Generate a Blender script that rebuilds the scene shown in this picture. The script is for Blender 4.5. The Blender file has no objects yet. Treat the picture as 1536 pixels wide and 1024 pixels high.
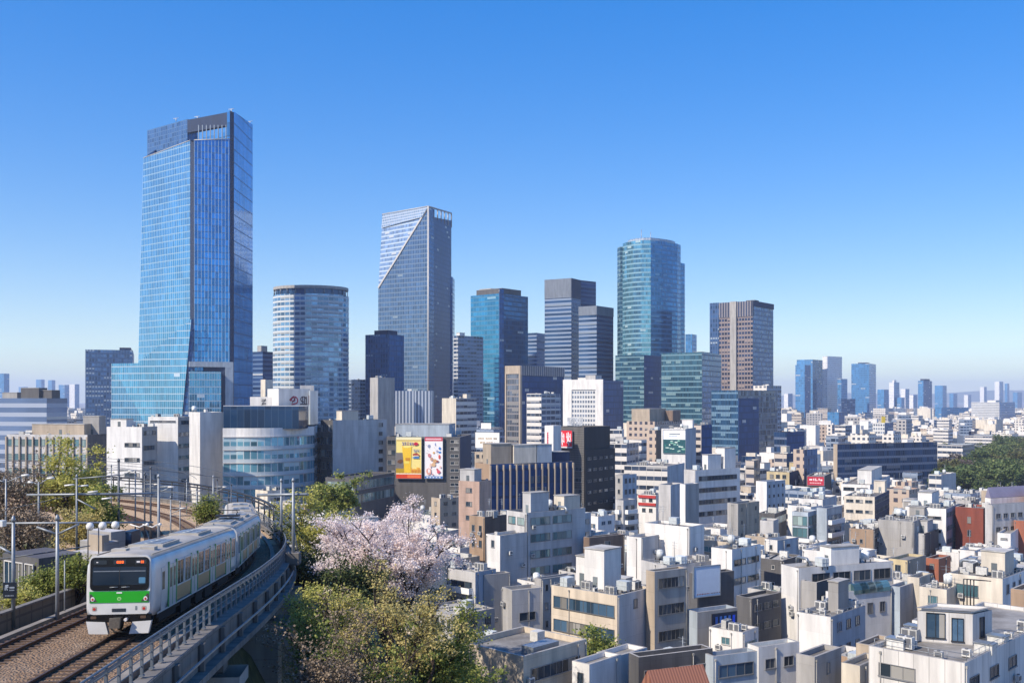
import bpy, math, random
import numpy as np
from mathutils import Vector, Matrix
R = math.radians
scn = bpy.context.scene
col = scn.collection
# ------------------------------------------------------------------ camera
F, CX, HY, CAMZ = 1500.0, 768.0, 598.0, 50.0        # focal length, centre and horizon in photo pixels
cam = bpy.data.cameras.new('camera')
cam.sensor_fit = 'HORIZONTAL'; cam.sensor_width = 36.0
cam.lens = 36.0 * F / 1536.0
cam.shift_y = (HY - 512.0) / 1536.0
cam.clip_start = 0.5; cam.clip_end = 60000
camo = bpy.data.objects.new('camera', cam); col.objects.link(camo)
camo.location = (0, 0, CAMZ); camo.rotation_euler = (R(90), 0, 0)
scn.camera = camo
# ------------------------------------------------------------------ sky and sun
SUN_EL = 42.0
SUN_H = Vector((-0.80, -0.60, 0)).normalized()
sun_dir = Vector((SUN_H.x * math.cos(R(SUN_EL)), SUN_H.y * math.cos(R(SUN_EL)), math.sin(R(SUN_EL))))
w = bpy.data.worlds.new('World'); scn.world = w; w.use_nodes = True
nt = w.node_tree; bg = nt.nodes['Background']
sky = nt.nodes.new('ShaderNodeTexSky'); sky.sky_type = 'NISHITA'; sky.sun_disc = False
sky.sun_elevation = R(SUN_EL)
sky.sun_rotation = math.atan2(SUN_H.x, SUN_H.y)
sky.altitude = 0; sky.air_density = 1.0; sky.dust_density = 0.4; sky.ozone_density = 4.0
hs = nt.nodes.new('ShaderNodeHueSaturation'); hs.inputs['Saturation'].default_value = 1.98; hs.inputs['Hue'].default_value = 0.5185; hs.inputs['Value'].default_value = 1.15
gm_ = nt.nodes.new('ShaderNodeGamma'); gm_.inputs[1].default_value = .56
nt.links.new(sky.outputs[0], gm_.inputs[0]); nt.links.new(gm_.outputs[0], hs.inputs['Color']); nt.links.new(hs.outputs[0], bg.inputs['Color'])
bg.inputs['Strength'].default_value = 0.15
sl = bpy.data.lights.new('sun', 'SUN'); sl.energy = 2.85; sl.angle = R(0.53); sl.color = (1.0, 0.905, 0.78)
so = bpy.data.objects.new('sun', sl); col.objects.link(so); so.location = (-300, -300, 400)
so.rotation_euler = (-sun_dir).to_track_quat('-Z', 'Y').to_euler()
scn.view_settings.view_transform = 'Standard'; scn.view_settings.look = 'None'
scn.view_settings.exposure = 1.13; scn.view_settings.gamma = 1.0
scn.cycles.max_bounces = 6; scn.cycles.diffuse_bounces = 4; scn.cycles.glossy_bounces = 3
scn.cycles.transmission_bounces = 4; scn.cycles.volume_bounces = 1; scn.cycles.transparent_max_bounces = 6
scn.cycles.use_denoising = True
scn.cycles.caustics_reflective = False; scn.cycles.caustics_refractive = False
scn.cycles.sample_clamp_indirect = 4.0

rng = random.Random(7)
# ------------------------------------------------------------------ pixel <-> place
def PX(px, D): return (px - CX) / F * D
def ZY(py, D): return CAMZ - (py - HY) / F * D
def P2(px, D): return Vector((PX(px, D), D))
def pix(x, y, z): return (CX + x / y * F, HY - (z - CAMZ) / y * F)
# ------------------------------------------------------------------ materials
def lin(h):
    h = h.lstrip('#'); c = [int(h[i:i+2], 16) / 255 for i in (0, 2, 4)]
    return tuple((x / 12.92 if x <= .04045 else ((x + .055) / 1.055) ** 2.4) for x in c) + (1,)
def c4(c): return lin(c) if isinstance(c, str) else (tuple(c) + (1,) if len(c) == 3 else tuple(c))
class NT:
    def __init__(s, name):
        s.m = bpy.data.materials.new(name); s.m.use_nodes = True
        s.t = s.m.node_tree; s.b = s.t.nodes['Principled BSDF']; s.out = s.t.nodes['Material Output']
    def n(s, typ, **kw):
        nd = s.t.nodes.new(typ)
        for k, v in kw.items(): setattr(nd, k, v)
        return nd
    def l(s, a, b): s.t.links.new(a, b)
    def math(s, op, a, b=None, clamp=False):
        nd = s.n('ShaderNodeMath', operation=op); nd.use_clamp = clamp
        for i, v in enumerate((a, b)):
            if v is None: continue
            if isinstance(v, (int, float)): nd.inputs[i].default_value = v
            else: s.l(v, nd.inputs[i])
        return nd.outputs[0]
    def mix(s, f, a, b, blend='MIX'):
        nd = s.n('ShaderNodeMix', data_type='RGBA', blend_type=blend)
        for i, v in ((0, f), (6, a), (7, b)):
            if isinstance(v, (int, float)): nd.inputs[i].default_value = v
            elif isinstance(v, tuple): nd.inputs[i].default_value = v
            else: s.l(v, nd.inputs[i])
        return nd.outputs[2]
    def fmix(s, f, a, b):
        nd = s.n('ShaderNodeMix', data_type='FLOAT')
        for i, v in ((0, f), (2, a), (3, b)):
            if isinstance(v, (int, float)): nd.inputs[i].default_value = v
            else: s.l(v, nd.inputs[i])
        return nd.outputs[0]
    def noise(s, vec, scale, detail=3, rough=.55):
        nd = s.n('ShaderNodeTexNoise'); nd.inputs['Scale'].default_value = scale
        nd.inputs['Detail'].default_value = detail; nd.inputs['Roughness'].default_value = rough
        if vec is not None: s.l(vec, nd.inputs['Vector'])
        return nd.outputs[0]
    def rng(s, v, a, b, c, d):
        nd = s.n('ShaderNodeMapRange')
        s.l(v, nd.inputs[0])
        for i, x in enumerate((a, b, c, d)): nd.inputs[i+1].default_value = x
        return nd.outputs[0]
    def scl(s, vec, sc):
        nd = s.n('ShaderNodeMapping'); nd.inputs['Scale'].default_value = sc; s.l(vec, nd.inputs['Vector'])
        return nd.outputs[0]
MATS = {}
def plain(name, c, rough=.6, met=0.0, var=.15, scale=1.5, bump=0, emit=0, tint=0):
    if name in MATS: return MATS[name]
    t = NT(name); c = c4(c)
    tc = t.n('ShaderNodeTexCoord').outputs['Object']
    n = t.noise(tc, scale, 4)
    f = t.rng(n, .3, .7, 1 - var, 1 + var * .6)
    if tint:
        oi = t.n('ShaderNodeObjectInfo').outputs['Random']
        f = t.math('MULTIPLY', f, t.rng(oi, 0, 1, 1 - tint, 1 + tint * .4))
    base = t.mix(1.0, c, f, 'MULTIPLY')
    # value into colour multiply
    t.l(base, t.b.inputs['Base Color'])
    t.b.inputs['Roughness'].default_value = rough; t.b.inputs['Metallic'].default_value = met
    if bump:
        bp = t.n('ShaderNodeBump'); bp.inputs['Strength'].default_value = bump; bp.inputs['Distance'].default_value = .05
        t.l(n, bp.inputs['Height']); t.l(bp.outputs[0], t.b.inputs['Normal'])
    if emit:
        t.b.inputs['Emission Color'].default_value = c; t.b.inputs['Emission Strength'].default_value = emit
    MATS[name] = t.m; return t.m
def wallmat(name, c, joint=None, jd=.72, stain=.32, rough=.75, tint=.14, jw=.05, hb=None):
    """painted or tiled wall: panel joints in wall metres, rain streaks, uneven tone"""
    if name in MATS: return MATS[name]
    t = NT(name); c = c4(c)
    uv = t.n('ShaderNodeUVMap').outputs[0]
    st = t.noise(t.scl(uv, (.55, .07, 1)), 1.0, 5, .62)
    big = t.noise(t.scl(uv, (.08, .05, 1)), 1.0, 3)
    f = t.math('MULTIPLY', t.rng(st, .32, .62, 1 - stain, 1.0), t.rng(big, .3, .7, .9, 1.03))
    oi = t.n('ShaderNodeObjectInfo').outputs['Random']
    f = t.math('MULTIPLY', f, t.rng(oi, 0, 1, 1 - tint, 1.02))
    if joint:
        sp = t.n('ShaderNodeSeparateXYZ'); t.l(uv, sp.inputs[0])
        fu = t.math('FRACT', t.math('DIVIDE', sp.outputs[0], joint[0])); fv = t.math('FRACT', t.math('DIVIDE', sp.outputs[1], joint[1]))
        j = t.math('MAXIMUM', t.math('LESS_THAN', fu, jw / joint[0]), t.math('LESS_THAN', fv, jw / joint[1]))
        wn = t.n('ShaderNodeTexWhiteNoise', noise_dimensions='2D')
        cb = t.n('ShaderNodeCombineXYZ'); t.l(t.math('FLOOR', t.math('DIVIDE', sp.outputs[0], joint[0])), cb.inputs[0]); t.l(t.math('FLOOR', t.math('DIVIDE', sp.outputs[1], joint[1])), cb.inputs[1])
        t.l(cb.outputs[0], wn.inputs['Vector'])
        f = t.math('MULTIPLY', f, t.rng(wn.outputs[0], 0, 1, .93, 1.0))
        f = t.math('MULTIPLY', f, t.rng(j, 0, 1, 1.0, jd))
    t.l(t.mix(1.0, c, f, 'MULTIPLY'), t.b.inputs['Base Color'])
    t.b.inputs['Roughness'].default_value = rough
    MATS[name] = t.m; return t.m
def facade(name, glass, spc, frame, fh=4.0, mw=1.6, sp=.25, mf=.08, met=.6, rough=.07, var=.35, blind=.12, bcol=(.5, .5, .48), sprough=.4, spmet=.1, nrm=.012, mot=.2, big=None, spec=.5):
    """curtain wall: glass cells, spandrel bands and mullions laid out in wall metres"""
    if name in MATS: return MATS[name]
    t = NT(name); glass, spc, frame = c4(glass), c4(spc), c4(frame)
    uv = t.n('ShaderNodeUVMap').outputs[0]
    s = t.n('ShaderNodeSeparateXYZ'); t.l(uv, s.inputs[0])
    U = t.math('DIVIDE', s.outputs[0], mw); V = t.math('DIVIDE', s.outputs[1], fh)
    fu, fv = t.math('FRACT', U), t.math('FRACT', V)
    mm = t.math('LESS_THAN', fu, mf); ms = t.math('LESS_THAN', fv, sp)
    cb = t.n('ShaderNodeCombineXYZ'); t.l(t.math('FLOOR', U), cb.inputs[0]); t.l(t.math('FLOOR', V), cb.inputs[1])
    oi = t.n('ShaderNodeObjectInfo').outputs['Random']; t.l(t.math('MULTIPLY', oi, 37.0), cb.inputs[2])
    wn = t.n('ShaderNodeTexWhiteNoise', noise_dimensions='3D'); t.l(cb.outputs[0], wn.inputs['Vector'])
    cb2 = t.n('ShaderNodeCombineXYZ'); t.l(t.math('FLOOR', t.math('DIVIDE', U, 3.0)), cb2.inputs[0]); t.l(t.math('FLOOR', V), cb2.inputs[1]); t.l(oi, cb2.inputs[2])
    wn2 = t.n('ShaderNodeTexWhiteNoise', noise_dimensions='3D'); t.l(cb2.outputs[0], wn2.inputs['Vector'])
    mo = t.noise(t.scl(uv, (.035, .02, 1)), 1.0, 4)  # slow tone mottling, reflections painted into the glass colour
    f = t.math('MULTIPLY', t.rng(wn.outputs[0], 0, 1, 1 - var, 1 + var), t.rng(mo, .3, .7, 1 - mot, 1 + mot))
    g = t.mix(1.0, glass, f, 'MULTIPLY')
    isb = t.math('GREATER_THAN', wn2.outputs[0], 1 - blind)
    low = t.math('GREATER_THAN', fv, sp + (1 - sp) * .45)
    isb = t.math('MULTIPLY', isb, low)
    g = t.mix(isb, g, c4(bcol))
    base = t.mix(ms, g, spc); base = t.mix(mm, base, frame)
    t.l(base, t.b.inputs['Base Color']); t.b.inputs['Specular IOR Level'].default_value = spec
    solid = t.math('MAXIMUM', mm, t.math('MAXIMUM', ms, t.math('MULTIPLY', isb, .8)))
    t.l(t.fmix(solid, met, spmet), t.b.inputs['Metallic'])
    t.l(t.fmix(solid, rough, sprough), t.b.inputs['Roughness'])
    if nrm:
        ge = t.n('ShaderNodeNewGeometry')
        vs = t.n('ShaderNodeVectorMath', operation='SUBTRACT'); t.l(wn.outputs[1], vs.inputs[0]); vs.inputs[1].default_value = (.5, .5, .5)
        vm = t.n('ShaderNodeVectorMath', operation='SCALE'); t.l(vs.outputs[0], vm.inputs[0]); vm.inputs['Scale'].default_value = nrm
        va = t.n('ShaderNodeVectorMath', operation='ADD'); t.l(ge.outputs['Normal'], va.inputs[0]); t.l(vm.outputs[0], va.inputs[1])
        vn = t.n('ShaderNodeVectorMath', operation='NORMALIZE'); t.l(va.outputs[0], vn.inputs[0])
        t.l(vn.outputs[0], t.b.inputs['Normal'])
    MATS[name] = t.m; return t.m
def glassmat(name, c, met=.35, rough=.05, blind=.25, bcol=(.42, .40, .36), cell=1.3, var=.5):
    """window glass with drawn blinds behind some panes (cells in local metres)"""
    if name in MATS: return MATS[name]
    t = NT(name); tc = t.n('ShaderNodeTexCoord').outputs['Object']
    s = t.n('ShaderNodeSeparateXYZ'); t.l(tc, s.inputs[0])
    cb = t.n('ShaderNodeCombineXYZ'); t.l(t.math('FLOOR', t.math('DIVIDE', s.outputs[0], cell)), cb.inputs[0])
    oi = t.n('ShaderNodeObjectInfo').outputs['Random']; t.l(t.math('MULTIPLY', oi, 91.7), cb.inputs[1])
    wn = t.n('ShaderNodeTexWhiteNoise', noise_dimensions='3D'); t.l(cb.outputs[0], wn.inputs['Vector'])
    sc = t.n('ShaderNodeSeparateColor'); t.l(wn.outputs[1], sc.inputs[0])
    g = t.mix(1.0, c4(c), t.rng(sc.outputs[0], 0, 1, 1 - var, 1 + var), 'MULTIPLY')
    isb = t.math('GREATER_THAN', sc.outputs[1], 1 - blind)
    t.l(t.mix(isb, g, t.mix(1.0, c4(bcol), t.rng(sc.outputs[2], 0, 1, .35, 1.0), 'MULTIPLY')), t.b.inputs['Base Color'])
    t.l(t.fmix(isb, met, .05), t.b.inputs['Metallic']); t.b.inputs['Roughness'].default_value = rough
    MATS[name] = t.m; return t.m
# ------------------------------------------------------------------ mesh builder
class MB:
    def __init__(s): s.v = []; s.f = []; s.mi = []; s.uv = []; s.sm = []
    def poly(s, pts, mi=0, uv=None, smooth=False):
        i = len(s.v); s.v += [tuple(p) for p in pts]; s.f.append(tuple(range(i, i + len(pts)))); s.mi.append(mi)
        s.uv += uv if uv else [(p[0], p[1]) for p in pts]; s.sm.append(smooth)
    def wall(s, a, b, z0, z1, mi=0, u0=0.0, v0=None, smooth=False, a2=None, b2=None, za=None, zb=None):
        """vertical (or leaning) wall from a to b seen from outside left to right"""
        L = math.hypot(b[0]-a[0], b[1]-a[1]); a2 = a2 or a; b2 = b2 or b; v0 = z0 if v0 is None else v0
        za = z1 if za is None else za; zb = z1 if zb is None else zb
        s.poly([(a[0], a[1], z0), (b[0], b[1], z0), (b2[0], b2[1], zb), (a2[0], a2[1], za)], mi,
               [(u0, z0 - v0), (u0 + L, z0 - v0), (u0 + L, zb - v0), (u0, za - v0)], smooth)
        return u0 + L
    def box(s, x0, x1, y0, y1, z0, z1, mi=0, bottom=True):
        a, b, c, d = (x0, y0), (x1, y0), (x1, y1), (x0, y1)
        for p, q in ((a, b), (b, c), (c, d), (d, a)): s.wall(p, q, z0, z1, mi)
        s.poly([(x0, y0, z1), (x1, y0, z1), (x1, y1, z1), (x0, y1, z1)], mi)
        if bottom: s.poly([(x0, y1, z0), (x1, y1, z0), (x1, y0, z0), (x0, y0, z0)], mi)
    def prism(s, pts, z0, z1, mi=0, mt=None):
        u = 0
        for i in range(len(pts)): u = s.wall(pts[i], pts[(i+1) % len(pts)], z0, z1, mi, u)
        s.poly([(p[0], p[1], z1) for p in pts], mi if mt is None else mt)
    def tube(s, path, r, n=6, mi=0, cap=True, smooth=True):
        path = [Vector(p) for p in path]; rs = r if isinstance(r, (list, tuple)) else [r] * len(path); rings = []
        up = Vector((0, 0, 1))
        for i, p in enumerate(path):
            t = (path[min(i+1, len(path)-1)] - path[max(i-1, 0)]).normalized()
            x = t.cross(up)
            if x.length < .05: x = t.cross(Vector((1, 0, 0)))
            x.normalize(); y = t.cross(x).normalized()
            b = len(s.v)
            for k in range(n):
                a = 2 * math.pi * k / n; s.v.append(tuple(p + (x * math.cos(a) + y * math.sin(a)) * rs[i]))
            rings.append(b)
        for i in range(len(rings) - 1):
            for k in range(n):
                a, b = rings[i], rings[i+1]; k2 = (k + 1) % n
                s.f.append((a + k, a + k2, b + k2, b + k)); s.mi.append(mi); s.sm.append(smooth); s.uv += [(0, 0)] * 4
        if cap:
            s.f.append(tuple(rings[0] + k for k in range(n))[::-1]); s.mi.append(mi); s.sm.append(False); s.uv += [(0, 0)] * n
            s.f.append(tuple(rings[-1] + k for k in range(n))); s.mi.append(mi); s.sm.append(False); s.uv += [(0, 0)] * n
    def cyl(s, x, y, z0, z1, r, n=16, mi=0, r2=None): s.tube([(x, y, z0), (x, y, z1)], [r, r if r2 is None else r2], n, mi)
    def lathe(s, x, y, prof, n=16, mi=0): s.tube([(x, y, z) for r, z in prof], [r for r, z in prof], n, mi)
    def mesh(s, name, mats):
        me = bpy.data.meshes.new(name); me.from_pydata(s.v, [], s.f)
        for m in mats: me.materials.append(m)
        if len(mats) > 1: me.polygons.foreach_set('material_index', s.mi)
        me.polygons.foreach_set('use_smooth', s.sm)
        uv = me.uv_layers.new(name='UVMap'); uv.data.foreach_set('uv', [c for p in s.uv for c in p])
        me.update(); return me
    def build(s, name, mats, parent=None, org=None):
        if not isinstance(mats, (list, tuple)): mats = [mats]
        if org is None: org = parent['_o'] if parent is not None and '_o' in parent else (0, 0, 0)
        ox, oy, oz = org
        if ox or oy or oz: s.v = [(x - ox, y - oy, z - oz) for x, y, z in s.v]
        return put(name, s.mesh(name, mats), parent)
def put(name, me, parent=None, loc=None, rz=0.0):
    o = bpy.data.objects.new(name, me); col.objects.link(o)
    if parent is not None: o.parent = parent
    if loc is not None: o.location = loc
    if rz: o.rotation_euler = (0, 0, rz)
    return o
def thing(name, label, cat, loc=(0, 0, 0), group=None):
    o = bpy.data.objects.new(name, None); col.objects.link(o); o.location = loc; o.empty_display_size = .5
    o['label'] = label; o['category'] = cat
    if group: o['group'] = group
    o['_o'] = tuple(loc); return o
def tag(o, label, cat, group=None):
    o['label'] = label; o['category'] = cat
    if group: o['group'] = group
    return o
def structure(o): o['kind'] = 'structure'; return o
def at(parent, me, name, world, rz=0.0):
    o = parent['_o']; return put(name, me, parent, (world[0]-o[0], world[1]-o[1], world[2]-o[2]), rz)
# ------------------------------------------------------------------ palette
WALLS = {
 'white': wallmat('white_paint', '#f0ece5', (3.6, 3.3), .92, .26), 'whitep': wallmat('white_panel', '#ece8e1', (2.4, 3.2), .84, .26),
 'cream': wallmat('cream_paint', '#e4d9c6', (3.2, 3.1), .9), 'creamp': wallmat('cream_tile', '#d9c9b2', (3.0, 1.5), .8),
 'beige': wallmat('beige_panel', '#bfae98', (2.5, 2.6), .8), 'tan': wallmat('tan_tile', '#b3977c', (2.0, 3.2), .86),
 'brown': wallmat('brown_tile', '#8a7464', (2.0, 3.2), .86), 'grey': wallmat('grey_concrete', '#b0aca6', (3.0, 3.0), .82),
 'lgrey': wallmat('light_grey_panel', '#cdcac6', (3.2, 2.4), .8), 'dgrey': wallmat('dark_grey_cladding', '#62605f', (1.5, 3.4), .75),
 'ribbed': wallmat('ribbed_white_panel', '#e6e1d9', (1.55, 60.), .66, .3, jw=.09), 'slate': wallmat('slate_blue_panel', '#7d8692', (3.0, 3.0), .85), 'black': wallmat('near_black_cladding', '#2b2d33', (1.2, 1.2), .8), 'louvre': wallmat('slate_louvre', '#6a6763', (60., .8), .6, jw=.25),
 'blue': wallmat('pale_blue_and_shade_panel', '#b3bec7', (2.2, 3.0), .85), 'yellow': wallmat('pale_yellow_stucco', '#d6c398'),  # blue also colours the shaded walls of white buildings
 'red': wallmat('red_brick_tile', '#8f4a3a', (1.5, 3.1), .8), 'orange': wallmat('orange_stucco', '#a8664c'),
 'pink': wallmat('salmon_tile', '#c4a592', (2.0, 1.6), .84), 'navy': wallmat('navy_panel', '#1f3557', (2.0, 3.5), .8),
}
def roofmat(name, c, dirt, tint=.3):
    t = NT(name); tc = t.n('ShaderNodeTexCoord').outputs['Object']; a = t.noise(tc, .16, 6, .68); b = t.noise(tc, 1.3, 5, .6)
    f = t.math('MULTIPLY', t.rng(b, .3, .7, .82, 1.08), t.rng(t.n('ShaderNodeObjectInfo').outputs['Random'], 0, 1, 1 - tint, 1.05))
    t.l(t.mix(1.0, t.mix(t.rng(a, .42, .62, 0, 1), c4(c), c4(dirt)), f, 'MULTIPLY'), t.b.inputs['Base Color']); t.b.inputs['Roughness'].default_value = .85; return t.m
ROOFS = [roofmat('roof_grey_membrane', '#918e89', '#6b665f'), roofmat('roof_light_sheet', '#bab7b1', '#8f8a80'), roofmat('roof_dark_felt', '#5a595d', '#454349'), roofmat('roof_green_paint', '#75837a', '#5d625a')]
M_METAL = plain('galvanised_metal', '#9aa0a4', .45, .6, .2, 3.0, tint=.2)
M_DARK = plain('dark_metal', '#33363b', .5, .4, .2, 3.0)
M_UNIT = plain('unit_casing', '#cfcdc6', .5, .05, .2, 3.0, tint=.25)
M_WHITE = plain('white_enamel', '#e8e6e0', .45, 0, .08)
M_FRAME = plain('window_frame', '#8f8f8f', .45, .4, .1, tint=.5)
M_FRAMEW = plain('pale_window_frame', '#cfcac2', .5, .1, .1, tint=.2)
M_CONC = wallmat('concrete', '#85807a', (1.4, 50.), .5, .5, .85, 0.12, jw=.09)
G_DARK = glassmat('dark_window_glass', (.035, .05, .065), .15, .06, .22)
G_BLUE = glassmat('blue_window_glass', (.07, .13, .20), .35, .05, .2)
G_TEAL = glassmat('teal_window_glass', (.10, .20, .22), .35, .06, .4, (.35, .45, .42))
GLASS = {'d': G_DARK, 'b': G_BLUE, 't': G_TEAL}
# ------------------------------------------------------------------ railway line (centre of the train's track)
CTRL = [(-14.2, 4, 41.2), (-15.2, 16, 40.9), (-15.8, 26, 40.5), (-16.4, 35, 40.1), (-17.2, 44, 39.55), (-18.6, 60, 38.5), (-20.6, 74, 37.5), (-23.4, 87, 36.6), (-27.8, 102, 35.8),
        (-33.4, 116, 35.5), (-41, 129, 35.4), (-51, 140, 35.4), (-64, 149, 35.4), (-80, 155, 35.4), (-100, 159, 35.4), (-130, 162, 35.4), (-170, 163, 35.4)]
def catmull(P, step=1.0):
    P = [Vector(p) for p in P]; out = []
    for i in range(1, len(P) - 2):
        a, b, c, d = P[i-1:i+3]; n = max(2, int((c - b).length / step))
        for k in range(n):
            t = k / n
            out.append(.5 * ((2 * b) + (c - a) * t + (2*a - 5*b + 4*c - d) * t*t + (-a + 3*b - 3*c + d) * t**3))
    out.append(P[-2]); return out
_raw = catmull(CTRL, .5)
_s = [0.0]
for i in range(1, len(_raw)): _s.append(_s[-1] + (_raw[i] - _raw[i-1]).length)
SLEN = _s[-1]
def path(s):
    s = min(max(s, 0), SLEN - 1e-4); i = int(np.searchsorted(_s, s, side='right')) - 1; i = min(i, len(_raw) - 2)
    t = (s - _s[i]) / (_s[i+1] - _s[i]); p = _raw[i].lerp(_raw[i+1], t)
    j0, j1 = max(i - 3, 0), min(i + 4, len(_raw) - 1); d = (_raw[j1] - _raw[j0]); return p, d.normalized()
def off(s, o, dz=0.0):
    """point o metres to the right of the track (travelling away from the camera)"""
    p, d = path(s); r = Vector((d.y, -d.x, 0)).normalized(); return p + r * o + Vector((0, 0, dz))
def s_at_y(y):
    for i, p in enumerate(_raw):
        if p.y >= y: return _s[i]
    return SLEN
S0 = 0.0
RAWX = np.array([p.x for p in _raw]); RAWY = np.array([p.y for p in _raw]); RAWZ = np.array([p.z for p in _raw])
# ------------------------------------------------------------------ terrain
def smooth(t): t = min(max(t, 0.0), 1.0); return t * t * (3 - 2 * t)
def ground_z(x, y):
    d2 = (RAWX - x) ** 2 + (RAWY - y) ** 2; i = int(np.argmin(d2)); d = math.sqrt(d2[i])
    j = min(i + 1, len(RAWX) - 1); k = max(j - 1, 0)
    tx, ty = RAWX[j] - RAWX[k], RAWY[j] - RAWY[k]
    right = (tx * (y - RAWY[k]) - ty * (x - RAWX[k])) < 0 or (y < RAWY[0] and x > RAWX[0])
    zr = RAWZ[i]
    if y < RAWY[0]: d = abs(x - RAWX[0])
    if right:
        if d < 1.5: return zr - 1.0
        z = zr - 1.0 - 9.5 * smooth((d - 1.0) / 4.5)
        z = z - (z - 0.0) * smooth((d - 5) / 62.0)
        return max(z, 0.0)
    z = zr - 0.75 + (0.35 * smooth((d - 6) / 8) if y < 100 else -2.0 * smooth((d - 11) / 10))
    z = z - z * smooth((d - 60) / 60.0) * (1.0 if y > 130 else .3) if d > 60 else z
    return max(z, 0.0)
xs = sorted(set([-12000, -8000, -5000, -3000, -2000, -1200, -800, -500, -380, -300, -250] + list(range(-220, 90, 3)) + [95, 105, 120, 150, 200, 300, 500, 900, 1500, 2500, 4000, 7000, 12000]))
ys = sorted(set([-12000, -4000, -1000, -300, -100, -40, -15] + list(range(0, 260, 3)) + [265, 280, 300, 340, 400, 500, 700, 1000, 1600, 2500, 4000, 6500, 9000, 11500]))
gv = []; gf = []
for y in ys:
    for x in xs:
        z = ground_z(x, y) if (-260 < x < 95 and -20 < y < 270) else 0.0
        gv.append((x, y, z))
nx = len(xs)
for j in range(len(ys) - 1):
    for i in range(nx - 1): gf.append((j*nx+i, j*nx+i+1, (j+1)*nx+i+1, (j+1)*nx+i))
t = NT('ground_cover')
gp = t.n('ShaderNodeNewGeometry').outputs['Position']
sp = t.n('ShaderNodeSeparateXYZ'); t.l(gp, sp.inputs[0])
n1 = t.noise(gp, .9, 6, .65); n2 = t.noise(gp, .07, 4)
grass = t.mix(t.rng(n1, .35, .65, 0, 1), c4((.045, .055, .018)), c4((.13, .13, .045)))
grass = t.mix(t.rng(n2, .42, .58, 0, 1), grass, t.mix(t.rng(n1, .3, .7, 0, 1), c4((.07, .055, .035)), c4((.15, .12, .08))))
city = t.mix(t.rng(t.noise(gp, .02, 5), .35, .65, 0, 1), c4((.15, .15, .152)), c4((.28, .27, .26)))
t.l(t.mix(t.rng(sp.outputs[2], 3.0, 6.0, 0, 1), city, grass), t.b.inputs['Base Color']); t.b.inputs['Roughness'].default_value = .95
bp = t.n('ShaderNodeBump'); bp.inputs['Strength'].default_value = .7; bp.inputs['Distance'].default_value = .3; t.l(n1, bp.inputs['Height']); t.l(bp.outputs[0], t.b.inputs['Normal'])
gm = bpy.data.meshes.new('ground'); gm.from_pydata(gv, [], gf); gm.polygons.foreach_set('use_smooth', [True] * len(gf)); gm.materials.append(t.m)
structure(put('ground', gm))
# faint mountains on the horizon
m = MB()
for k in range(60):
    x0 = 200 + k * 150; h = lambda x: 40 + 120 * smooth((x - 1500) / 2500) * (0.72 + .16 * math.sin(x / 830.) + .12 * math.sin(x / 310. + 1)) * smooth((9200 - x) / 2500)
    m.poly([(x0, 12100, -1), (x0 + 150, 12100, -1), (x0 + 150, 12300, h(x0 + 150)), (x0, 12300, h(x0))])
    m.poly([(x0, 12300, h(x0)), (x0 + 150, 12300, h(x0 + 150)), (x0 + 150, 12350, -1), (x0, 12350, -1)])
structure(m.build('mountains', plain('mountain_forest', (.07, .09, .06), .9, scale=.01)))
# ------------------------------------------------------------------ window meshes (shared)
WIN = {}
def pane_mesh(wd, ht, g):
    key = (round(wd, 1), round(ht, 1), g)
    if key not in WIN: m = MB(); m.poly([(0, -.02, 0), (key[0], -.02, 0), (key[0], -.02, key[1]), (0, -.02, key[1])]); WIN[key] = m.mesh('pane', [GLASS[g]])
    return WIN[key]
def window_mesh(wd, ht, g='d', mull=1.3, fr='f', proud=.10, pane=True):
    key = (round(wd, 1), round(ht, 1), g, fr, mull, pane)
    if key in WIN: return WIN[key]
    wd, ht = key[0], key[1]; m = MB(); t = .07
    if pane: m.poly([(0, -.02, 0), (wd, -.02, 0), (wd, -.02, ht), (0, -.02, ht)], 1)
    for b in ((0, wd, ht - t, ht), (-.06, wd + .06, -.05, t), ): m.box(b[0], b[1], -proud - (.05 if b[2] < 0 else 0), -.01, b[2], b[3], 0)
    m.box(0, t, -proud, -.01, t, ht - t, 0); m.box(wd - t, wd, -proud, -.01, t, ht - t, 0)
    if mull and wd > mull * 1.25:
        n = int(round(wd / mull))
        for i in range(1, n): x = wd * i / n; m.box(x - .035, x + .035, -proud * .6, -.01, t, ht - t, 0)
    elif wd > .9: m.box(wd/2 - .03, wd/2 + .03, -.06, -.01, t, ht - t, 0)
    WIN[key] = m.mesh('window', [M_FRAME if fr == 'f' else (M_FRAMEW if fr == 'w' else M_DARK), GLASS[g]]); return WIN[key]
def vis_from_cam(a, b):   # outward side faces the camera
    dx, dy = b[0]-a[0], b[1]-a[1]; mx, my = (a[0]+b[0])/2, (a[1]+b[1])/2
    return dy * -mx + -dx * -my > 0
BALC = {}
def balcony_mesh(L):
    L = round(L, 1)
    if L in BALC: return BALC[L]
    m = MB(); m.box(0, L, -1.1, -.01, -.15, 0, 0); m.box(0, L, -1.1, -1.0, 0, 1.05, 0)
    for x in (0, L - .08): m.box(x, x + .08, -1.0, -.01, 0, 1.05, 0)
    BALC[L] = m.mesh('balcony', [M_WHITE]); return BALC[L]
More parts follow.
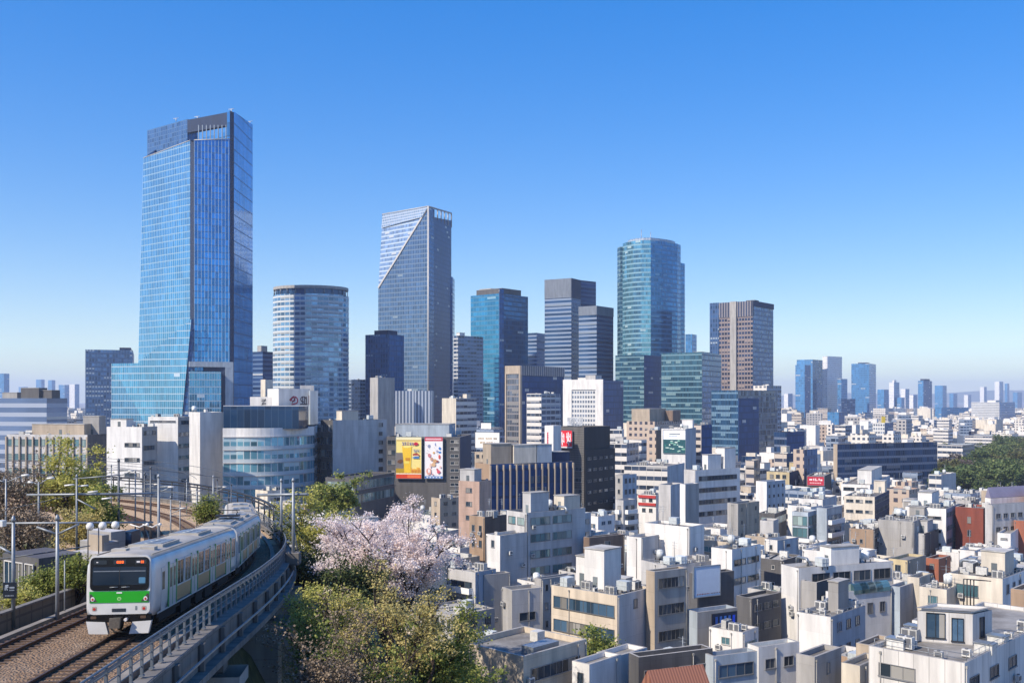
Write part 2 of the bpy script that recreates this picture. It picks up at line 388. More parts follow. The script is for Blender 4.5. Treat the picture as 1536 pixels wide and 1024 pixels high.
def face_detail(T, a, b, z0, z1, st, zvis, maxn=60):
    """windows, balconies or fins on one wall, from a (left) to b (right) seen from outside"""
    if not st: return
    a = Vector(a); b = Vector(b); L = (b - a).length; d = (b - a) / L; rz = math.atan2(d.y, d.x)
    k = st[0]; opt = st[-1] if isinstance(st[-1], dict) else {}; st = st[:-1] if opt else st
    g = opt.get('g', 'd'); fr = opt.get('fr', 'f'); tm = opt.get('top', 1.1); mg = opt.get('mg', .7); skip = opt.get('skip', 0)
    l0 = opt.get('l0', 0) * L; l1 = opt.get('l1', 1) * L
    def pt(u, z): return (a.x + d.x * u, a.y + d.y * u, z)
    near = min(a.y, b.y) < 175
    def win(w_, h_, mull, p, tt=T):
        o = at(tt, window_mesh(w_, h_, g, mull, fr, pane=not near), 'window', p, rz)
        if near: put('pane', pane_mesh(w_, h_, g), o)
    cnt = 0
    if k == 'fins':
        sp = st[1]; n = max(2, int(L / sp))
        m = MB(); m.box(-.18, .18, -.7, -.01, 0, z1 - z0 - .3, 0); me = m.mesh('fin', [WALLS[opt.get('m', 'lgrey')]])
        for i in range(n + 1): at(T, me, 'fin', pt(L * i / n, z0), rz)
        return
    fh = st[1]; ztop = z1 - tm; r = random.Random(int(a.x * 7 + a.y * 13) & 0xffff)
    fl = 0
    while fl == 0 or (ztop - fh > max(z0, zvis) - .5 and ztop - fh > z0 - .3):
        if k == 'band':
            wh = st[2]; n = opt.get('n', 1); W = (l1 - l0 - mg * (n + 1)) / n
            for i in range(n):
                if W > .5: win(W, wh, opt.get('mull', 1.4), pt(l0 + mg + i * (W + mg), ztop - wh))
                cnt += 1
        elif k == 'punch':
            ww, wh, gap = st[2:5]; n = int((l1 - l0 - 2 * mg + gap) / (ww + gap)); n = min(n, 14)
            if n > 0:
                tot = n * ww + (n - 1) * gap; u = l0 + (l1 - l0 - tot) / 2
                if opt.get('pair'): pass
                for i in range(n):
                    if skip and r.random() < skip: continue
                    win(ww, wh, opt.get('mull', 0), pt(u + i * (ww + gap), ztop - wh)); cnt += 1
        elif k == 'balc':
            W = l1 - l0 - 2 * mg
            if W > 1:
                win(W - .4, min(2.1, fh - .6), 1.8, pt(l0 + mg + .2, ztop - fh + .35))
                at(T, balcony_mesh(W), 'balcony', pt(l0 + mg, ztop - fh + .3), rz)
            cnt += 2
        ztop -= fh; fl += 1
        if cnt > maxn: break
# ------------------------------------------------------------------ roof equipment (shared meshes)
def unit_mesh(w, d, h, fans=1, name='ac_unit'):
    m = MB(); m.box(-w/2, w/2, -d/2, d/2, .12, h, 0); m.box(-w/2 + .06, w/2 - .06, -d/2 + .06, d/2 - .06, 0, .12, 1)
    for i in range(fans):
        x = -w/2 + w * (i + .5) / fans; m.cyl(x, 0, h + .002, h + .1, min(w / fans, d) * .38, 10, 2)
        m.box(x - w / fans * .36, x + w / fans * .36, -d/2 - .03, -d/2 - .004, .3, h - .12, 2)
    return m.mesh(name, [M_UNIT, M_DARK, plain('fan_grille', '#6a6c70', .6, .2)])
UNIT_MESH = [unit_mesh(.85, .38, .85), unit_mesh(1.7, .8, 1.35, 2), unit_mesh(2.5, 1.1, 1.6, 3)]
m = MB(); m.cyl(0, 0, .8, 2.2, .7, 14, 0); m.lathe(0, 0, [(.7, 2.2), (.45, 2.38), (.1, 2.45)], 14, 0)
for x in (-.6, .6):
    for y in (-.6, .6): m.box(x - .06, x + .06, y - .06, y + .06, 0, .8, 1)
TANK_ROUND = m.mesh('water_tank', [plain('tank_plastic', '#d6d8d4', .45, tint=.25), M_DARK])
m = MB(); m.box(-.95, .95, -.7, .7, .6, 1.95, 0); m.box(-1.0, 1.0, -.02, .02, .6, 1.95, 0); m.box(-1.0, 1.0, -.75, .75, 1.25, 1.31, 0)
for x in (-.8, .8):
    for y in (-.55, .55): m.box(x - .07, x + .07, y - .07, y + .07, 0, .6, 1)
TANK_BOX = m.mesh('water_tank', [plain('tank_panel', '#c9cfce', .45, tint=.3), M_DARK])
m = MB(); m.tube([(0, 0, 0), (0, 0, 4.2)], .05, 5)
for z, L in ((3.9, .9), (3.4, .7), (2.9, .5)): m.tube([(-L, 0, z), (L, 0, z)], .025, 4)
ANTENNA = m.mesh('antenna', [M_METAL])
m = MB(); m.tube([(0, 0, 0), (0, 0, .9), (.35, 0, 1.2), (2.6, 0, 1.2), (3.0, 0, .9), (3.0, 0, 0)], .28, 8)
DUCT = m.mesh('duct', [M_METAL])
m = MB(); m.box(-.9, .9, -.6, .6, 0, 1.0, 0); m.box(-1.0, 1.0, -.7, .7, 1.002, 1.12, 1)
HATCH = m.mesh('roof_hatch', [M_UNIT, M_METAL])
def rail_mesh(L):
    m = MB()
    for z in (.55, 1.05): m.tube([(0, 0, z), (L, 0, z)], .03, 4)
    n = max(2, int(L / 1.6))
    for i in range(n + 1): m.tube([(L * i / n, 0, 0), (L * i / n, 0, 1.05)], .03, 4)
    return m.mesh('roof_railing', [M_METAL])
COPING = plain('parapet_coping', '#a39d94', .7, .1, .25, 1.2, tint=.35)
PIPE = plain('drain_pipe', '#a8a59e', .5, .1, .15, tint=.4)
def wall_bits(T, a, b, z1, z0, r):
    """rain pipes, conduit and a few small outdoor units on a near wall"""
    a, b = Vector(a), Vector(b); L = (b - a).length; d = (b - a) / L; rz = math.atan2(d.y, d.x)
    if L < 3: return
    for k in range(r.choice([1, 1, 2])):
        u = r.choice([.25, L - .25, r.uniform(.5, L - .5)]); H = round(z1 - .3 - z0); key = ('pipe', H)
        if key not in WIN: m = MB(); m.tube([(0, -.09, 0), (0, -.09, H)], .055, 6); m.box(-.1, .1, -.2, -.01, H - .25, H); WIN[key] = m.mesh('downpipe', [PIPE])
        at(T, WIN[key], 'downpipe', (a.x + d.x * u, a.y + d.y * u, z1 - .3 - H), rz)
    for k in range(r.choice([0, 1, 2])):
        u = r.uniform(.8, L - .8); at(T, UNIT_MESH[0], 'ac_unit', (a.x + d.x * u + d.y * .42, a.y + d.y * u - d.x * .42, max(z0, z1 - r.uniform(3, 11))), rz)
def inset(poly, t):
    n = len(poly); L = []
    for i in range(n):
        a, b = Vector(poly[i]), Vector(poly[(i+1) % n]); d = (b - a).normalized(); nin = Vector((-d.y, d.x)); L.append((a + nin * t, d))
    out = []
    for i in range(n):
        p, d = L[i-1]; q, e = L[i]; cr = d.x * e.y - d.y * e.x
        out.append(p + d * (((q - p).x * e.y - (q - p).y * e.x) / cr) if abs(cr) > 1e-6 else q)
    return out
def roof_parts(T, poly, zt, wm, rm, par=.9, pt=.3):
    """parapet top, its inner side and the roof deck; returns deck height"""
    ins = inset(poly, pt); m = MB(); n = len(poly)
    for i in range(n):
        j = (i + 1) % n
        m.poly([(*poly[i], zt), (*poly[j], zt), (*ins[j], zt), (*ins[i], zt)], 2)
        m.wall(ins[j], ins[i], zt - par, zt, 0)
    m.poly([(*p, zt - par) for p in ins], 1)
    m.build('roof', [wm, rm, COPING], T); return zt - par
def clutter(T, poly, z, lvl, r, wall, pent=None, D=200):
    """penthouse, tanks, units, ducts, antennas on a four-cornered roof (left, near, right, back)"""
    PLv, PCv, PRv, PBv = [Vector(p) for p in poly]
    def q(u, v): return PCv + (PLv - PCv) * u + (PRv - PCv) * v
    Lu, Lv = (PLv - PCv).length, (PRv - PCv).length; rz = math.atan2(PCv.y - PLv.y, PCv.x - PLv.x)
    if min(Lu, Lv) < 4: return
    used = []
    def free(u, v, m): 
        return all(abs(u - a) * Lu > m + b or abs(v - c) * Lv > m + d for a, b, c, d in used)
    def pbox(u0, u1, v0, v1, h, wm, door=True):
        pts = [q(u1, v0), q(u0, v0), q(u0, v1), q(u1, v1)]
        m = MB(); m.prism([tuple(p) for p in pts], z, z + h, 0)
        P = m.build('penthouse', [wm], T)
        m = MB(); o = inset(pts, -.12); m.prism([tuple(p) for p in o], z + h + .003, z + h + .16, 0); P['_o'] = T['_o']; m.build('penthouse_roof', [ROOFS[1]], P)
        if door and D < 330:
            a, b = pts[0], pts[1]; L = (b - a).length
            if L > 2: at(P, DOOR, 'roof_door', (*(a + (b - a) * (.55)), z), rz)
        used.append(((u0+u1)/2, abs(u1-u0)/2*Lu, (v0+v1)/2, abs(v1-v0)/2*Lv))
    if pent:
        for p in pent: pbox(*p[:5], WALLS[p[5]] if len(p) > 5 else wall)
    elif pent is None and lvl >= 1 and min(Lu, Lv) > 5.5 and r.random() < .8:
        a, b = min(.45, (3 + r.random() * 3) / Lu), min(.45, (3 + r.random() * 3) / Lv); u0 = r.choice([.06, .94 - a, r.uniform(.1, .8 - a)]); v0 = r.choice([.94 - b, r.uniform(.1, .9 - b)])
        pbox(u0, u0 + a, v0, v0 + b, 2.6 + r.random() * 1.6, wall)
    n = int(lvl * (2.5 + min(Lu * Lv, 500) / (24 if D < 220 else 32)))
    n = min(int(n * 1.25), 38) if D <= 300 else min(n, 10)
    if D > 420: n = min(n, 4)
    for i in range(n):
        for tr in range(6):
            u, v = r.uniform(.10, .90), r.uniform(.10, .90)
            if free(u, v, 1.0): break
        else: continue
        p = q(u, v); k = r.random(); rr = rz + r.choice([0, 0, math.pi/2, math.pi])
        if k < .42: me, nm, sz = UNIT_MESH[0], 'ac_unit', .6
        elif k < .62: me, nm, sz = UNIT_MESH[1], 'ac_unit', 1.1
        elif k < .68: me, nm, sz = UNIT_MESH[2], 'ac_unit', 1.6
        elif k < .70: me, nm, sz = TANK_ROUND, 'water_tank', 1
        elif k < .82: me, nm, sz = TANK_BOX, 'water_tank', 1.2
        elif k < .88: me, nm, sz = DUCT, 'duct', .6
        elif k < .91: me, nm, sz = HATCH, 'roof_hatch', 1
        else: me, nm, sz = ANTENNA, 'antenna', .2
        used.append((u, sz, v, sz)); at(T, me, nm, (p.x, p.y, z), rr)
    if D < 300 and lvl > .5:
        for k in range(2):
            p, e = q(r.uniform(.1, .9), r.uniform(.05, .3)), q(r.uniform(.1, .9), r.uniform(.6, .95)); c_ = Vector((p.x, e.y)); m = MB(); m.tube([(*p, z + .16), (*(p.lerp(e, .5)), z + .18), (*e, z + .16)], r.choice([.05, .08, .12]), 5); m.build('roof_pipe', [r.choice([PIPE, M_DARK, M_METAL])], T)
    if lvl >= 1.5 and D < 260:
        for (u0, v0, u1, v1) in (((.97, .03, .03, .03)), ((.03, .03, .03, .97))):
            if r.random() < .55:
                a, b = q(u0, v0), q(u1, v1); at(T, rail_mesh((b - a).length), 'roof_railing', (a.x, a.y, z), math.atan2(b.y - a.y, b.x - a.x))
m = MB(); m.box(-.45, .45, -.05, -.004, 0, 2.0, 0); m.box(.3, .36, -.1, -.052, .95, 1.05, 1); DOOR = m.mesh('roof_door', [plain('steel_door', '#7d8587', .5, .2, tint=.4), M_DARK])
# ------------------------------------------------------------------ box building from photo measurements at a chosen distance
PLACED = []
def ray_len(P, d, k):
    den = d.x - k * d.y
    return (k * P.y - P.x) / den if abs(den) > 1e-6 else 999
def B(label, xl, xc, xr, yt, h=None, D=None, a=30, wall='white', ls=None, rs=None, roof=0, yb=None, cl=1.5, cat='building', name='office_building', par=.55, pent=None, maxL=95, wall_r=None, base=0.0, minr=6, group=None, blockh=True, bits=True):
    if D is None: D = (CAMZ - h) * F / (yt - HY)
    if D < 235 and a < 50: a = 44 + (a - 40) * .12
    zt = ZY(yt, D); A = R(a)
    C0 = P2(xc, D); dl = Vector((-math.cos(A), math.sin(A))); dr = Vector((math.sin(A), math.cos(A)))
    Ll = ray_len(C0, dl, (xl - CX) / F) if xl < xc else 0; Lr = ray_len(C0, dr, (xr - CX) / F) if xr > xc else 0
    if xl >= xc: Ll = minr + 6
    if xr <= xc: Lr = minr + 6
    if not (0 < Ll < maxL): Ll = min(maxL, max(minr, abs(Ll))) if Ll > 0 else maxL
    if not (0 < Lr < maxL): Lr = maxL if (Lr <= 0 or Lr > maxL) else Lr
    Ll = max(Ll, 2.0); Lr = max(Lr, minr)
    PLv, PRv = C0 + dl * Ll, C0 + dr * Lr; PBv = PLv + dr * Lr
    poly = [PLv, C0, PRv, PBv]; cen = (PLv + PRv) / 2
    T = thing(name, label, cat, (cen.x, cen.y, base), group)
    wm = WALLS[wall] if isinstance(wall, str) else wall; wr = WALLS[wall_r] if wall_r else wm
    yb = yb or min(1100, pix(0, D, zt - 11)[1]); zvis = ZY(yb, D) - 3.5
    m = MB(); mats = [wm, wr]; lf = ls and ls[0] == 'fac'; rf = rs and rs[0] == 'fac'
    if not lf: m.wall(PLv, C0, base, zt, 0)
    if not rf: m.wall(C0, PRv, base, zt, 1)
    m.wall(PRv, PBv, base, zt, 0); m.wall(PBv, PLv, base, zt, 0)
    m.build('wall', mats, T)
    for st, p, q in ((ls, PLv, C0), (rs, C0, PRv)):
        if st and st[0] == 'fac':
            k = MB(); k.wall(p, q, base, zt, 0, 0, zt - 400 if len(st) < 3 else zt - st[2]); k.build('curtain_wall', [MATS[st[1]]], T)
        else: face_detail(T, p, q, base, zt, st, zvis)
    dz = roof_parts(T, poly, zt, wm, ROOFS[roof], par)
    r = random.Random(int(xl * 31 + yt * 17))
    if D < 250 and bits:
        for p, q_ in ((PLv, C0), (C0, PRv)): wall_bits(T, p, q_, zt, max(base, zvis), r)
    if cl or pent: clutter(T, poly, dz, cl, r, wm, pent, D)
    PLACED.append(dict(poly=[tuple(p) for p in poly], x0=min(xl, xc), x1=max(xr, xc), yb=yb, D=D, c=cen, r=max(Ll, Lr) / 2 + 2, far=max(p.y for p in poly), label=label, yt=yt))
    return dict(T=T, PL=PLv, PC=C0, PR=PRv, PB=PBv, zt=zt, D=D, dz=dz, Ll=Ll, Lr=Lr, rz=math.atan2(-dl.y, -dl.x), rzr=math.atan2(dr.y, dr.x), q=lambda u, v: C0 + dl * (Ll * u) + dr * (Lr * v))
# ------------------------------------------------------------------ curtain walls
facade('az', (.10, .33, .53), (.25, .37, .45), (.34, .48, .56), 4.2, 2.1, .14, .15, .66, .06, .16, .0, (.55, .62, .66))
facade('az_deep', (.04, .25, .56), (.04, .15, .34), (.46, .58, .66), 4.2, 2.1, .14, .15, .70, .05, .3, .0, (.25, .40, .55))
facade('az_dark', (.08, .30, .60), (.03, .10, .22), (.11, .28, .50), 8.4, 3.0, .09, .04, .45, .08, .2, 0, spec=.2)
facade('az_louvre', (.08, .17, .32), (.12, .20, .32), (.06, .11, .20), 3.0, 2.6, .10, .22, .4, .2, .3, 0)
facade('podium', (.09, .31, .47), (.34, .44, .50), (.44, .52, .58), 4.4, 1.5, .15, .10, .7, .04, .2, .05, (.5, .6, .65))
facade('cyl', (.15, .28, .42), (.56, .58, .57), (.52, .56, .57), 3.9, 4.4, .36, .10, .55, .07, .5, .22, (.30, .33, .34), .55, 0)
facade('lattice', (.20, .30, .42), (.42, .47, .52), (.42, .47, .52), 2.6, 2.6, .35, .3, .3, .2, .25, 0)
facade('band_light', (.34, .45, .55), (.44, .51, .56), (.46, .52, .56), 4.2, 2.2, .30, .06, .6, .08, .3, .1)
facade('grid_mid', (.07, .14, .25), (.13, .18, .24), (.20, .27, .34), 4.2, 1.9, .24, .16, .6, .08, .3, .02, (.22, .28, .32))
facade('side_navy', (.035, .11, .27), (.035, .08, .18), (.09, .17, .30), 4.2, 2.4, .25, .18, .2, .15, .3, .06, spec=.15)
facade('navy_dots', (.06, .13, .26), (.045, .09, .19), (.06, .115, .22), 4.0, 2.4, .35, .35, .4, .12, .6, .28, (.36, .42, .46))
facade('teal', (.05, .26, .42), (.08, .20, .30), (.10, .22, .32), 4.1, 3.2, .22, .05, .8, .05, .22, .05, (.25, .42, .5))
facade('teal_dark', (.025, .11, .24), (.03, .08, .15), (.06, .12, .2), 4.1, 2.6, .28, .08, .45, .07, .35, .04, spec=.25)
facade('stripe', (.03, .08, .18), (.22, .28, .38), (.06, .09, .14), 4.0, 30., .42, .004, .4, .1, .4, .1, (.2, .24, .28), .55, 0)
facade('stripe_dim', (.02, .055, .15), (.10, .16, .27), (.06, .09, .14), 4.0, 30., .40, .004, .35, .12, .4, .04, spec=.2)  # darker stripe copy, shade of right-hand faces put into the colour
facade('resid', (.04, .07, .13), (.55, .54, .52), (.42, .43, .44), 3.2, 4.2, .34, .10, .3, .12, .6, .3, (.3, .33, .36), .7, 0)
facade('resid_dim', (.05, .085, .15), (.27, .32, .40), (.20, .25, .33), 3.2, 3.4, .36, .14, .35, .12, .6, .25, (.22, .27, .34))  # darker, bluer resid copy, mostly painted shade for right-hand faces
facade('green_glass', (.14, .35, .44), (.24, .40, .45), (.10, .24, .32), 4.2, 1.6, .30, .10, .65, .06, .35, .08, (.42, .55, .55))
facade('green_glass_r', (.05, .20, .38), (.06, .21, .38), (.05, .14, .26), 4.2, 1.6, .35, .12, .55, .07, .4, .1, (.14, .32, .46))  # green_glass darkened for the right half, shade put into its colour
facade('hstripe_teal', (.03, .10, .15), (.16, .27, .30), (.05, .12, .16), 4.1, 1.3, .26, .12, .4, .08, .4, .14, (.20, .30, .30))
facade('hstripe_navy', (.025, .08, .16), (.15, .25, .34), (.04, .09, .15), 4.1, 1.1, .26, .2, .4, .08, .5, .2, (.16, .26, .33))
facade('plain_navy', (.02, .065, .18), (.02, .055, .14), (.025, .06, .15), 4.1, 1.5, .2, .1, .0, .3, .2, .03, spec=.12)
facade('ripple', (.10, .13, .18), (.14, .16, .19), (.05, .08, .12), 3.6, 1.8, .22, .2, .45, .12, .8, .3, (.30, .28, .25), nrm=.06)
facade('brown_win', (.04, .06, .11), (.29, .225, .20), (.23, .19, .18), 3.9, 2.7, .40, .30, .3, .1, .6, .2, (.3, .24, .2))
facade('brown_rib', (.05, .07, .13), (.10, .11, .15), (.25, .225, .225), 60, 2.4, .003, .5, .2, .2, .3, 0)
facade('frame_brown', (.10, .12, .15), (.24, .22, .21), (.22, .20, .19), 3.8, 1.8, .22, .14, .4, .1, .5, .25, (.25, .24, .22))
facade('office_band', (.018, .045, .11), (.14, .17, .24), (.05, .08, .13), 4.0, 1.6, .30, .12, .15, .15, .5, .15, (.10, .12, .16), spec=.25)
facade('office_band_r', (.025, .05, .10), (.10, .13, .19), (.05, .07, .11), 4.0, 1.6, .30, .1, .4, .1, .5, .15, (.1, .13, .18))
facade('curve', (.20, .46, .58), (.46, .52, .54), (.50, .54, .54), 4.0, 2.1, .26, .13, .55, .06, .5, .35, (.42, .56, .60))
facade('pent_glass', (.02, .06, .13), (.02, .045, .09), (.05, .09, .15), 6.0, 2.2, .02, .05, .45, .08, .4, .05, (.12, .2, .24))
facade('fin_blue', (.10, .14, .22), (.20, .25, .33), (.42, .46, .52), 40., 2.0, .005, .42, .3, .2, .2, 0)
facade('fine_grid', (.16, .19, .24), (.60, .59, .56), (.60, .59, .56), 3.0, 1.9, .45, .32, .2, .2, .4, 0, sprough=.7, spmet=0)
facade('punch_white', (.06, .08, .12), (.66, .61, .54), (.66, .61, .54), 3.1, 3.2, .5, .45, .2, .12, .6, .3, (.3, .3, .3), .75, 0, nrm=0)
facade('punch_grey', (.05, .07, .11), (.40, .38, .36), (.40, .38, .36), 3.2, 3.6, .48, .4, .2, .12, .6, .3, (.25, .25, .26), .75, 0, nrm=0)
facade('punch_tan', (.06, .06, .08), (.46, .36, .28), (.46, .36, .28), 3.1, 3.0, .5, .48, .2, .12, .6, .3, (.3, .28, .25), .75, 0, nrm=0)
facade('band_white', (.05, .07, .11), (.64, .60, .54), (.5, .48, .45), 3.6, 3.0, .56, .05, .25, .12, .6, .3, (.3, .3, .3), .75, 0, nrm=0)
facade('band_beige', (.06, .07, .10), (.50, .43, .36), (.4, .36, .32), 3.4, 4.0, .55, .08, .25, .12, .6, .3, (.3, .28, .26), .75, 0, nrm=0)
facade('grey_band', (.14, .20, .31), (.37, .41, .48), (.2, .26, .36), 4.0, 30., .45, .004, .4, .12, .3, .1, spec=.3)
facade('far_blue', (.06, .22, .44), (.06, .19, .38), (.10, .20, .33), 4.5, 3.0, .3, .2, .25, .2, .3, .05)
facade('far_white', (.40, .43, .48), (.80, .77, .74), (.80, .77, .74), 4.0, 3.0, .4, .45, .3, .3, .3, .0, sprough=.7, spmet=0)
def poly3(T, name, mat, pts, uvw=None):
    """a flat many-cornered panel; u along the horizontal run, v up"""
    m = MB(); a = Vector(pts[0]); hd = max((Vector(p) - a for p in pts), key=lambda v: math.hypot(v.x, v.y)); hd = Vector((hd.x, hd.y, 0)).normalized()
    m.poly(pts, 0, [((Vector(p) - a).dot(hd), p[2]) for p in pts]); return m.build(name, [mat], T)
def W3(px, py, D): return (PX(px, D), D, ZY(py, D))
def wallp(T, name, mat, a, b, z0, z1, **k):
    m = MB(); m.wall(tuple(a), tuple(b), z0, z1, 0, v0=k.pop('v0', None), **k); return m.build(name, [mat], T)
def boxp(T, name, mats, poly, z0, z1):
    m = MB(); m.prism([tuple(p) for p in poly], z0, z1, 0, 1 if isinstance(mats, list) and len(mats) > 1 else None); return m.build(name, mats, T)
def slab(a, b, th):
    """footprint th deep behind the line a to b (as seen from outside)"""
    a, b = Vector(a), Vector(b); d = (b - a).normalized(); n = Vector((-d.y, d.x)) * th; return [a, b, b + n, a + n]
def placed(label, x0, x1, yt, yb, D, poly):
    c = sum((Vector(p) for p in poly), Vector((0, 0))) / len(poly)
    PLACED.append(dict(poly=[tuple(p) for p in poly], x0=x0, x1=x1, yb=yb, D=D, c=c, r=max((Vector(p) - c).length for p in poly), far=max(p[1] for p in poly), label=label, yt=yt))
# ------------------------------------------------------------------ tall blue glass tower at the left
p1, p2, p3, p4 = P2(203, 665), P2(288, 630), P2(349, 640), P2(379, 690); p5, p6 = Vector((-225, 725)), Vector((-243, 715))
p1t = P2(215, 665)
T = thing('glass_tower', 'tallest blue glass skyscraper with a slanted open crown and a leaning left edge', 'skyscraper', ((p1.x + p3.x) / 2, 670, 0))
zA, zB, zC = 210., 213., 216.
def ab(a, b, t): return a + (b - a) * t
e1 = ab(p1, p2, .965); e1t = ab(p1t, p2, .965); e2 = ab(p2, p3, .05); e3 = ab(p2, p3, .93); e4 = ab(p3, p4, .06)
wallp(T, 'curtain_wall', MATS['az'], p1, e1, 0, 0, a2=p1t, b2=e1t, za=zA, zb=zB - .2, v0=0)
wallp(T, 'corner_notch', WALLS['navy'], e1, e2, 0, zB - .5, a2=e1t, b2=e2)
wallp(T, 'curtain_wall', MATS['az_deep'], e2, e3, 0, 0, za=zB, zb=zC, v0=0)
wallp(T, 'corner_notch', WALLS['navy'], e3, e4, 0, 234)
wallp(T, 'curtain_wall', MATS['az_dark'], e4, p4, 0, 0, za=234.5, zb=239, v0=0)
m = MB(); m.wall(tuple(p4), tuple(p5), 0, 239, 0); m.wall(tuple(p5), tuple(p6), 0, 236, 0); m.wall(tuple(p6), tuple(p1), 0, 0, 0, a2=tuple(p6), b2=tuple(p1t), za=236, zb=210); m.build('curtain_wall', [MATS['az_dark']], T)
m = MB(); m.poly([(*p1t, zA), (*p2, zB - .4), (*p3, zC - .4), (*p4, zC), (*p5, zC), (*p6, zA)], 0); m.build('roof', [ROOFS[2]], T)
q1, q2 = P2(221, 692), P2(281, 664)
boxp(T, 'crown_screen', [MATS['az_louvre'], ROOFS[2]], slab(q1, q2, 8), 205, 235.5)
q3 = P2(345, 645); boxp(T, 'crown_beam', [WALLS['navy'], ROOFS[2]], slab(q2, q3, 3), 226.5, 235)
boxp(T, 'crown_screen', [MATS['az_louvre'], ROOFS[2]], slab(q2 + Vector((10, 26)), q3 + Vector((-3, 40)), 2), 205, 224)
boxp(T, 'crown_wall', [MATS['az_dark'], ROOFS[2]], [p3 + Vector((-4.5, 3)), e4 + Vector((-.6, 0)), p4 + Vector((-.6, -1)), p4 + Vector((-5, 0))], 210, 234)
for i in range(9):
    c = ab(P2(298, 646), P2(345, 646), i / 8); m = MB(); m.box(c.x - .2, c.x + .2, c.y - .5, c.y + .5, zB, 226.6, 0); m.build('crown_fin', [WALLS['blue']], T)
m = MB(); m.tube([(*p1t, zA), (*e1t, zB)], .28, 6); m.tube([(*e2, zB), (*e3, zC)], .28, 6); m.build('parapet_trim', [M_FRAMEW], T)
for px, D, zz in ((264, 668, 235.5), (296, 662, 235), (347, 645, 235), (375, 688, 239)):
    c = P2(px, D); m = MB(); m.tube([(c.x - 1.8, c.y, zz + 1.4), (c.x + 1.8, c.y, zz + 1.9)], .2, 5); m.tube([(c.x, c.y, zz - .5), (c.x, c.y, zz + 1.7)], .25, 6); m.build('cleaning_crane', [M_UNIT], T)
# podium with its slanted end
a0, b0, bt = P2(167, 648), P2(264, 628), P2(287, 627)
zp = ZY(545, 648)
poly3(T, 'podium_wall', MATS['podium'], [(*a0, 0), (*b0, 0), (*bt, 100), (*ab(a0, bt, .34), zp), (*a0, zp)])
poly3(T, 'slanted_wall', MATS['side_navy'], [(*b0, 0), (*(e2 + Vector((.3, -2))), 0), (*(e2 + Vector((.3, -1.5))), 100), (*bt, 100)])
m = MB(); m.wall((a0.x + 3, a0.y + 60), tuple(a0), 0, zp, 0); m.poly([(*a0, zp), (*ab(a0, bt, .34), zp), (*p1, zp), (a0.x + 3, a0.y + 60, zp)], 0); m.build('podium_side', [MATS['podium']], T)
g0, g1, g2, g3 = P2(284, 624), P2(333, 631), P2(338, 632), P2(350, 634)
boxp(T, 'portal', [WALLS['blue']], slab(g0, g3, 8), ZY(550, 625), ZY(542, 625)); boxp(T, 'portal', [WALLS['blue']], slab(g2, g3, 8), 0, ZY(550, 625) - .01)
boxp(T, 'entrance_block', [MATS['podium'], ROOFS[0]], slab(P2(284, 622), g1 - Vector((0, 2)), 5), 0, ZY(557, 625)); boxp(T, 'portal_recess', [WALLS['navy']], slab(P2(306, 630), g2 + Vector((0, .5)), 4), 0, ZY(550, 625) - .02)
placed('the tallest blue glass skyscraper', 165, 380, 170, 620, 622, [a0, g0, p4, p5, p6])
# ------------------------------------------------------------------ round tower
D = 770; cx, cy, rx, ry = PX(466.5, D + 24), D + 24, 29.8, 24.
T = thing('round_tower', 'round tower with pale window frames and a dark ring crown beside the tallest skyscraper', 'skyscraper', (cx, cy, 0))
N = 48; zt = ZY(440, D); m = MB(); u = 0
ell = lambda k, s=1.0: (cx + rx * s * math.cos(2 * math.pi * k / N), cy + ry * s * math.sin(2 * math.pi * k / N))
for k in range(N): u = m.wall(ell(k), ell(k + 1), 0, zt, 0, u, smooth=True)
m.build('curtain_wall', [MATS['cyl']], T)
m = MB()
for k in range(N): m.wall(ell(k, .93), ell(k + 1, .93), zt, zt + 4.5, 0)
m.poly([(*ell(k, .985), zt - .3) for k in range(N)], 0); m.build('crown_drum', [MATS['pent_glass']], T)
m = MB()
for k in range(N):
    m.wall(ell(k, .99), ell(k + 1, .99), zt + 4.4, zt + 6.6, 0); m.poly([(*ell(k, .99), zt + 6.6), (*ell(k+1, .99), zt + 6.6), (*ell(k+1, .9), zt + 6.6), (*ell(k, .9), zt + 6.6)], 0); m.poly([(*ell(k, .9), zt + 4.4), (*ell(k+1, .9), zt + 4.4), (*ell(k+1, .99), zt + 4.4), (*ell(k, .99), zt + 4.4)], 0)
m.poly([(*ell(k, .9), zt + 5) for k in range(N)], 0); m.build('crown_ring', [WALLS['grey']], T)
for k in range(0, N, 2):
    p = ell(k, .97); m = MB(); m.tube([(*p, zt), (*p, zt + 4.5)], .3, 5); m.build('crown_post', [M_FRAME], T)
placed('the round tower', 410, 523, 427, 600, 770, [(cx - rx, cy), (cx, cy - ry), (cx + rx, cy), (cx, cy + ry)])
# ------------------------------------------------------------------ tower with a diagonal facet
D0 = 900; A_ = W3(574, 322, 946); B_ = W3(643, 310, D0); C_ = W3(567.5, 432, 930); bl = P2(567, 930); br = P2(643, D0); rr = P2(677, 962)
T = thing('facet_tower', 'tall tower whose front is cut by a pale diagonal line below a lattice crown', 'skyscraper', ((bl.x + rr.x) / 2, 950, 0))
poly3(T, 'upper_facet', MATS['band_light'], [C_, B_, A_]); poly3(T, 'curtain_wall', MATS['grid_mid'], [(*bl, 0), (*br, 0), B_, C_])
va, vb, vc = Vector(A_), Vector(B_), Vector(C_); nf = Vector((-.2, -.95, .1)) * 1.2
la = va + nf; lb = vb + nf; lc = va + (vc - va) * .19 + nf; ld = vb + (vc - vb) * .13 + nf
poly3(T, 'crown_lattice', MATS['lattice'], [tuple(lc), tuple(ld), tuple(lb), tuple(la)])
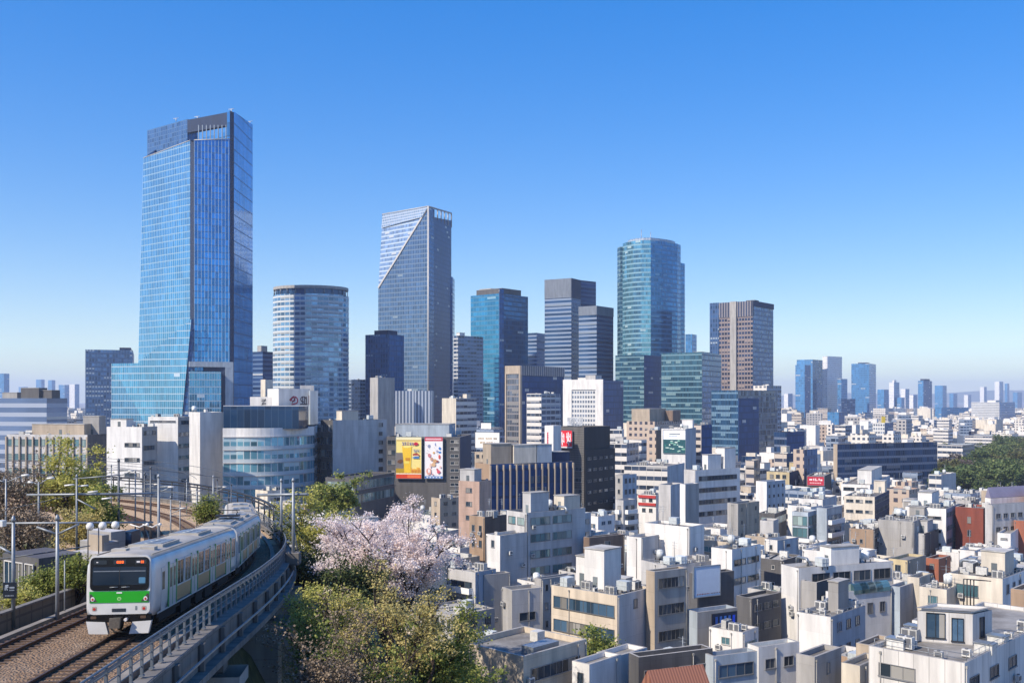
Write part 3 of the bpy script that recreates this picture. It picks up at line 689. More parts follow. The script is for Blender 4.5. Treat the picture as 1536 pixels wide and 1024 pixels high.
dv = (vc - vb).normalized(); nn = Vector((-.42, -.88, .2)).normalized(); pv_ = dv.cross(nn).normalized() * .75; m = MB(); a4, b4 = vb + nn * .7, vc + nn * .7; m.poly([a4 - pv_, a4 + pv_, b4 + pv_, b4 - pv_]); m.poly([b4 - pv_, a4 - pv_, a4 - pv_ - nn * .8, b4 - pv_ - nn * .8]); m.poly([a4 + pv_, b4 + pv_, b4 + pv_ - nn * .8, a4 + pv_ - nn * .8]); m.tube([vb + nf, vb + nf - Vector((0, 0, vb.z))], .8, 6); m.tube([la, lb], .5, 6); m.build('edge_trim', [M_FRAMEW], T)
ztr = ZY(320, 962); e = ab(br, rr, .22)
wallp(T, 'curtain_wall', MATS['side_navy'], br, e, 0, vb.z); wallp(T, 'curtain_wall', MATS['plain_navy'], e, rr, 0, 0, za=vb.z - 7, zb=ztr - 7, v0=0)
m = MB(); bk = rr + Vector((-50, 12)); m.wall(tuple(rr), tuple(bk), 0, ztr - 7, 0); m.wall(tuple(bk), tuple(bl), 0, 0, 0, a2=tuple(bk), b2=(A_[0], A_[1]), za=A_[2], zb=A_[2]); m.poly([(*br, vb.z - 8), (*rr, ztr - 8), (*bk, ztr - 8), (A_[0], A_[1], A_[2] - 4)], 0); m.poly([(*bl, 0), C_, A_], 0); m.build('curtain_wall', [MATS['side_navy']], T)
for i in range(6):
    p = ab(e, rr, i / 5); m = MB(); m.tube([(*p, vb.z - 8), (*p, vb.z + (ztr - vb.z) * i / 5)], .6, 5); m.build('crown_post', [M_FRAME], T)
m = MB(); m.tube([(*br, vb.z), (*rr, ztr)], .8, 6); m.build('crown_rail', [M_FRAME], T)
boxp(T, 'side_wing', [MATS['side_navy'], ROOFS[2]], [rr + Vector((-4, -8)), rr + Vector((1.2, 0)), rr + Vector((2, 20)), rr + Vector((-6, 20))], 0, ZY(414, 955))
for px, zz in ((588, 223), (600, 224)):
    c = P2(px, 940); m = MB(); m.box(c.x - 1.2, c.x + 1.2, c.y - 1, c.y + 1, zz - 6, zz + 1, 0); m.tube([(c.x - 4, c.y, zz + 1.5), (c.x + 5, c.y, zz + 2.2)], .4, 5); m.build('cleaning_crane', [M_DARK], T)
placed('the diagonal-cut tower', 567, 679, 310, 600, 900, [bl, br, rr, bk])
# ------------------------------------------------------------------ other towers
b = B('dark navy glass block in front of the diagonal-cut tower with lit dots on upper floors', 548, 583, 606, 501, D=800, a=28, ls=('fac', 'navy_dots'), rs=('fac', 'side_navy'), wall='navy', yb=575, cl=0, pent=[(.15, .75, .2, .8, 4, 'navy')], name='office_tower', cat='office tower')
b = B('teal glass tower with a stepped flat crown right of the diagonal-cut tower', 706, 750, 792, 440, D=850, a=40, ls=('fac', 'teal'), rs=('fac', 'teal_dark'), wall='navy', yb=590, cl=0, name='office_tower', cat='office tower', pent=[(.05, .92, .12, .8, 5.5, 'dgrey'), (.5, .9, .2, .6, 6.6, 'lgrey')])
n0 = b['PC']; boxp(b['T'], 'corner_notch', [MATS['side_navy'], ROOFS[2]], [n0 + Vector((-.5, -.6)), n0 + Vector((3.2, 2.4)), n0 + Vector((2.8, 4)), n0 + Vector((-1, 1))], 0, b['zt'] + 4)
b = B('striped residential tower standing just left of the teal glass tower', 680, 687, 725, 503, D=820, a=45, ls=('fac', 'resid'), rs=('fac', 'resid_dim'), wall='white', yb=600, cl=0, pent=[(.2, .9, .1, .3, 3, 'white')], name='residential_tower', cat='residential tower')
T2 = 'twin office tower'
b = B('taller of the two joined striped towers with a plain grey top', 817, 857, 871, 418, D=950, a=30, ls=('fac', 'stripe'), rs=('fac', 'stripe_dim'), wall='navy', yb=560, cl=0, pent=[], name='striped_tower', cat='office tower')
d = b['PC'] - b['PL']; nrm = Vector((d.y, -d.x)).normalized() * .35; boxp(b['T'], 'top_band', [WALLS['slate'], ROOFS[2]], slab(b['PL'] + nrm, b['PC'] + nrm, 3), ZY(446, 950), b['zt'] + .6)
s_ = b['PR'] - b['PC']; boxp(b['T'], 'top_band', [WALLS['navy'], ROOFS[2]], slab(b['PC'] + Vector((.35, -.3)), b['PR'] + Vector((.35, -.3)), 3), ZY(446, 950), b['zt'] + .6)
rp = b['PR']; boxp(b['T'], 'rear_wing', [MATS['stripe_dim'], ROOFS[2]], slab(P2(869, 985), P2(894, 1000), 25), 0, ZY(420, 985))
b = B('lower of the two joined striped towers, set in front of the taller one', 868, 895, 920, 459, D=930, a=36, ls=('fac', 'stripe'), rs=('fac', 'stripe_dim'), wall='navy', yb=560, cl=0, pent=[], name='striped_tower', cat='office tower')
boxp(b['T'], 'top_band', [WALLS['slate'], ROOFS[2]], [p + Vector((0, -.3)) for p in (b['PL'] + Vector((-.2, 0)), b['PC'], b['PR'] + Vector((.3, 0)), b['PB'])], ZY(472, 930), b['zt'] + .4)
# rounded green-blue tower
pts = [P2(926, 925), P2(930, 917), P2(934, 917), P2(940, 909), P2(950, 902), P2(962, 898), P2(976, 897), P2(992, 903), P2(1008, 912), P2(1016, 918), P2(1021, 926), P2(1027, 932), P2(1027.5, 945), P2(1012, 985), P2(945, 980)]
T = thing('rounded_tower', 'rounded green-blue glass tower with roof masts above two striped blocks', 'skyscraper', (pts[6].x, 940, 0))
zt = ZY(361, 900); zs = ZY(372, 925)
m = MB(); u = 0
for i in range(2, 6): u = m.wall(pts[i], pts[i+1], 0, zt, 0, u, v0=zt - 420, smooth=True)
m.build('curtain_wall', [MATS['green_glass']], T)
m = MB()
for i in range(6, 10): u = m.wall(pts[i], pts[i+1], 0, zt, 0, u, v0=zt - 420)
m.build('curtain_wall', [MATS['green_glass_r']], T)
m = MB()
for i, j in ((0, 1), (1, 2)): u = m.wall(pts[i], pts[j], 0, zs, 0, u)
m.build('side_bay', [MATS['hstripe_teal']], T)
m = MB()
for i in range(10, 14): u = m.wall(pts[i], pts[i+1], 0, ZY(395, 930), 0, u)
u = m.wall(pts[14], pts[0], 0, zs, 0, u); m.build('side_bay', [MATS['green_glass_r']], T)
m = MB(); m.poly([(p.x, p.y, zt - 1) for p in pts[2:11]] + [(pts[13].x, pts[13].y, zt - 1), (pts[14].x, pts[14].y, zt - 1)], 0); m.wall(pts[10], pts[13], zs - 40, zt - 1, 0); m.wall(pts[14], pts[2], zs - 20, zt - 1, 0); m.build('roof', [WALLS['dgrey']], T)
c = [ab(P2(976, 935), p, .82) for p in pts[2:11]]; m = MB()
for i in range(8): m.wall(c[i], c[i+1], zt - 1, zt + 3.4, 0)
m.poly([(p.x, p.y, zt + 3.4) for p in c], 0); m.build('crown_screen', [MATS['lattice']], T)
for px, h in ((962, 14), (976, 12), (955, 6)):
    c = P2(px, 925); m = MB(); m.tube([(c.x, c.y, zt), (c.x, c.y, zt + h)], .3, 5); m.build('roof_mast', [M_METAL], T)
placed('the rounded glass tower', 925, 1029, 357, 560, 897, pts)
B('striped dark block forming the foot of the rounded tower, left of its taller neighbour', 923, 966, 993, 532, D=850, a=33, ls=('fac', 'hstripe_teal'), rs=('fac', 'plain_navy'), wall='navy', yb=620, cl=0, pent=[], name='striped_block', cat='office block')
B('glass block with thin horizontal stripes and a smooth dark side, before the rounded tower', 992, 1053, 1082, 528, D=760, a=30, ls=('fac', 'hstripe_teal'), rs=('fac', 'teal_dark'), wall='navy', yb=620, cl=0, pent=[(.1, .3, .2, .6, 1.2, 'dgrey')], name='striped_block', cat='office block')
b = B('brown ribbed tower with a wide pale pier up its middle', 1065, 1129, 1160, 452, D=860, a=38, ls=('fac', 'brown_win'), rs=('fac', 'navy_dots'), wall='brown', yb=570, cl=0, pent=[(.1, .3, .3, .5, 3, 'dgrey')], name='brown_tower', cat='office tower')
for u0, u1, pr, mt, zz in ((.78, 1.0, .6, 'navy_dots', 0), (.36, .50, 2.0, 'brown_rib', 1), (.0, .36, .5, 'top', 0), (.50, .78, .5, 'top', 0)):
    a_, b_ = ab(b['PC'], b['PL'], u1), ab(b['PC'], b['PL'], u0); d = (b_ - a_).normalized(); n = Vector((d.y, -d.x)) * pr
    if mt == 'top': boxp(b['T'], 'top_louvre', [MATS['brown_rib'], ROOFS[2]], slab(a_ + n, b_ + n, 3), ZY(474, 860), b['zt'] + .5)
    else: boxp(b['T'], 'pier' if zz else 'side_bay', [WALLS['grey'] if zz else MATS[mt], ROOFS[2]], slab(a_ + n, b_ + n, 3 + pr), 0, b['zt'] + .8)
boxp(b['T'], 'top_frame', [WALLS['navy'], ROOFS[2]], slab(b['PC'] + Vector((.5, -.4)), b['PR'] + Vector((.5, -.4)), 2), b['zt'] - 4, b['zt'] + .7)
b = B('dark office block with a smooth navy middle, before the brown ribbed tower', 1067, 1107, 1166, 585, D=620, a=42, ls=('fac', 'hstripe_navy'), rs=('fac', 'ripple'), wall='navy', yb=680, cl=0, pent=[], name='dark_block', cat='office block')
e_ = ab(b['PC'], b['PR'], .5); n = Vector((.35, -.3)); boxp(b['T'], 'smooth_panel', [MATS['plain_navy'], ROOFS[2]], slab(b['PC'] + n, e_ + n, 2), 0, b['zt'] - 5)
B('white slab peeping over the dark office block beside the brown ribbed tower', 1130, 1150, 1172, 578, D=700, a=40, wall='whitep', ls=('fac', 'punch_white'), rs=('fac', 'resid_dim'), yb=640, cl=.5, name='office_tower')
b = B('brown framed dark block left of the white pillbox block, louvred along its top', 758, 781, 846, 549, D=650, a=38, ls=('fac', 'frame_brown'), rs=('fac', 'plain_navy'), wall='dgrey', yb=640, cl=0, pent=[], name='framed_block', cat='office block')
for a_, b_, mt in ((b['PL'], b['PC'], 'beige'),):
    n = Vector((-.3, -.4)); boxp(b['T'], 'top_band', [WALLS[mt], ROOFS[2]], slab(a_ + n, b_ + n, 2), b['zt'] - 5, b['zt'] + .4)
    for q in (a_, ab(b_, a_, .08)): boxp(b['T'], 'frame_pier', [WALLS[mt], ROOFS[2]], slab(q + n, q + n + (b_ - a_) * .08, 2), 0, b['zt'] - 5.01)
n = Vector((.4, -.35)); boxp(b['T'], 'top_louvre', [MATS['brown_rib'], ROOFS[2]], slab(b['PC'] + n, b['PR'] + n, 2), b['zt'] - 6, b['zt'] + .4)
b = B('white windowless block with a fine grid front and a dark right side', 845, 905, 935, 570, D=640, a=30, ls=('fac', 'fine_grid'), rs=('fac', 'plain_navy'), wall='white', yb=640, cl=0, pent=[(.35, .6, .3, .6, 4, 'lgrey'), (.6, .85, .4, .7, 2.5, 'white')], name='white_block', cat='office block')
n = Vector((-.3, -.5)); boxp(b['T'], 'white_surround', [WALLS['white']], slab(b['PL'] + n, ab(b['PL'], b['PC'], .22) + n, 1), 0, b['zt'] + .5); boxp(b['T'], 'white_surround', [WALLS['white']], slab(ab(b['PL'], b['PC'], .82) + n, b['PC'] + n, 1), 0, b['zt'] + .5); boxp(b['T'], 'white_surround', [WALLS['white']], slab(ab(b['PL'], b['PC'], .22) + n, ab(b['PL'], b['PC'], .82) + n, 1), b['zt'] - 6, b['zt'] + .5)
B('white apartment tower with balcony bands, standing before the brown framed dark block', 790, 812, 841, 590, D=560, a=40, wall='white', ls=('fac', 'band_white'), rs=('fac', 'resid'), yb=655, cl=.6, name='apartment_tower', cat='apartment block')
B('plain grey concrete slab left of the vertical-finned blocks', 555, 567, 592, 566, D=560, a=48, wall='grey', wall_r='grey', yb=640, cl=.6, ls=None, name='office_block')
B('pale blue block with vertical fins, first beside the grey concrete slab', 593, 621, 622, 586, D=585, a=6, ls=('fac', 'fin_blue'), wall='blue', yb=645, cl=.4, name='finned_block', cat='office block')
B('pale blue block with vertical fins, second from the grey concrete slab', 622, 648, 649, 586, D=578, a=6, ls=('fac', 'fin_blue'), wall='blue', yb=645, cl=.4, name='finned_block', cat='office block')
B('cream block with a blank left side and dark striped front, below the residential tower', 663, 684, 715, 597, D=560, a=42, wall='cream', rs=('fac', 'band_white'), yb=650, cl=1, name='office_block')
B('blue gridded slab block rising behind the left edge of the tallest skyscraper', 121, 128, 199, 524, D=880, a=70, wall='lgrey', rs=('fac', 'navy_dots'), yb=605, cl=0, pent=[(.3, .8, .7, .95, 4, 'navy')], name='slab_block', cat='office tower')
B('dim striped office tower right of the tallest skyscraper, behind the white logo block', 379, 394, 412, 527, D=900, a=35, wall='navy', ls=('fac', 'stripe_dim'), rs=('fac', 'stripe_dim'), yb=575, cl=0, pent=[(.5, .9, .3, .8, 6, 'grey')], name='office_tower', cat='office tower')
B('cream stair block standing behind the white logo block', 391, 398, 407, 569, D=640, a=35, wall='cream', yb=582, cl=.3, pent=[], name='stair_block')
B('low blue-grey block between the round tower and the navy glass block', 522, 540, 553, 569, D=840, a=30, wall='blue', ls=('fac', 'resid_dim'), rs=('fac', 'resid_dim'), yb=610, cl=.5, name='office_block')
B('striped slim office block between the teal tower and the joined striped towers', 792, 805, 818, 499, D=1050, a=30, wall='blue', ls=('fac', 'stripe'), rs=('fac', 'stripe_dim'), yb=560, cl=0, pent=[], name='slim_tower', cat='office tower')
B('small blue tower top peeping between the rounded tower and the brown ribbed tower', 1028, 1038, 1045, 501, D=1150, a=30, wall='blue', ls=('fac', 'far_blue'), rs=('fac', 'far_blue'), yb=530, cl=0, pent=[], name='slim_tower', cat='office tower')
# ------------------------------------------------------------------ hazy far towers
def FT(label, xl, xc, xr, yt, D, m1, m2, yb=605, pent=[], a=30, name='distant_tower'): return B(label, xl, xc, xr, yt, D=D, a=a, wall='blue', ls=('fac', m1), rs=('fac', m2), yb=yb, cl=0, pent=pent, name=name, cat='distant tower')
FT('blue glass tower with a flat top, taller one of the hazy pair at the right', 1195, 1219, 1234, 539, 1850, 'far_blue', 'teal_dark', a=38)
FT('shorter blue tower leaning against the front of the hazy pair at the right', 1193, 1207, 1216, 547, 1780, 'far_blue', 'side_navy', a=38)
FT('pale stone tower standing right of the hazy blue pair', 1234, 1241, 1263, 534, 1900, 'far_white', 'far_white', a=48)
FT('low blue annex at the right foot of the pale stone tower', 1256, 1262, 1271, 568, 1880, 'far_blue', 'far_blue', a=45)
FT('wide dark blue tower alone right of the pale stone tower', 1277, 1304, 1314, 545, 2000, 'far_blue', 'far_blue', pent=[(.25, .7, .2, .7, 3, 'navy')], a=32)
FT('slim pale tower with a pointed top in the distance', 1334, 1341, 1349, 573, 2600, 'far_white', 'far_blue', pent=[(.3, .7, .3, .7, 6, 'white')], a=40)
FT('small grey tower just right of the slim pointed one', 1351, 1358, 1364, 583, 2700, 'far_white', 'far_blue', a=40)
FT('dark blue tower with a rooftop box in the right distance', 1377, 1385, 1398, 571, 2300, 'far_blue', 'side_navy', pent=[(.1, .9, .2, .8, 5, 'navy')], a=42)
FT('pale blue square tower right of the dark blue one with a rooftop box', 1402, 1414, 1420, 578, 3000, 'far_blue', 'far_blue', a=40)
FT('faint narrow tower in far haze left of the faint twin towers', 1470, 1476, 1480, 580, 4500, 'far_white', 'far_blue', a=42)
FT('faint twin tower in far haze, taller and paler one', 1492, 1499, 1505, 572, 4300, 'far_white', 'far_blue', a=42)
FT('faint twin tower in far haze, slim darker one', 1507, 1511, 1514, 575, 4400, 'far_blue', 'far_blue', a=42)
FT('hazy blue tower above the skyline at the far left edge', -6, 6, 14, 560, 2600, 'far_blue', 'far_blue', a=20)
FT('faint grey tower in the left haze, wider of the middle pair', 54, 62, 67, 569, 4200, 'far_blue', 'far_blue', a=20)
FT('faint grey tower in the left haze, slimmer of the middle pair', 72, 78, 83, 570, 4000, 'far_blue', 'far_blue', a=20)
FT('faint low tower in the left haze beside the blue gridded slab', 88, 97, 104, 577, 3500, 'far_blue', 'far_blue', a=20)
FT('faint pale tower in the left haze touching the blue gridded slab', 104, 112, 119, 576, 3700, 'far_white', 'far_blue', a=20)

FT('blue-grey wide slab in the right distance below the pale square tower', 1402, 1412, 1453, 611, 2000, 'far_blue', 'far_blue', a=60, yb=630, name='distant_block')
FT('white gridded slab in the right distance beside the blue-grey wide slab', 1457, 1499, 1524, 603, 1800, 'fine_grid', 'far_blue', a=42, yb=630, name='distant_block', pent=[(.3, .6, .3, .7, 4, 'white')])
FT('dark navy block in front of the pale stone tower', 1257, 1262, 1283, 598, 1500, 'navy_dots', 'navy_dots', a=52, yb=625, name='distant_block')
FT('pale blue ringed block at the foot of the hazy pair', 1241, 1258, 1267, 618, 1200, 'far_blue', 'side_navy', a=42, yb=638, name='distant_block')
FT('cream apartment slab, slimmer of two before the dark navy block', 1240, 1248, 1253, 637, 820, 'punch_white', 'resid_dim', a=42, yb=655, name='apartment_tower')
FT('cream apartment slab, wider of two before the dark navy block', 1252, 1268, 1278, 638, 800, 'band_white', 'resid_dim', a=42, yb=655, name='apartment_tower')
b = FT('cream box building with a blank wall and a small yellow roof rig', 1309, 1327, 1340, 634, 800, 'fine_grid', 'navy_dots', a=40, yb=652, name='box_building')
c = b['q'](.4, .4); m = MB(); m.box(c.x - 1.2, c.x + 1.2, c.y - 1, c.y + 1, b['dz'], b['dz'] + 5.5); m.build('roof_rig', [plain('rig_yellow', '#c9b13a', .6)], b['T'])
FT('long low white office beyond the park woodland', 1447, 1488, 1500, 654, 1080, 'band_white', 'resid_dim', a=35, yb=668, name='distant_block')
FT('white low block with a sandy end between the long dark office and the park', 1406, 1444, 1462, 668, 660, 'band_white', 'punch_tan', a=38, yb=680, name='distant_block')
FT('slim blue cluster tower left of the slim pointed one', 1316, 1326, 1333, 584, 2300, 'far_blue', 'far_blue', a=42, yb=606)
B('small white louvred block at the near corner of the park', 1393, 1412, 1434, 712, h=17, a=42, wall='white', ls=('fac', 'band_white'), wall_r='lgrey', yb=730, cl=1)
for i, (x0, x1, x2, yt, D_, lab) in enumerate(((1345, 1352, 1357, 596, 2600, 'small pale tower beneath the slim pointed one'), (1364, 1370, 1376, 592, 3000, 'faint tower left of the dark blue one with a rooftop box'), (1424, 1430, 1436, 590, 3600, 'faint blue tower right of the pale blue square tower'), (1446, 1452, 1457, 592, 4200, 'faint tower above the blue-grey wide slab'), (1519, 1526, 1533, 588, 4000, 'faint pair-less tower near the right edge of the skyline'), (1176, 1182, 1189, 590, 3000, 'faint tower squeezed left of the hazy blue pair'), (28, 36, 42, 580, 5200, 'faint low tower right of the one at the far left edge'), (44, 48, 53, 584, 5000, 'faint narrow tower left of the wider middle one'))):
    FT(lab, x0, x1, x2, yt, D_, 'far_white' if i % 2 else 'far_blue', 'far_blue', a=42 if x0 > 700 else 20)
# ------------------------------------------------------------------ flat signs
def sign_panel(T, org, rz, w, h, th, mat, name='panel', back=None):
    """panel of real thickness, its lower left front corner at org"""
    m = MB(); m.box(0, w, 0, th, 0, h); return at(T, m.mesh(name, [mat]), name, org, rz)
def marks(T, org, rz, shapes, name='lettering', depth=.03, lift=.015):
    """flat coloured shapes on a sign: (points in sign metres, colour)"""
    groups = {}
    for pts, c in shapes: groups.setdefault(c, []).append(pts)
    k = 0
    for c, L in groups.items():
        m = MB(); y = -lift - .012 * k
        for pts in L: m.poly([(x, y, z) for x, z in pts])
        at(T, m.mesh(name, [plain('sign_' + c.strip('#'), c, .5, 0, .05)]), name, org, rz); k += 1
def rect(x0, z0, x1, z1): return [(x0, z0), (x1, z0), (x1, z1), (x0, z1)]
def stroke(p, q, w):
    p, q = Vector(p), Vector(q); d = (q - p).normalized(); n = Vector((-d.y, d.x)) * w / 2; return [tuple(p - n), tuple(q - n), tuple(q + n), tuple(p + n)]
def blob(cx, cz, rx, rz, r, n=9): return [(cx + rx * math.cos(2*math.pi*i/n) * r.uniform(.75, 1.1), cz + rz * math.sin(2*math.pi*i/n) * r.uniform(.75, 1.1)) for i in range(n)]
def scribble(x, z, w, h, r, c, n=7):
    """one unreadable character made of brush strokes"""
    out = []
    for i in range(n):
        if i % 2: p, q = (x + r.random() * w, z), (x + r.random() * w, z + h)
        else: zz = z + h * r.random(); p, q = (x, zz), (x + w, zz + h * r.uniform(-.1, .1))
        out.append((stroke(p, q, max(w, h) * .13), c))
    return out
# ------------------------------------------------------------------ buildings left of centre
Bd = lambda o=None, **k: dict(o or {}, **k)
B('grey office block with glazed stripes at the far left, behind the beige pillared block', -20, 70, 101, 597, D=430, a=12, wall='lgrey', ls=('fac', 'grey_band'), rs=('fac', 'grey_band'), yb=660, cl=2, par=.6, pent=[(.2, .5, .2, .6, 5, 'dgrey'), (.02, .3, .3, .7, 4, 'dgrey'), (.6, .85, .3, .7, 3, 'grey')], roof=1)
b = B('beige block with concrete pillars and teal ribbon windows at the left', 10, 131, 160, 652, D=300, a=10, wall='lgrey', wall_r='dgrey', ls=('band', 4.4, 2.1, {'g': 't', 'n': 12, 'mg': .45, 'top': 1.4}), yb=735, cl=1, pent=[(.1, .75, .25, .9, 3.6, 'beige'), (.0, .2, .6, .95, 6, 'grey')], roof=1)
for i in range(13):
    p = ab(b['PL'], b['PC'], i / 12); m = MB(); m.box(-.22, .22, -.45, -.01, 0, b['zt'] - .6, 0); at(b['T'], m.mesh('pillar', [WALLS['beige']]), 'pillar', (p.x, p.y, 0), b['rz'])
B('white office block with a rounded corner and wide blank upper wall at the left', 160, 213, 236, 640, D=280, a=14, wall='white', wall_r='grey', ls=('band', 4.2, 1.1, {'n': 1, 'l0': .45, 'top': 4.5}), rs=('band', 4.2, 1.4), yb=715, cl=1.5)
B('white tiled block with a fine louvred attic, left of the tall blank white slab', 222, 267, 284, 625, D=290, a=12, wall='whitep', wall_r='grey', ls=('band', 40, .5, {'n': 1}), rs=('band', 3.4, 1.2, {'mg': .3}), yb=720, cl=.7, roof=1, pent=[])
B('tall blank white slab left of the curved glass building', 283, 300, 335, 618, D=313, a=55, wall='whitep', wall_r='white', yb=728, cl=.5, pent=[], roof=1)
# curved glass building with white attic
T = thing('curved_building', 'curved glass building with a white band on top, behind the railway bend', 'building', (PX(400, 320), 320, 0))
zt, zg = ZY(643, 300), ZY(656, 300); N = 22; ang = [R(-100 + 92 * i / N) for i in range(N + 1)]
cxx, cyy, rr_ = PX(395, 330), 330, 19.
arc = [P2(334, 308)] + [Vector((cxx + rr_ * math.cos(a) * .92, cyy + rr_ * math.sin(a) * 1.15)) for a in ang] ; arc.append(Vector((arc[-1].x - 3, arc[-1].y + 22)))
m = MB(); k = MB(); u = 0
for i in range(len(arc) - 1):
    m.wall(arc[i], arc[i+1], 0, zg, 0, u, v0=zg - 200, smooth=0 < i < len(arc) - 2); u = k.wall(arc[i], arc[i+1], zg, zt, 0, u)
m.build('curtain_wall', [MATS['curve']], T); k.build('attic_wall', [WALLS['white']], T)
m = MB(); bk = Vector((arc[0].x, arc[-1].y)); m.poly([(*p, zt - .4) for p in arc] + [(*bk, zt - .4)], 0); m.wall(arc[-1], bk, 0, zt, 0); m.wall(bk, arc[0], 0, zt, 0); m.build('roof', [ROOFS[0]], T)
for fl in range(6):
    zz = zg - 4.0 * fl - 1.25; m = MB()
    for i in range(len(arc) - 2):
        a_, b_ = arc[i], arc[i+1]; d = (b_ - a_).normalized(); n = Vector((d.y, -d.x)) * .25
        m.wall(a_ + n, b_ + n, zz + .9, zz + 1.25, 0); m.poly([(*(a_ + n), zz + 1.25), (*(b_ + n), zz + 1.25), (*b_, zz + 1.25), (*a_, zz + 1.25)], 0)
    m.build('floor_band', [WALLS['lgrey']], T)
pg = [P2(335, 314), P2(448, 312), P2(462, 322), P2(462, 345), P2(335, 345)]
boxp(T, 'glass_penthouse', [MATS['pent_glass'], ROOFS[1]], pg, zt - .4, ZY(609, 313))
placed('the curved glass building', 334, 491, 610, 735, 302, arc + [bk])
# white logo block on top
T = thing('logo_block', 'white sign block with red and dark characters, behind the curved glass building', 'rooftop sign', (PX(420, 352), 352, 0))
D = 352; boxp(T, 'wall', [WALLS['white'], ROOFS[1]], slab(P2(375, D), P2(412, D), 12), 0, ZY(595, D)); boxp(T, 'sign_wall', [WALLS['white'], ROOFS[1]], slab(P2(418, D - 6), P2(465, D), 12), 0, ZY(583, D))
boxp(T, 'wall', [WALLS['lgrey'], ROOFS[1]], slab(P2(450, D + 14), P2(471, D + 15), 8), 0, ZY(577, D)); boxp(T, 'wall', [WALLS['blue'], ROOFS[1]], slab(P2(465.3, D - 2), P2(477, D - 1), 10), 0, ZY(586, D))
r = random.Random(3); px_m = D / F
sa, sb = P2(418, D - 6), P2(465, D); srz = math.atan2(sb.y - sa.y, sb.x - sa.x); L = []
c0 = (17, 0); zb = ZY(607, D) ; H = 14 * px_m
def ring(cx, cz, a, b, w, a0, a1, n=14): return [stroke((cx + a * math.cos(R(a0 + (a1-a0)*i/n)), cz + b * math.sin(R(a0 + (a1-a0)*i/n))), (cx + a * math.cos(R(a0 + (a1-a0)*(i+1)/n)), cz + b * math.sin(R(a0 + (a1-a0)*(i+1)/n))), w) for i in range(n)]
x0 = 16.5 * px_m; s_ = 13 * px_m; L += [(q, '#a81e34') for q in ring(x0 + s_*.55, s_*.5, s_*.42, s_*.45, s_*.13, -40, 190)] + [(q, '#a81e34') for q in ring(x0 + s_*.45, s_*.62, s_*.2, s_*.2, s_*.1, 0, 360)]
L += [(stroke((x0, s_*.55), (x0 + s_*.5, s_*1.0), s_*.12), '#7a1426'), (stroke((x0 + s_*.25, s_*.05), (x0 + s_*.9, s_*.2), s_*.14), '#a81e34'), (stroke((x0 + s_*.3, s_*.2), (x0 + s_*.7, s_*.85), s_*.1), '#5a1830')]
x1 = x0 + s_ * 1.25; L += [(q, '#3a2438') for q in ring(x1 + s_*.4, s_*.65, s_*.32, s_*.3, s_*.11, 0, 300)] + [(stroke((x1 + i * s_*.25, s_*.05), (x1 + i*s_*.22 + s_*.1, s_*.95), s_*.1), '#3a2438') for i in (1, 2, 3)] + [(stroke((x1, s_*.08), (x1 + s_*.9, s_*.08), s_*.13), '#3a2438'), (stroke((x1 + s_*1.08, 0), (x1 + s_*1.08, s_*1.1), s_*.1), '#7a2030')]
marks(T, (sa.x, sa.y, zb), srz, L, 'red_logo')
L = []; 
for i in range(5): L += [(stroke((17*px_m + r.random()*.3, i*2.3*px_m + .2), (24*px_m, i*2.3*px_m + .2 + r.uniform(-.1, .1)), .22), '#2d2b2e'), (stroke((17.5*px_m + i*.3, i*2.3*px_m), (18*px_m + i*.3, i*2.3*px_m + .5), .2), '#2d2b2e')]
marks(T, (*P2(375, D - .05), ZY(609, D)), 0, L, 'sign_lettering')
placed('the white logo block', 375, 477, 577, 610, 348, [P2(375, 350), P2(477, 346), P2(477, 362), P2(375, 362)])
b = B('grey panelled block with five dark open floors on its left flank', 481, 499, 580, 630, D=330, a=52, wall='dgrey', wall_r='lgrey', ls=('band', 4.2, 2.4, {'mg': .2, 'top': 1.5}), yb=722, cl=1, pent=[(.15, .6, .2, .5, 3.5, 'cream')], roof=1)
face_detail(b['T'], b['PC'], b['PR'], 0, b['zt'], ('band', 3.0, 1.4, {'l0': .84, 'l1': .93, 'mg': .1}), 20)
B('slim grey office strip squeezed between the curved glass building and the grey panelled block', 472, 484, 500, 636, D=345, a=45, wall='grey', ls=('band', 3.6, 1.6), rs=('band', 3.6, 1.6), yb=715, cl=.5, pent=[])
B('low glass pavilion with a flat roof below the grey panelled block', 488, 533, 592, 717, h=26, a=20, wall='dgrey', ls=('band', 4, 2.6, {'g': 't'}), rs=('band', 4, 2.6, {'g': 't'}), yb=744, cl=0, pent=[], roof=2, name='glass_pavilion')
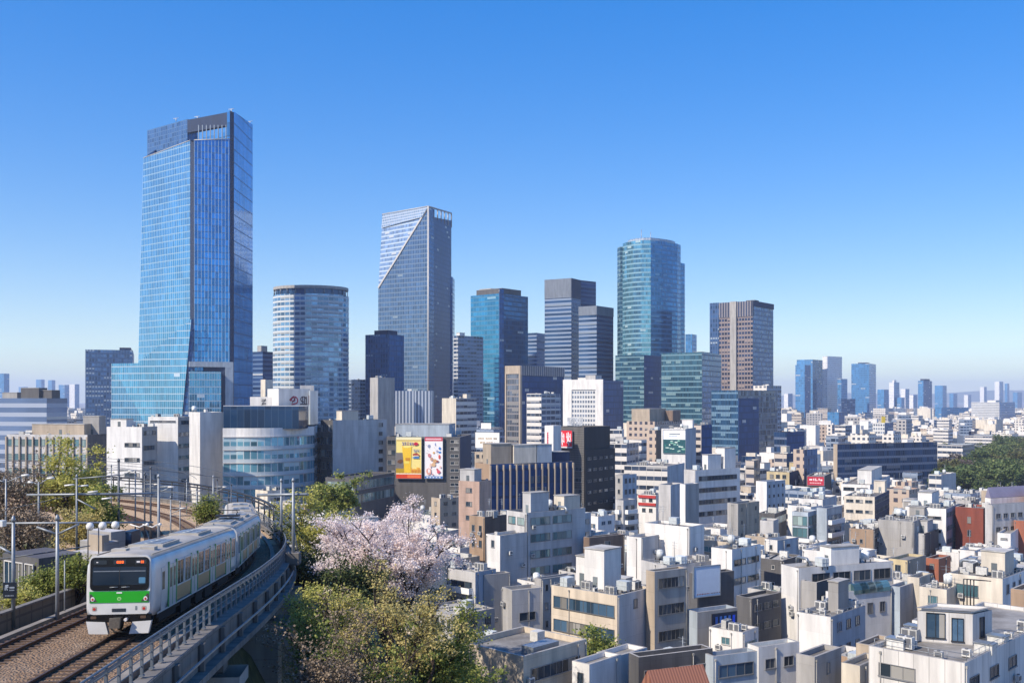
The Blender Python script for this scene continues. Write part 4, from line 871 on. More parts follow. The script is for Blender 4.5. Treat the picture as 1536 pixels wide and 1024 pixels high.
# billboard building
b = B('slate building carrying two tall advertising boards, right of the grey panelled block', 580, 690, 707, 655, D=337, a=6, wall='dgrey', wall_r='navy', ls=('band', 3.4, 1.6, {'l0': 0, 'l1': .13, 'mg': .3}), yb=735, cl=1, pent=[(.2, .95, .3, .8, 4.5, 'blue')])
face_detail(b['T'], b['PL'], b['PC'], 0, b['zt'], ('band', 2.4, 1.1, {'l0': .86, 'l1': .99, 'mg': .2, 'fr': 'w'}), 15)
def billboard(label, b, px0, px1, py0, py1, fill, shapes, name='billboard', cat='billboard', legs=True, side='l', lift=.9):
    """board hung in front of a wall of building b; shapes in units of its width and height"""
    P, Q = (b['PL'], b['PC']) if side == 'l' else (b['PC'], b['PR']); d = (Q - P).normalized(); n = Vector((d.y, -d.x))
    t0 = ray_len(P + n * lift, d, (px0 - CX) / F); t1 = ray_len(P + n * lift, d, (px1 - CX) / F); o = P + n * lift + d * t0; w_ = t1 - t0
    z0 = ZY(py1, o.y); h_ = ZY(py0, o.y) - z0; rz = math.atan2(d.y, d.x)
    T = thing(name, label, cat, (o.x, o.y, z0))
    sign_panel(T, (o.x, o.y, z0), rz, w_, h_, .35, plain('board_' + fill.strip('#'), fill, .5, 0, .04), 'board')
    m = MB(); t = .12
    for x0, x1, a0, a1 in ((-t, 0, -t, h_ + t), (w_, w_ + t, -t, h_ + t), (0, w_, -t, 0), (0, w_, h_, h_ + t)): m.box(x0, x1, -.08, .3, a0, a1)
    at(T, m.mesh('frame', [M_METAL]), 'frame', (o.x, o.y, z0), rz)
    m = MB()
    for fx in (.15, .85):
        for fz in (.2, .8): m.box(w_*fx - .1, w_*fx + .1, .351, max(.4, lift - .02), h_*fz - .1, h_*fz + .1)
    at(T, m.mesh('bracket', [M_DARK]), 'bracket', (o.x, o.y, z0), rz)
    marks(T, (o.x, o.y, z0), rz, [([(x * w_, z * h_) for x, z in pts], c) for pts, c in shapes], 'poster_artwork', lift=.02)
    return T
r = random.Random(11); S = []
S += [(rect(0, .93, 1, 1), '#efe3b4'), (rect(.03, .905, .97, .925), '#c8a04a'), (rect(0, 0, 1, .10), '#d8431e'), (rect(.45, .015, .97, .085), '#ee7038'), (rect(0, .10, 1, .125), '#f4e7c8')]
for i in range(16): S.append((rect(i / 16 , .125, (i + 1) / 16, .22 + .06 * r.random()), ['#e59a2a', '#efb63a'][i % 2]))
S.append((rect(0, .2, .30, .62), '#77706a')); S.append((rect(0, .14, .32, .24), '#b59418'))  # grey and dull gold blocks paint a shadow over the left third
S += [([(.24, .78), (.62, .78), (.58, .14), (.34, .14)], '#f2c32e'), (blob(.43, .77, .2, .035, r), '#f7e27a'), (rect(.38, .42, .56, .5), '#c98a1a'), (rect(.33, .36, .52, .42), '#f0d860'), (blob(.17, .41, .12, .05, r), '#6a4426')]
for i in range(6): S += [(q, ['#4a3fa8', '#3a3f9e', '#8d3a8a', '#4458b4', '#7a4a9a', '#c0243c'][i]) for q, _ in scribble(.24 + i * .1, .80, .075, .075, r, '', 5)]
S.append((blob(.79, .835, .1, .045, r), '#c4203e'))
for i in range(4): S += [(q, '#2c62b4') for q, _ in scribble(.70 + i * .06, .64, .045, .07, r, '', 4)]
S += [(blob(.8, .57, .15, .04, r), '#a8402a'), (rect(.66, .49, .92, .52), '#3c86d2'), (rect(.70, .535, .9, .555), '#e8dcc0')]
for i in range(9): S.append((stroke((.62 + i * .04, .15), (.63 + i * .04, .19 + .03 * r.random()), .012), '#9a4a20'))
billboard('yellow poster with a tall golden drink glass and a red foot band', b, 594, 632, 655, 717, '#f3dd86', S)
S = [(rect(0, .9, 1, 1), '#cf3a4c'), (rect(0, 0, 1, .055), '#3a6fb0')]
for i in range(14): S.append((rect(.06 + i * .063, .93, .06 + i * .063 + .045, .965), '#f4dede'))
for i in range(5): S.append((rect(.1 + i * .17, .012, .2 + i * .17, .04), '#dfe8f2'))
for (x, z, rx, rz_, c) in ((.25, .78, .09, .05, '#8e94ac'), (.6, .82, .03, .04, '#7f8fc0'), (.85, .72, .08, .04, '#3f78c0'), (.84, .63, .09, .03, '#4f86c4'), (.52, .62, .07, .03, '#d8a868'), (.7, .66, .08, .025, '#b9b2c8'), (.27, .55, .1, .05, '#d0868a'), (.82, .52, .06, .06, '#d8584a'), (.4, .47, .09, .05, '#c99a80'), (.57, .42, .13, .05, '#cfa070'), (.5, .33, .15, .05, '#dcb48a'), (.72, .41, .08, .03, '#9a5a50'), (.24, .17, .17, .1, '#e2a493'), (.25, .18, .07, .05, '#f5efe9'), (.33, .31, .06, .07, '#e9c6b6'), (.77, .16, .11, .05, '#dd5c6c'), (.7, .22, .05, .03, '#c8505a'), (.87, .28, .05, .03, '#ecc0b8'), (.45, .1, .05, .02, '#cf9090')):
    S.append((blob(x, z, rx, rz_, r, 8), c))
for i in range(9): S += [(q, '#9a8f9c') for q, _ in scribble(.1 + (i % 3) * .06 + (.45 if i > 4 else 0), .6 + .06 * (i % 4), .04, .035, r, '', 3)]
billboard('white poster with a red header strip and scattered food pictures', b, 637, 664, 655, 717, '#f1ece8', S)
b = B('tall brown ribbed office block with a navy front, right of the tan block', 713, 735, 859, 696, D=300, a=62, wall='tan', rs=('fac', 'plain_navy'), ls=None, yb=768, cl=1.6, pent=[(.05, .6, .02, .26, 6.5, 'beige'), (.0, .5, .28, .55, 6, 'cream'), (.0, .5, .56, .74, 6, 'blue'), (.1, .6, .77, .98, 3.5, 'navy')])
face_detail(b['T'], b['PC'], b['PR'], 0, b['zt'], ('fins', 2.2, {'m': 'beige'}), 0); n = Vector((.12, -.12))
face_detail(b['T'], ab(b['PC'], b['PR'], .42) + n, ab(b['PC'], b['PR'], .70) + n, 0, b['zt'] - 3, ('punch', 3.4, 1.7, 2.0, .5, {'g': 'b', 'mg': .2}), 10)
b = B('salmon tan block with paired small windows, left of the brown ribbed office block', 688, 719, 736, 722, D=262, a=30, wall='pink', ls=('punch', 3.6, 1.9, 1.2, 1.6, {'top': 1.8}), yb=790, cl=1, pent=[(.3, 1., .1, .7, 3.5, 'lgrey')])
b = B('dark louvred block with a square red sign, right of the brown ribbed office block', 832, 876, 915, 640, D=345, a=36, wall='louvre', wall_r='black', ls=('band', 3.8, 1.3, {'top': 14, 'n': 1}), rs=('band', 3.8, .9, {'top': 14, 'n': 6, 'mg': 1.2}), yb=775, cl=0, pent=[], roof=2)
boxp(b['T'], 'lower_wing', [WALLS['black'], ROOFS[2]], [p + Vector((.4, -.35)) for p in (b['PC'], b['PR'] + Vector((1.6, 2)), b['PR'] + Vector((-2, 6)), b['PC'] + Vector((-1, 3)))], 0, ZY(675, 345))
face_detail(b['T'], b['PC'] + Vector((.42, -.37)), b['PR'] + Vector((2., 1.6)), 0, ZY(675, 345), ('band', 3.9, .9, {'top': 2.5, 'n': 5, 'mg': 1.5}), 4)
T = thing('rooftop_lettering', 'skeleton row of metal roof letters on the dark louvred block', 'roof sign', (b['PC'].x, b['PC'].y, b['dz'])); r = random.Random(5)
p, q = ab(b['PL'], b['PC'], .35) + Vector((1, 1.5)), b['PC'] + Vector((-.4, 1.2)); rz = math.atan2(q.y - p.y, q.x - p.x); Lh = (q - p).length; L = []
for i in range(9): L += [(s_, '#b9bdc2') for s_, _ in scribble(i * Lh / 9, .9, Lh / 12, 2.6, r, '', 5)]
marks(T, (p.x, p.y, b['dz']), rz, L, 'letter'); m = MB(); m.tube([(0, .1, .8), (Lh, .1, .8)], .08, 5); m.tube([(0, .1, 3.5), (Lh, .1, 3.5)], .08, 5)
for i in range(6): m.tube([(Lh * i / 5, .1, 0), (Lh * i / 5, .1, 3.6)], .08, 5)
at(T, m.mesh('letter_frame', [M_METAL]), 'letter_frame', (p.x, p.y, b['dz']), rz)
S = [(rect(0, 0, 1, .08), '#d9c9c8')]; r = random.Random(9)
for i, x in enumerate((.08, .56)):
    S += [(stroke((x + .2, .15), (x + .16, .9), .07), '#f0dede'), (stroke((x, .62), (x + .36, .68), .09), '#f0dede'), (stroke((x + .05, .3), (x + .36, .42), .1), '#f0dede'), (stroke((x + .05, .85), (x + .12, .3), .06), '#f0dede'), (stroke((x + .3, .82), (x + .33, .3), .06), '#f0dede')]
billboard('square red sign with white brush characters on the dark louvred block', b, 838, 858, 645, 671, '#cf2230', S, cat='sign', name='red_sign')
T = thing('sign_pylon', 'white upright sign slab with a red vertical strip beside the dark louvred block', 'sign', (PX(823, 338), 338, 0)); boxp(T, 'slab', [WALLS['white']], slab(P2(817, 340), P2(830, 338), 5), 0, ZY(638, 339))
a_ = P2(820.5, 339.2); L = [(rect(0, 0, 5 * 339 / F, 24 * 339 / F), '#c9495a')]
r = random.Random(4)
for i in range(6): L += [(s_, '#f0e0e0') for s_, _ in scribble(.25, .3 + i * .85, .6, .55, r, '', 4)]
marks(T, (a_.x, a_.y, ZY(672, 339)), -.15, L, 'sign_lettering'); placed('the white sign slab', 817, 830, 638, 690, 338, slab(P2(817, 340), P2(830, 338), 5))
# white rooftop sign with gold lines
b = B('beige block carrying a wide white roof sign with two lines of gold lettering', 712, 738, 760, 678, D=400, a=30, wall='beige', ls=('punch', 3.4, 1.4, 1.4, 1.2), rs=('punch', 3.4, 1.4, 1.4, 1.2), yb=696, cl=.5, pent=[])
S = []; r = random.Random(21)
for row, (z0, n, x0) in enumerate(((.55, 15, .1), (.28, 12, .2))):
    for i in range(n):
        if (i * 7 + row) % 6 == 5: continue
        S += [(q, '#a8854e' if i < n - 3 else '#6a5a4a') for q, _ in scribble(x0 + i * .055, z0, .036, .12, r, '', 4)]
billboard('wide white roof sign with two lines of gold lettering', b, 713, 749, 648, 671, '#ece7dd', S, cat='sign', name='roof_sign', lift=.5)
# ------------------------------------------------------------------ the offices in the middle
B('tan corner block with small square windows below the salmon tan block', 704, 727, 778, 775, h=24, a=48, wall='tan', wall_r='brown', ls=('punch', 3.3, .9, 1.5, 1.4, {'top': 2.}), yb=826, cl=2, pent=[], roof=1)
b = B('grey stepped office building with teal ribbon windows in the middle of the photo', 760, 790, 878, 769, h=26, a=52, wall='lgrey', ls=('band', 3.5, 1.6, {'g': 't', 'n': 2}), rs=('band', 3.5, 1.7, {'g': 't', 'n': 2, 'l0': .02, 'l1': .8}), yb=862, cl=1, pent=[(.1, .5, .1, .4, 4.5, 'lgrey'), (.2, .7, .7, .98, 3.2, 'cream')])
B('brown wide low block right of the grey stepped office building', 877, 884, 937, 806, h=20, a=55, wall='brown', rs=('punch', 4, 1.6, 1.2, 9), yb=836, cl=2.5)
B('white plain rooftop house left of the grey stepped office building', 729, 750, 806, 803, h=22, a=46, wall='white', wall_r='lgrey', ls=('punch', 3.5, .9, 1.5, 6), yb=830, cl=.8, pent=[])
b = B('grey building with wide dark windows, topped by a white penthouse', 753, 768, 812, 885, h=17, a=62, wall='grey', wall_r='lgrey', rs=('band', 3.4, 1.5, {'n': 1, 'l0': .12, 'l1': .88, 'top': 4}), yb=960, cl=1.5, pent=[(.1, .75, .1, .7, 5.5, 'white'), (.1, .7, .72, .95, 4.8, 'black')])
B('grey side block with slit windows between two grey offices', 808, 812, 862, 868, h=16.5, a=52, wall='grey', rs=('punch', 3.4, .7, 1.3, 5), yb=950, cl=2)
B('blue-grey office with curved balconies beside the cherry tree', 672, 713, 729, 858, h=16, a=20, wall='lgrey', wall_r='blue', ls=('balc', 3.4, {'g': 'd'}), yb=925, cl=1, pent=[], roof=1)
B('low grey concrete strip between the balcony office and the penthouse building', 722, 726, 755, 862, h=15.2, a=60, wall='grey', yb=925, cl=1.5, pent=[])
B('small white cube roof near the cherry tree top', 668, 690, 716, 822, h=15, a=40, wall='white', yb=842, cl=1, pent=[])
B('small beige flats with three window rows behind the cherry tree', 647, 660, 689, 747, h=21, a=50, wall='beige', ls=('punch', 3.2, 1, 1.2, 1.5), rs=('punch', 3.2, 1.5, 1.1, 1.6), yb=785, cl=2)
B('white roofed hall with a green sign board behind the cherry tree', 620, 655, 690, 799, h=14, a=35, wall='white', wall_r='blue', yb=820, cl=1, pent=[], roof=3)
# near white office with the flat grey roof
b = B('white office with three long window bands at the front, crowned by two white boxes', 827, 926, 979, 893, h=21, a=26, wall='creamp', wall_r='lgrey', ls=('band', 3.55, 1.75, {'top': 1.6, 'n': 1, 'mg': .5, 'g': 'b'}), rs=('punch', 6.5, .9, 1.4, 40), yb=985, cl=3, pent=[(.42, .72, .42, .9, 6.2, 'white'), (.76, .93, .55, .9, 4.6, 'white')], roof=0)
B('grey wing with tall gridded windows joined to the white office', 976, 982, 1031, 857, h=24, a=58, wall='beige', wall_r='grey', rs=('band', 4.0, 1.6, {'n': 1, 'mull': .9}), yb=950, cl=2.5, pent=[])
b = B('low white hall with a sunken grey roof and one strip window, nearest to the trees', 690, 785, 880, 984, h=21.5, a=34, wall='creamp', wall_r='creamp', rs=('band', 60, 1.5, {'n': 1, 'l0': .05, 'l1': .95, 'top': 1.6, 'mull': 1.1}), yb=1100, cl=0, pent=[], par=.7, roof=0)
m = MB(); q = b['q']; pts = [q(.1, .25), q(.1, .65), q(.28, .65), q(.28, .25)]; m.prism([tuple(p) for p in pts], b['dz'], b['dz'] + 1.0); m.build('skylight', [M_METAL], b['T'])
m = MB(); pts = [q(.5, .72), q(.5, .84), q(.62, .84), q(.62, .72)]; m.prism([tuple(p) for p in pts], b['dz'], b['dz'] + 1.2); m.build('roof_hatch', [M_UNIT], b['T'])
B('small white house with a round terrace in front of the white banded office', 895, 925, 949, 984, h=20, a=38, wall='white', ls=('punch', 3.2, .9, 1.6, 1.2), yb=1100, cl=1, pent=[(.3, .7, .4, .8, 3.5, 'white')])
B('low white annex left of the small white house, at the bottom edge', 858, 884, 897, 996, h=20.5, a=25, wall='white', ls=('punch', 3.0, .8, 1.4, .9), yb=1100, cl=1, pent=[])
# ------------------------------------------------------------------ right of centre, far to near
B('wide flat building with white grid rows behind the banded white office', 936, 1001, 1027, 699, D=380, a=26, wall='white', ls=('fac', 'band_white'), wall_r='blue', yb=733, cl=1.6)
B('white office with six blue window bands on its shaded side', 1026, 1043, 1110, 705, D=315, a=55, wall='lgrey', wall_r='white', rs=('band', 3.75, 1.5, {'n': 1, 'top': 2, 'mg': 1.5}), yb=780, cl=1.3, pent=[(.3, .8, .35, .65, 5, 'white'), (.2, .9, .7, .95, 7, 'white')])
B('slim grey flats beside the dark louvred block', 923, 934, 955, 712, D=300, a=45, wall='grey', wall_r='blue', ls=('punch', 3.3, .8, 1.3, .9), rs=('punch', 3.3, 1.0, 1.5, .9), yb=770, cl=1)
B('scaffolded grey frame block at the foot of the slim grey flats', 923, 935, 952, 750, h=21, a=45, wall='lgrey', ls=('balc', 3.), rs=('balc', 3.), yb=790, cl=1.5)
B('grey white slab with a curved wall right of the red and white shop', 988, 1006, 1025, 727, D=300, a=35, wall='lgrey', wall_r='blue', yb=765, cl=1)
B('tall white slab just left of the banded white office', 1020, 1028, 1038, 726, D=285, a=50, wall='white', wall_r='grey', yb=770, cl=0, pent=[])
B('grey-brown plain block with slit windows in front of the banded white office', 1091, 1107, 1139, 755, h=24, a=48, wall='grey', wall_r='beige', rs=('punch', 3.2, .5, 1.0, 5.5), yb=805, cl=1, pent=[])
B('beige broad block with a darker upper storey, before the striped glass block', 940, 982, 1030, 632, D=520, a=32, wall='tan', ls=('fac', 'punch_tan'), rs=('fac', 'punch_tan'), yb=655, cl=.6, pent=[(.3, .95, .1, .6, 7, 'beige'), (.0, .28, .55, .8, 6, 'brown')])
B('narrow beige flats tower left of the white and green board', 970, 984, 995, 645, D=450, a=42, wall='beige', ls=('fac', 'punch_tan'), wall_r='dgrey', yb=680, cl=.6)
b = B('white block behind the big white and green advertising board', 992, 1028, 1044, 643, D=425, a=22, wall='white', wall_r='blue', yb=678, cl=1)
r = random.Random(6); S = [(rect(0, .0, 1, .6), '#1e5358')]
for i in range(26): S.append((blob(r.uniform(.08, .92), r.uniform(.06, .56), r.uniform(.02, .1), r.uniform(.015, .05), r, 7), r.choice(['#cfe0d2', '#7fae98', '#123c48', '#2f7a70', '#9fc0ac'])))
for i in range(9): S.append((rect(.28 + i * .055, .82, .31 + i * .055 + .01, .86), '#3b4a5a'))
for i in range(6): S.append((rect(.26 + i * .065, .74, .3 + i * .065, .77), '#9aa4c8'))
billboard('big advertising board, white above and green landscape picture below', b, 995, 1028, 645, 679, '#eceff2', S, lift=.4)
B('dark bronze office with lit floor edges, right of the white and green board', 1040, 1052, 1068, 637, D=455, a=45, wall='black', ls=('fac', 'band_beige'), rs=('fac', 'plain_navy'), yb=690, cl=1)
B('white louvred box block right of the dark louvred block', 910, 933, 936, 644, D=470, a=15, wall='white', ls=('fac', 'band_white'), yb=662, cl=.5)
B('round ended low block with a red roof edge, right of the dark louvred block', 912, 940, 958, 665, D=430, a=28, wall='lgrey', ls=('fac', 'band_white'), rs=('fac', 'resid_dim'), yb=690, cl=1)
B('beige flats with stepped top, left one of the cream cluster before the long dark office', 1161, 1180, 1192, 680, D=430, a=40, wall='cream', ls=('fac', 'band_beige'), rs=('fac', 'plain_navy'), yb=700, cl=1.2)
B('taller beige flats in the cream cluster before the long dark office', 1190, 1206, 1226, 674, D=420, a=45, wall='cream', ls=('fac', 'punch_tan'), rs=('fac', 'navy_dots'), yb=710, cl=1)
B('navy glass office behind the cream cluster', 1161, 1180, 1207, 648, D=540, a=45, wall='navy', ls=('fac', 'office_band'), rs=('fac', 'plain_navy'), yb=680, cl=.5)
B('ochre low building with a flat orange fascia', 1150, 1184, 1206, 708, h=20, a=30, wall='yellow', ls=('punch', 3.5, 1.6, 1.6, 1.0), wall_r='navy', yb=722, cl=1)
b = B('dark block carrying a red sign board, left of the long dark office', 1210, 1236, 1247, 714, h=19, a=25, wall='brown', wall_r='black', yb=735, cl=1)
S = [(rect(.12, .55, .3, .72), '#f2dada'), (rect(.36, .52, .42, .78), '#f2dada'), (rect(.46, .52, .62, .6), '#f2dada'), (rect(.48, .6, .53, .8), '#f2dada'), (rect(.68, .55, .74, .8), '#f2dada'), (rect(.78, .52, .9, .7), '#f2dada')] + [(rect(.15 + i * .1, .2, .22 + i * .1, .32), '#e6b8b8') for i in range(7)]
billboard('wide red shop sign board with white lettering', b, 1211, 1236, 714, 727, '#b52a3c', S, cat='sign', name='red_sign', lift=.4)
B('beige low flats in front of the dark office block with the smooth middle', 1118, 1131, 1140, 690, D=400, a=35, wall='cream', ls=('fac', 'band_beige'), rs=('fac', 'ripple'), yb=708, cl=1)
b = B('long dark office with grey floor bands and a set-back top storey', 1250, 1256, 1406, 666, D=520, a=66, wall='beige', rs=('fac', 'office_band'), yb=725, cl=0, pent=[(.1, .9, .08, .75, 4, 'beige')], maxL=140, roof=1)
B('white stepped building before the long dark office', 1262, 1305, 1335, 727, h=19, a=28, wall='white', ls=('band', 3.4, 1.2, {'n': 2}), wall_r='blue', yb=748, cl=2, pent=[(.1, .6, .2, .7, 5, 'white')])
B('white wide terrace building below the stepped white one', 1266, 1312, 1334, 745, h=18, a=30, wall='cream', wall_r='navy', ls=('band', 3.4, 1.0, {'n': 3}), rs=('punch', 3.3, 1.2, 1.4, 1), yb=790, cl=2.5)
B('blue-white flats with a flat shaded front, between the grey-brown block and the pale green one', 1134, 1150, 1178, 722, h=25, a=48, wall='white', wall_r='blue', rs=('punch', 3.0, .6, .8, 1.8, {'fr': 'd'}), yb=762, cl=1)
B('teal and green topped low shop right of the grey-brown block', 1138, 1162, 1180, 770, h=18, a=30, wall='dgrey', ls=('band', 3.6, 2, {'g': 't'}), rs=('band', 3.6, 2, {'g': 't'}), yb=790, cl=1, roof=3)
B('pinkish grey cube block in front of the teal topped shop', 1140, 1160, 1168, 781, h=17.5, a=28, wall='lgrey', yb=808, cl=1)
B('long white windowless block with a blue-grey end, beyond the teal glass block', 1198, 1234, 1255, 749, h=20, a=32, wall='white', wall_r='blue', yb=762, cl=1, pent=[])
B('pale blue glazed block with rounded balconies', 1225, 1240, 1263, 762, h=22, a=42, wall='blue', wall_r='lgrey', rs=('balc', 3.3, {'g': 'b'}), yb=815, cl=1)
B('teal glass block squeezed left of the pale blue glazed block', 1188, 1212, 1227, 768, h=21, a=36, wall='blue', ls=('band', 3.0, 2.4, {'g': 't', 'mg': .2}), rs=('band', 3.0, 2.4, {'g': 't', 'mg': .2}), yb=806, cl=.5, pent=[])
B('brown cube block with two windows on its sunny wall', 1274, 1310, 1328, 794, h=18, a=33, wall='tan', wall_r='dgrey', ls=('punch', 3.4, .7, 1.0, 9, {'top': 2.5}), rs=('band', 3.4, 1.2), yb=832, cl=2, pent=[])
B('grey concrete long block with a dark roof recess', 1317, 1370, 1396, 782, h=20, a=35, wall='grey', ls=('punch', 3.4, 1.5, 1.3, 7, {'skip': .4}), yb=800, cl=1.5)
B('pale grey flats at the foot of the grey concrete long block', 1348, 1386, 1408, 800, h=17, a=38, wall='lgrey', wall_r='dgrey', ls=('punch', 3.2, .9, 1.2, 5, {'skip': .3}), yb=832, cl=2)
B('cream office with slim horizontal windows left of the red brick block', 1358, 1419, 1439, 763, h=22, a=35, wall='white', wall_r='lgrey', ls=('punch', 3.4, 3.2, .8, 1.2, {'top': 2}), rs=('punch', 3.4, .9, 1.2, .8), yb=825, cl=2, pent=[(.45, .8, .3, .8, 4, 'white')])
B('red brick block with a curved dark corner', 1433, 1475, 1490, 762, h=22, a=40, wall='red', ls=('punch', 3.4, .9, 1.6, 9, {'top': 2.4}), rs=('punch', 3.4, .8, 1.0, 1.2), yb=812, cl=1, pent=[])
B('white flats in front of the lilac roofed hall at the right edge', 1484, 1488, 1560, 757, h=24, a=65, wall='lgrey', wall_r='lgrey', rs=('punch', 3.3, 1.6, 1.2, 1.0, {'top': 2.2}), yb=800, cl=0, pent=[])
b = B('long hall with a lilac metal roof behind the white flats at the right edge', 1480, 1486, 1570, 747, h=20.2, a=66, wall='white', yb=760, cl=0, pent=[])
m = MB(); q = b['q']; z0, z1 = b['zt'] + .1, b['zt'] + 3.2; A1, A2, A3, A4 = q(0, 0), q(0, 1), q(1, 1), q(1, 0); M1, M2 = q(.5, 0), q(.5, 1)
m.poly([(*A1, z0), (*A2, z0), (*M2, z1), (*M1, z1)]); m.poly([(*A3, z0), (*A4, z0), (*M1, z1), (*M2, z1)]); m.poly([(*A4, z0), (*A1, z0), (*M1, z1)]); m.poly([(*A2, z0), (*A3, z0), (*M2, z1)])
m.build('pitched_roof', [plain('lilac_sheet', '#8a8699', .5, .1, .12, .3)], b['T'])
B('orange stucco house at the right edge under the white flats', 1521, 1560, 1575, 782, h=20, a=30, wall='orange', yb=800, cl=1)
B('white louvred small block below the red brick block', 1496, 1516, 1530, 800, h=18, a=35, wall='white', ls=('band', 2.4, .5), yb=828, cl=1)
B('cream yellow house with four square windows', 1333, 1361, 1389, 840, h=17, a=38, wall='yellow', wall_r='beige', ls=('punch', 4.2, 1.2, 1.5, 1.6), yb=875, cl=2, pent=[])
B('white twin cube house, taller left one, beyond the cream apartment house', 1437, 1462, 1472, 826, h=17, a=33, wall='white', yb=845, cl=1.5, pent=[])
B('white twin cube house, darker right one, beyond the cream apartment house', 1467, 1488, 1500, 829, h=17, a=33, wall='white', wall_r='dgrey', yb=848, cl=1.5, pent=[])
B('terracotta red house with a roof terrace beside the cream yellow house', 1388, 1408, 1426, 838, h=16, a=35, wall='orange', ls=('punch', 3.2, 1, 1.2, 1.4), yb=858, cl=2.5)
B('cream apartment house with green blinds in long windows, near the right edge', 1422, 1504, 1545, 868, h=22, a=38, wall='cream', wall_r='white', ls=('punch', 3.6, 3.4, 1.9, .4, {'g': 't', 'l1': .72, 'top': 1.5}), rs=('punch', 3.6, 1.1, 1.5, 1.8), yb=935, cl=3)
B('cream corner house with paired green windows left of the apartment house', 1379, 1420, 1430, 884, h=20, a=35, wall='cream', ls=('punch', 3.4, 1.5, 1.3, 1.6, {'g': 't', 'top': 1.2}), yb=930, cl=1.5, pent=[])
B('narrow cream stair house left of the cream corner house', 1363, 1379, 1390, 866, h=20, a=35, wall='cream', yb=935, cl=2, pent=[])
B('tan blank wall building at the right edge', 1516, 1580, 1600, 890, h=23, a=40, wall='tan', yb=965, cl=1, pent=[])
B('big white panel box building in the right middle', 967, 1033, 1048, 790, h=24, a=22, wall='whitep', wall_r='whitep', yb=840, cl=.6, pent=[])
B('cream panel cube left of the big white panel box', 940, 962, 989, 806, h=22, a=42, wall='whitep', wall_r='lgrey', yb=838, cl=1, pent=[])
B('brown roofed flat hall before the big white panel box', 962, 1000, 1078, 848, h=19, a=60, wall='lgrey', wall_r='lgrey', yb=860, cl=3, pent=[])
b = B('dark brown shop block behind the blank white sign board', 1034, 1046, 1101, 861, h=19, a=62, bits=False, wall='dgrey', wall_r='dgrey', rs=('punch', 3.5, 1.5, 1.6, 8, {'l0': .7}), yb=910, cl=1, pent=[])
r = random.Random(8); S = [(rect(.02, .03, 1, .07), '#a9cdea')]
for i in range(14): S.append((blob(.13 + i * .062 + (.03 if i > 7 else 0), .09, .024, .024, r, 6), '#a04a40' if i < 8 else '#7a6a70'))
billboard('blank pale sign board with a line of red lettering along its foot', b, 1041, 1080, 851, 896, '#c9d6e4', S, cat='sign', name='blank_sign', side='r', lift=.6)
b = B('grey shop with a blue and yellow window wall', 1030, 1046, 1106, 918, h=17.5, a=62, bits=False, wall='blue', wall_r='grey', yb=950, cl=2, pent=[])
P, Q = ab(b['PC'], b['PR'], .36), ab(b['PC'], b['PR'], .97); wz = 3.0; r = random.Random(12); d = (Q - P).normalized(); rz = math.atan2(d.y, d.x); Wd = (Q - P).length
sh = [(rect(0, 0, Wd, 9.2), '#14233f')]
for row in range(4):
    for i in range(5):
        c = [['#1f3550', '#2a4a66', '#5a5040', '#1d3148', '#41505a'], ['#1a3f7e', '#1f5a9a', '#1c467e', '#16407a', '#1d62d8'], ['#c8b020', '#3a3320', '#8d7d1c', '#c4ad28', '#a0902a'], ['#2050a0', '#2b66b4', '#2f70c0', '#2b63b4', '#1a4ee0']][row][i]
        x = .4 + i * (Wd - .6) / 5; sh.append((rect(x, .3 + row * 2.25, x + (Wd - .6) / 5 - .35, .3 + row * 2.25 + 1.8), c))
n = Vector((d.y, -d.x)) * .12; marks(b['T'], (*(P + n), b['zt'] - 9.8), rz, sh, 'shop_window', lift=.02); m = MB(); m.box(-.1, Wd + .1, -.01, .1, -.1, 9.3); at(b['T'], m.mesh('window_surround', [M_DARK]), 'window_surround', (*(P + n), b['zt'] - 9.8), rz)
B('white house with banded side windows and balconies right of the sign board', 1067, 1098, 1141, 824, h=22, a=45, wall='white', wall_r='white', rs=('band', 3.5, 1.2, {'n': 2, 'top': 2}), yb=890, cl=1.5, pent=[])
B('white flats with a railed roof terrace in the right middle', 1147, 1166, 1198, 810, h=20, a=50, wall='white', wall_r='blue', ls=('punch', 3.4, .8, 1.0, 1.6), rs=('punch', 3.6, 1.2, .6, 4), yb=842, cl=2, pent=[])
B('dark grey two storey shop roofed with tanks, behind the tall white end slab', 1104, 1128, 1172, 897, h=17, a=50, wall='dgrey', wall_r='dgrey', rs=('band', 3.2, 1.2, {'n': 3}), yb=945, cl=3)
b = B('long white building with a bright narrow end slab and a sandy flat roof', 1172, 1198, 1340, 852, h=21.5, a=68, wall='white', wall_r='white', rs=('band', 3.6, 1.8, {'n': 4, 'l0': .1}), yb=895, cl=.5, pent=[(.25, .8, .38, .68, 3.4, 'white')], roof=1, maxL=80)
B('grey cube penthouse block before the long white building', 1202, 1225, 1242, 873, h=19.5, a=38, wall='grey', wall_r='dgrey', yb=905, cl=1, pent=[])
b = B('white office with square windows and arched skylights on its terrace', 1240, 1252, 1338, 889, h=19, a=64, wall='white', wall_r='white', rs=('punch', 3.9, 1.2, 1.7, 1.5, {'top': 2.2}), yb=945, cl=1.5, pent=[(.2, .95, .1, .35, 3.6, 'white')])
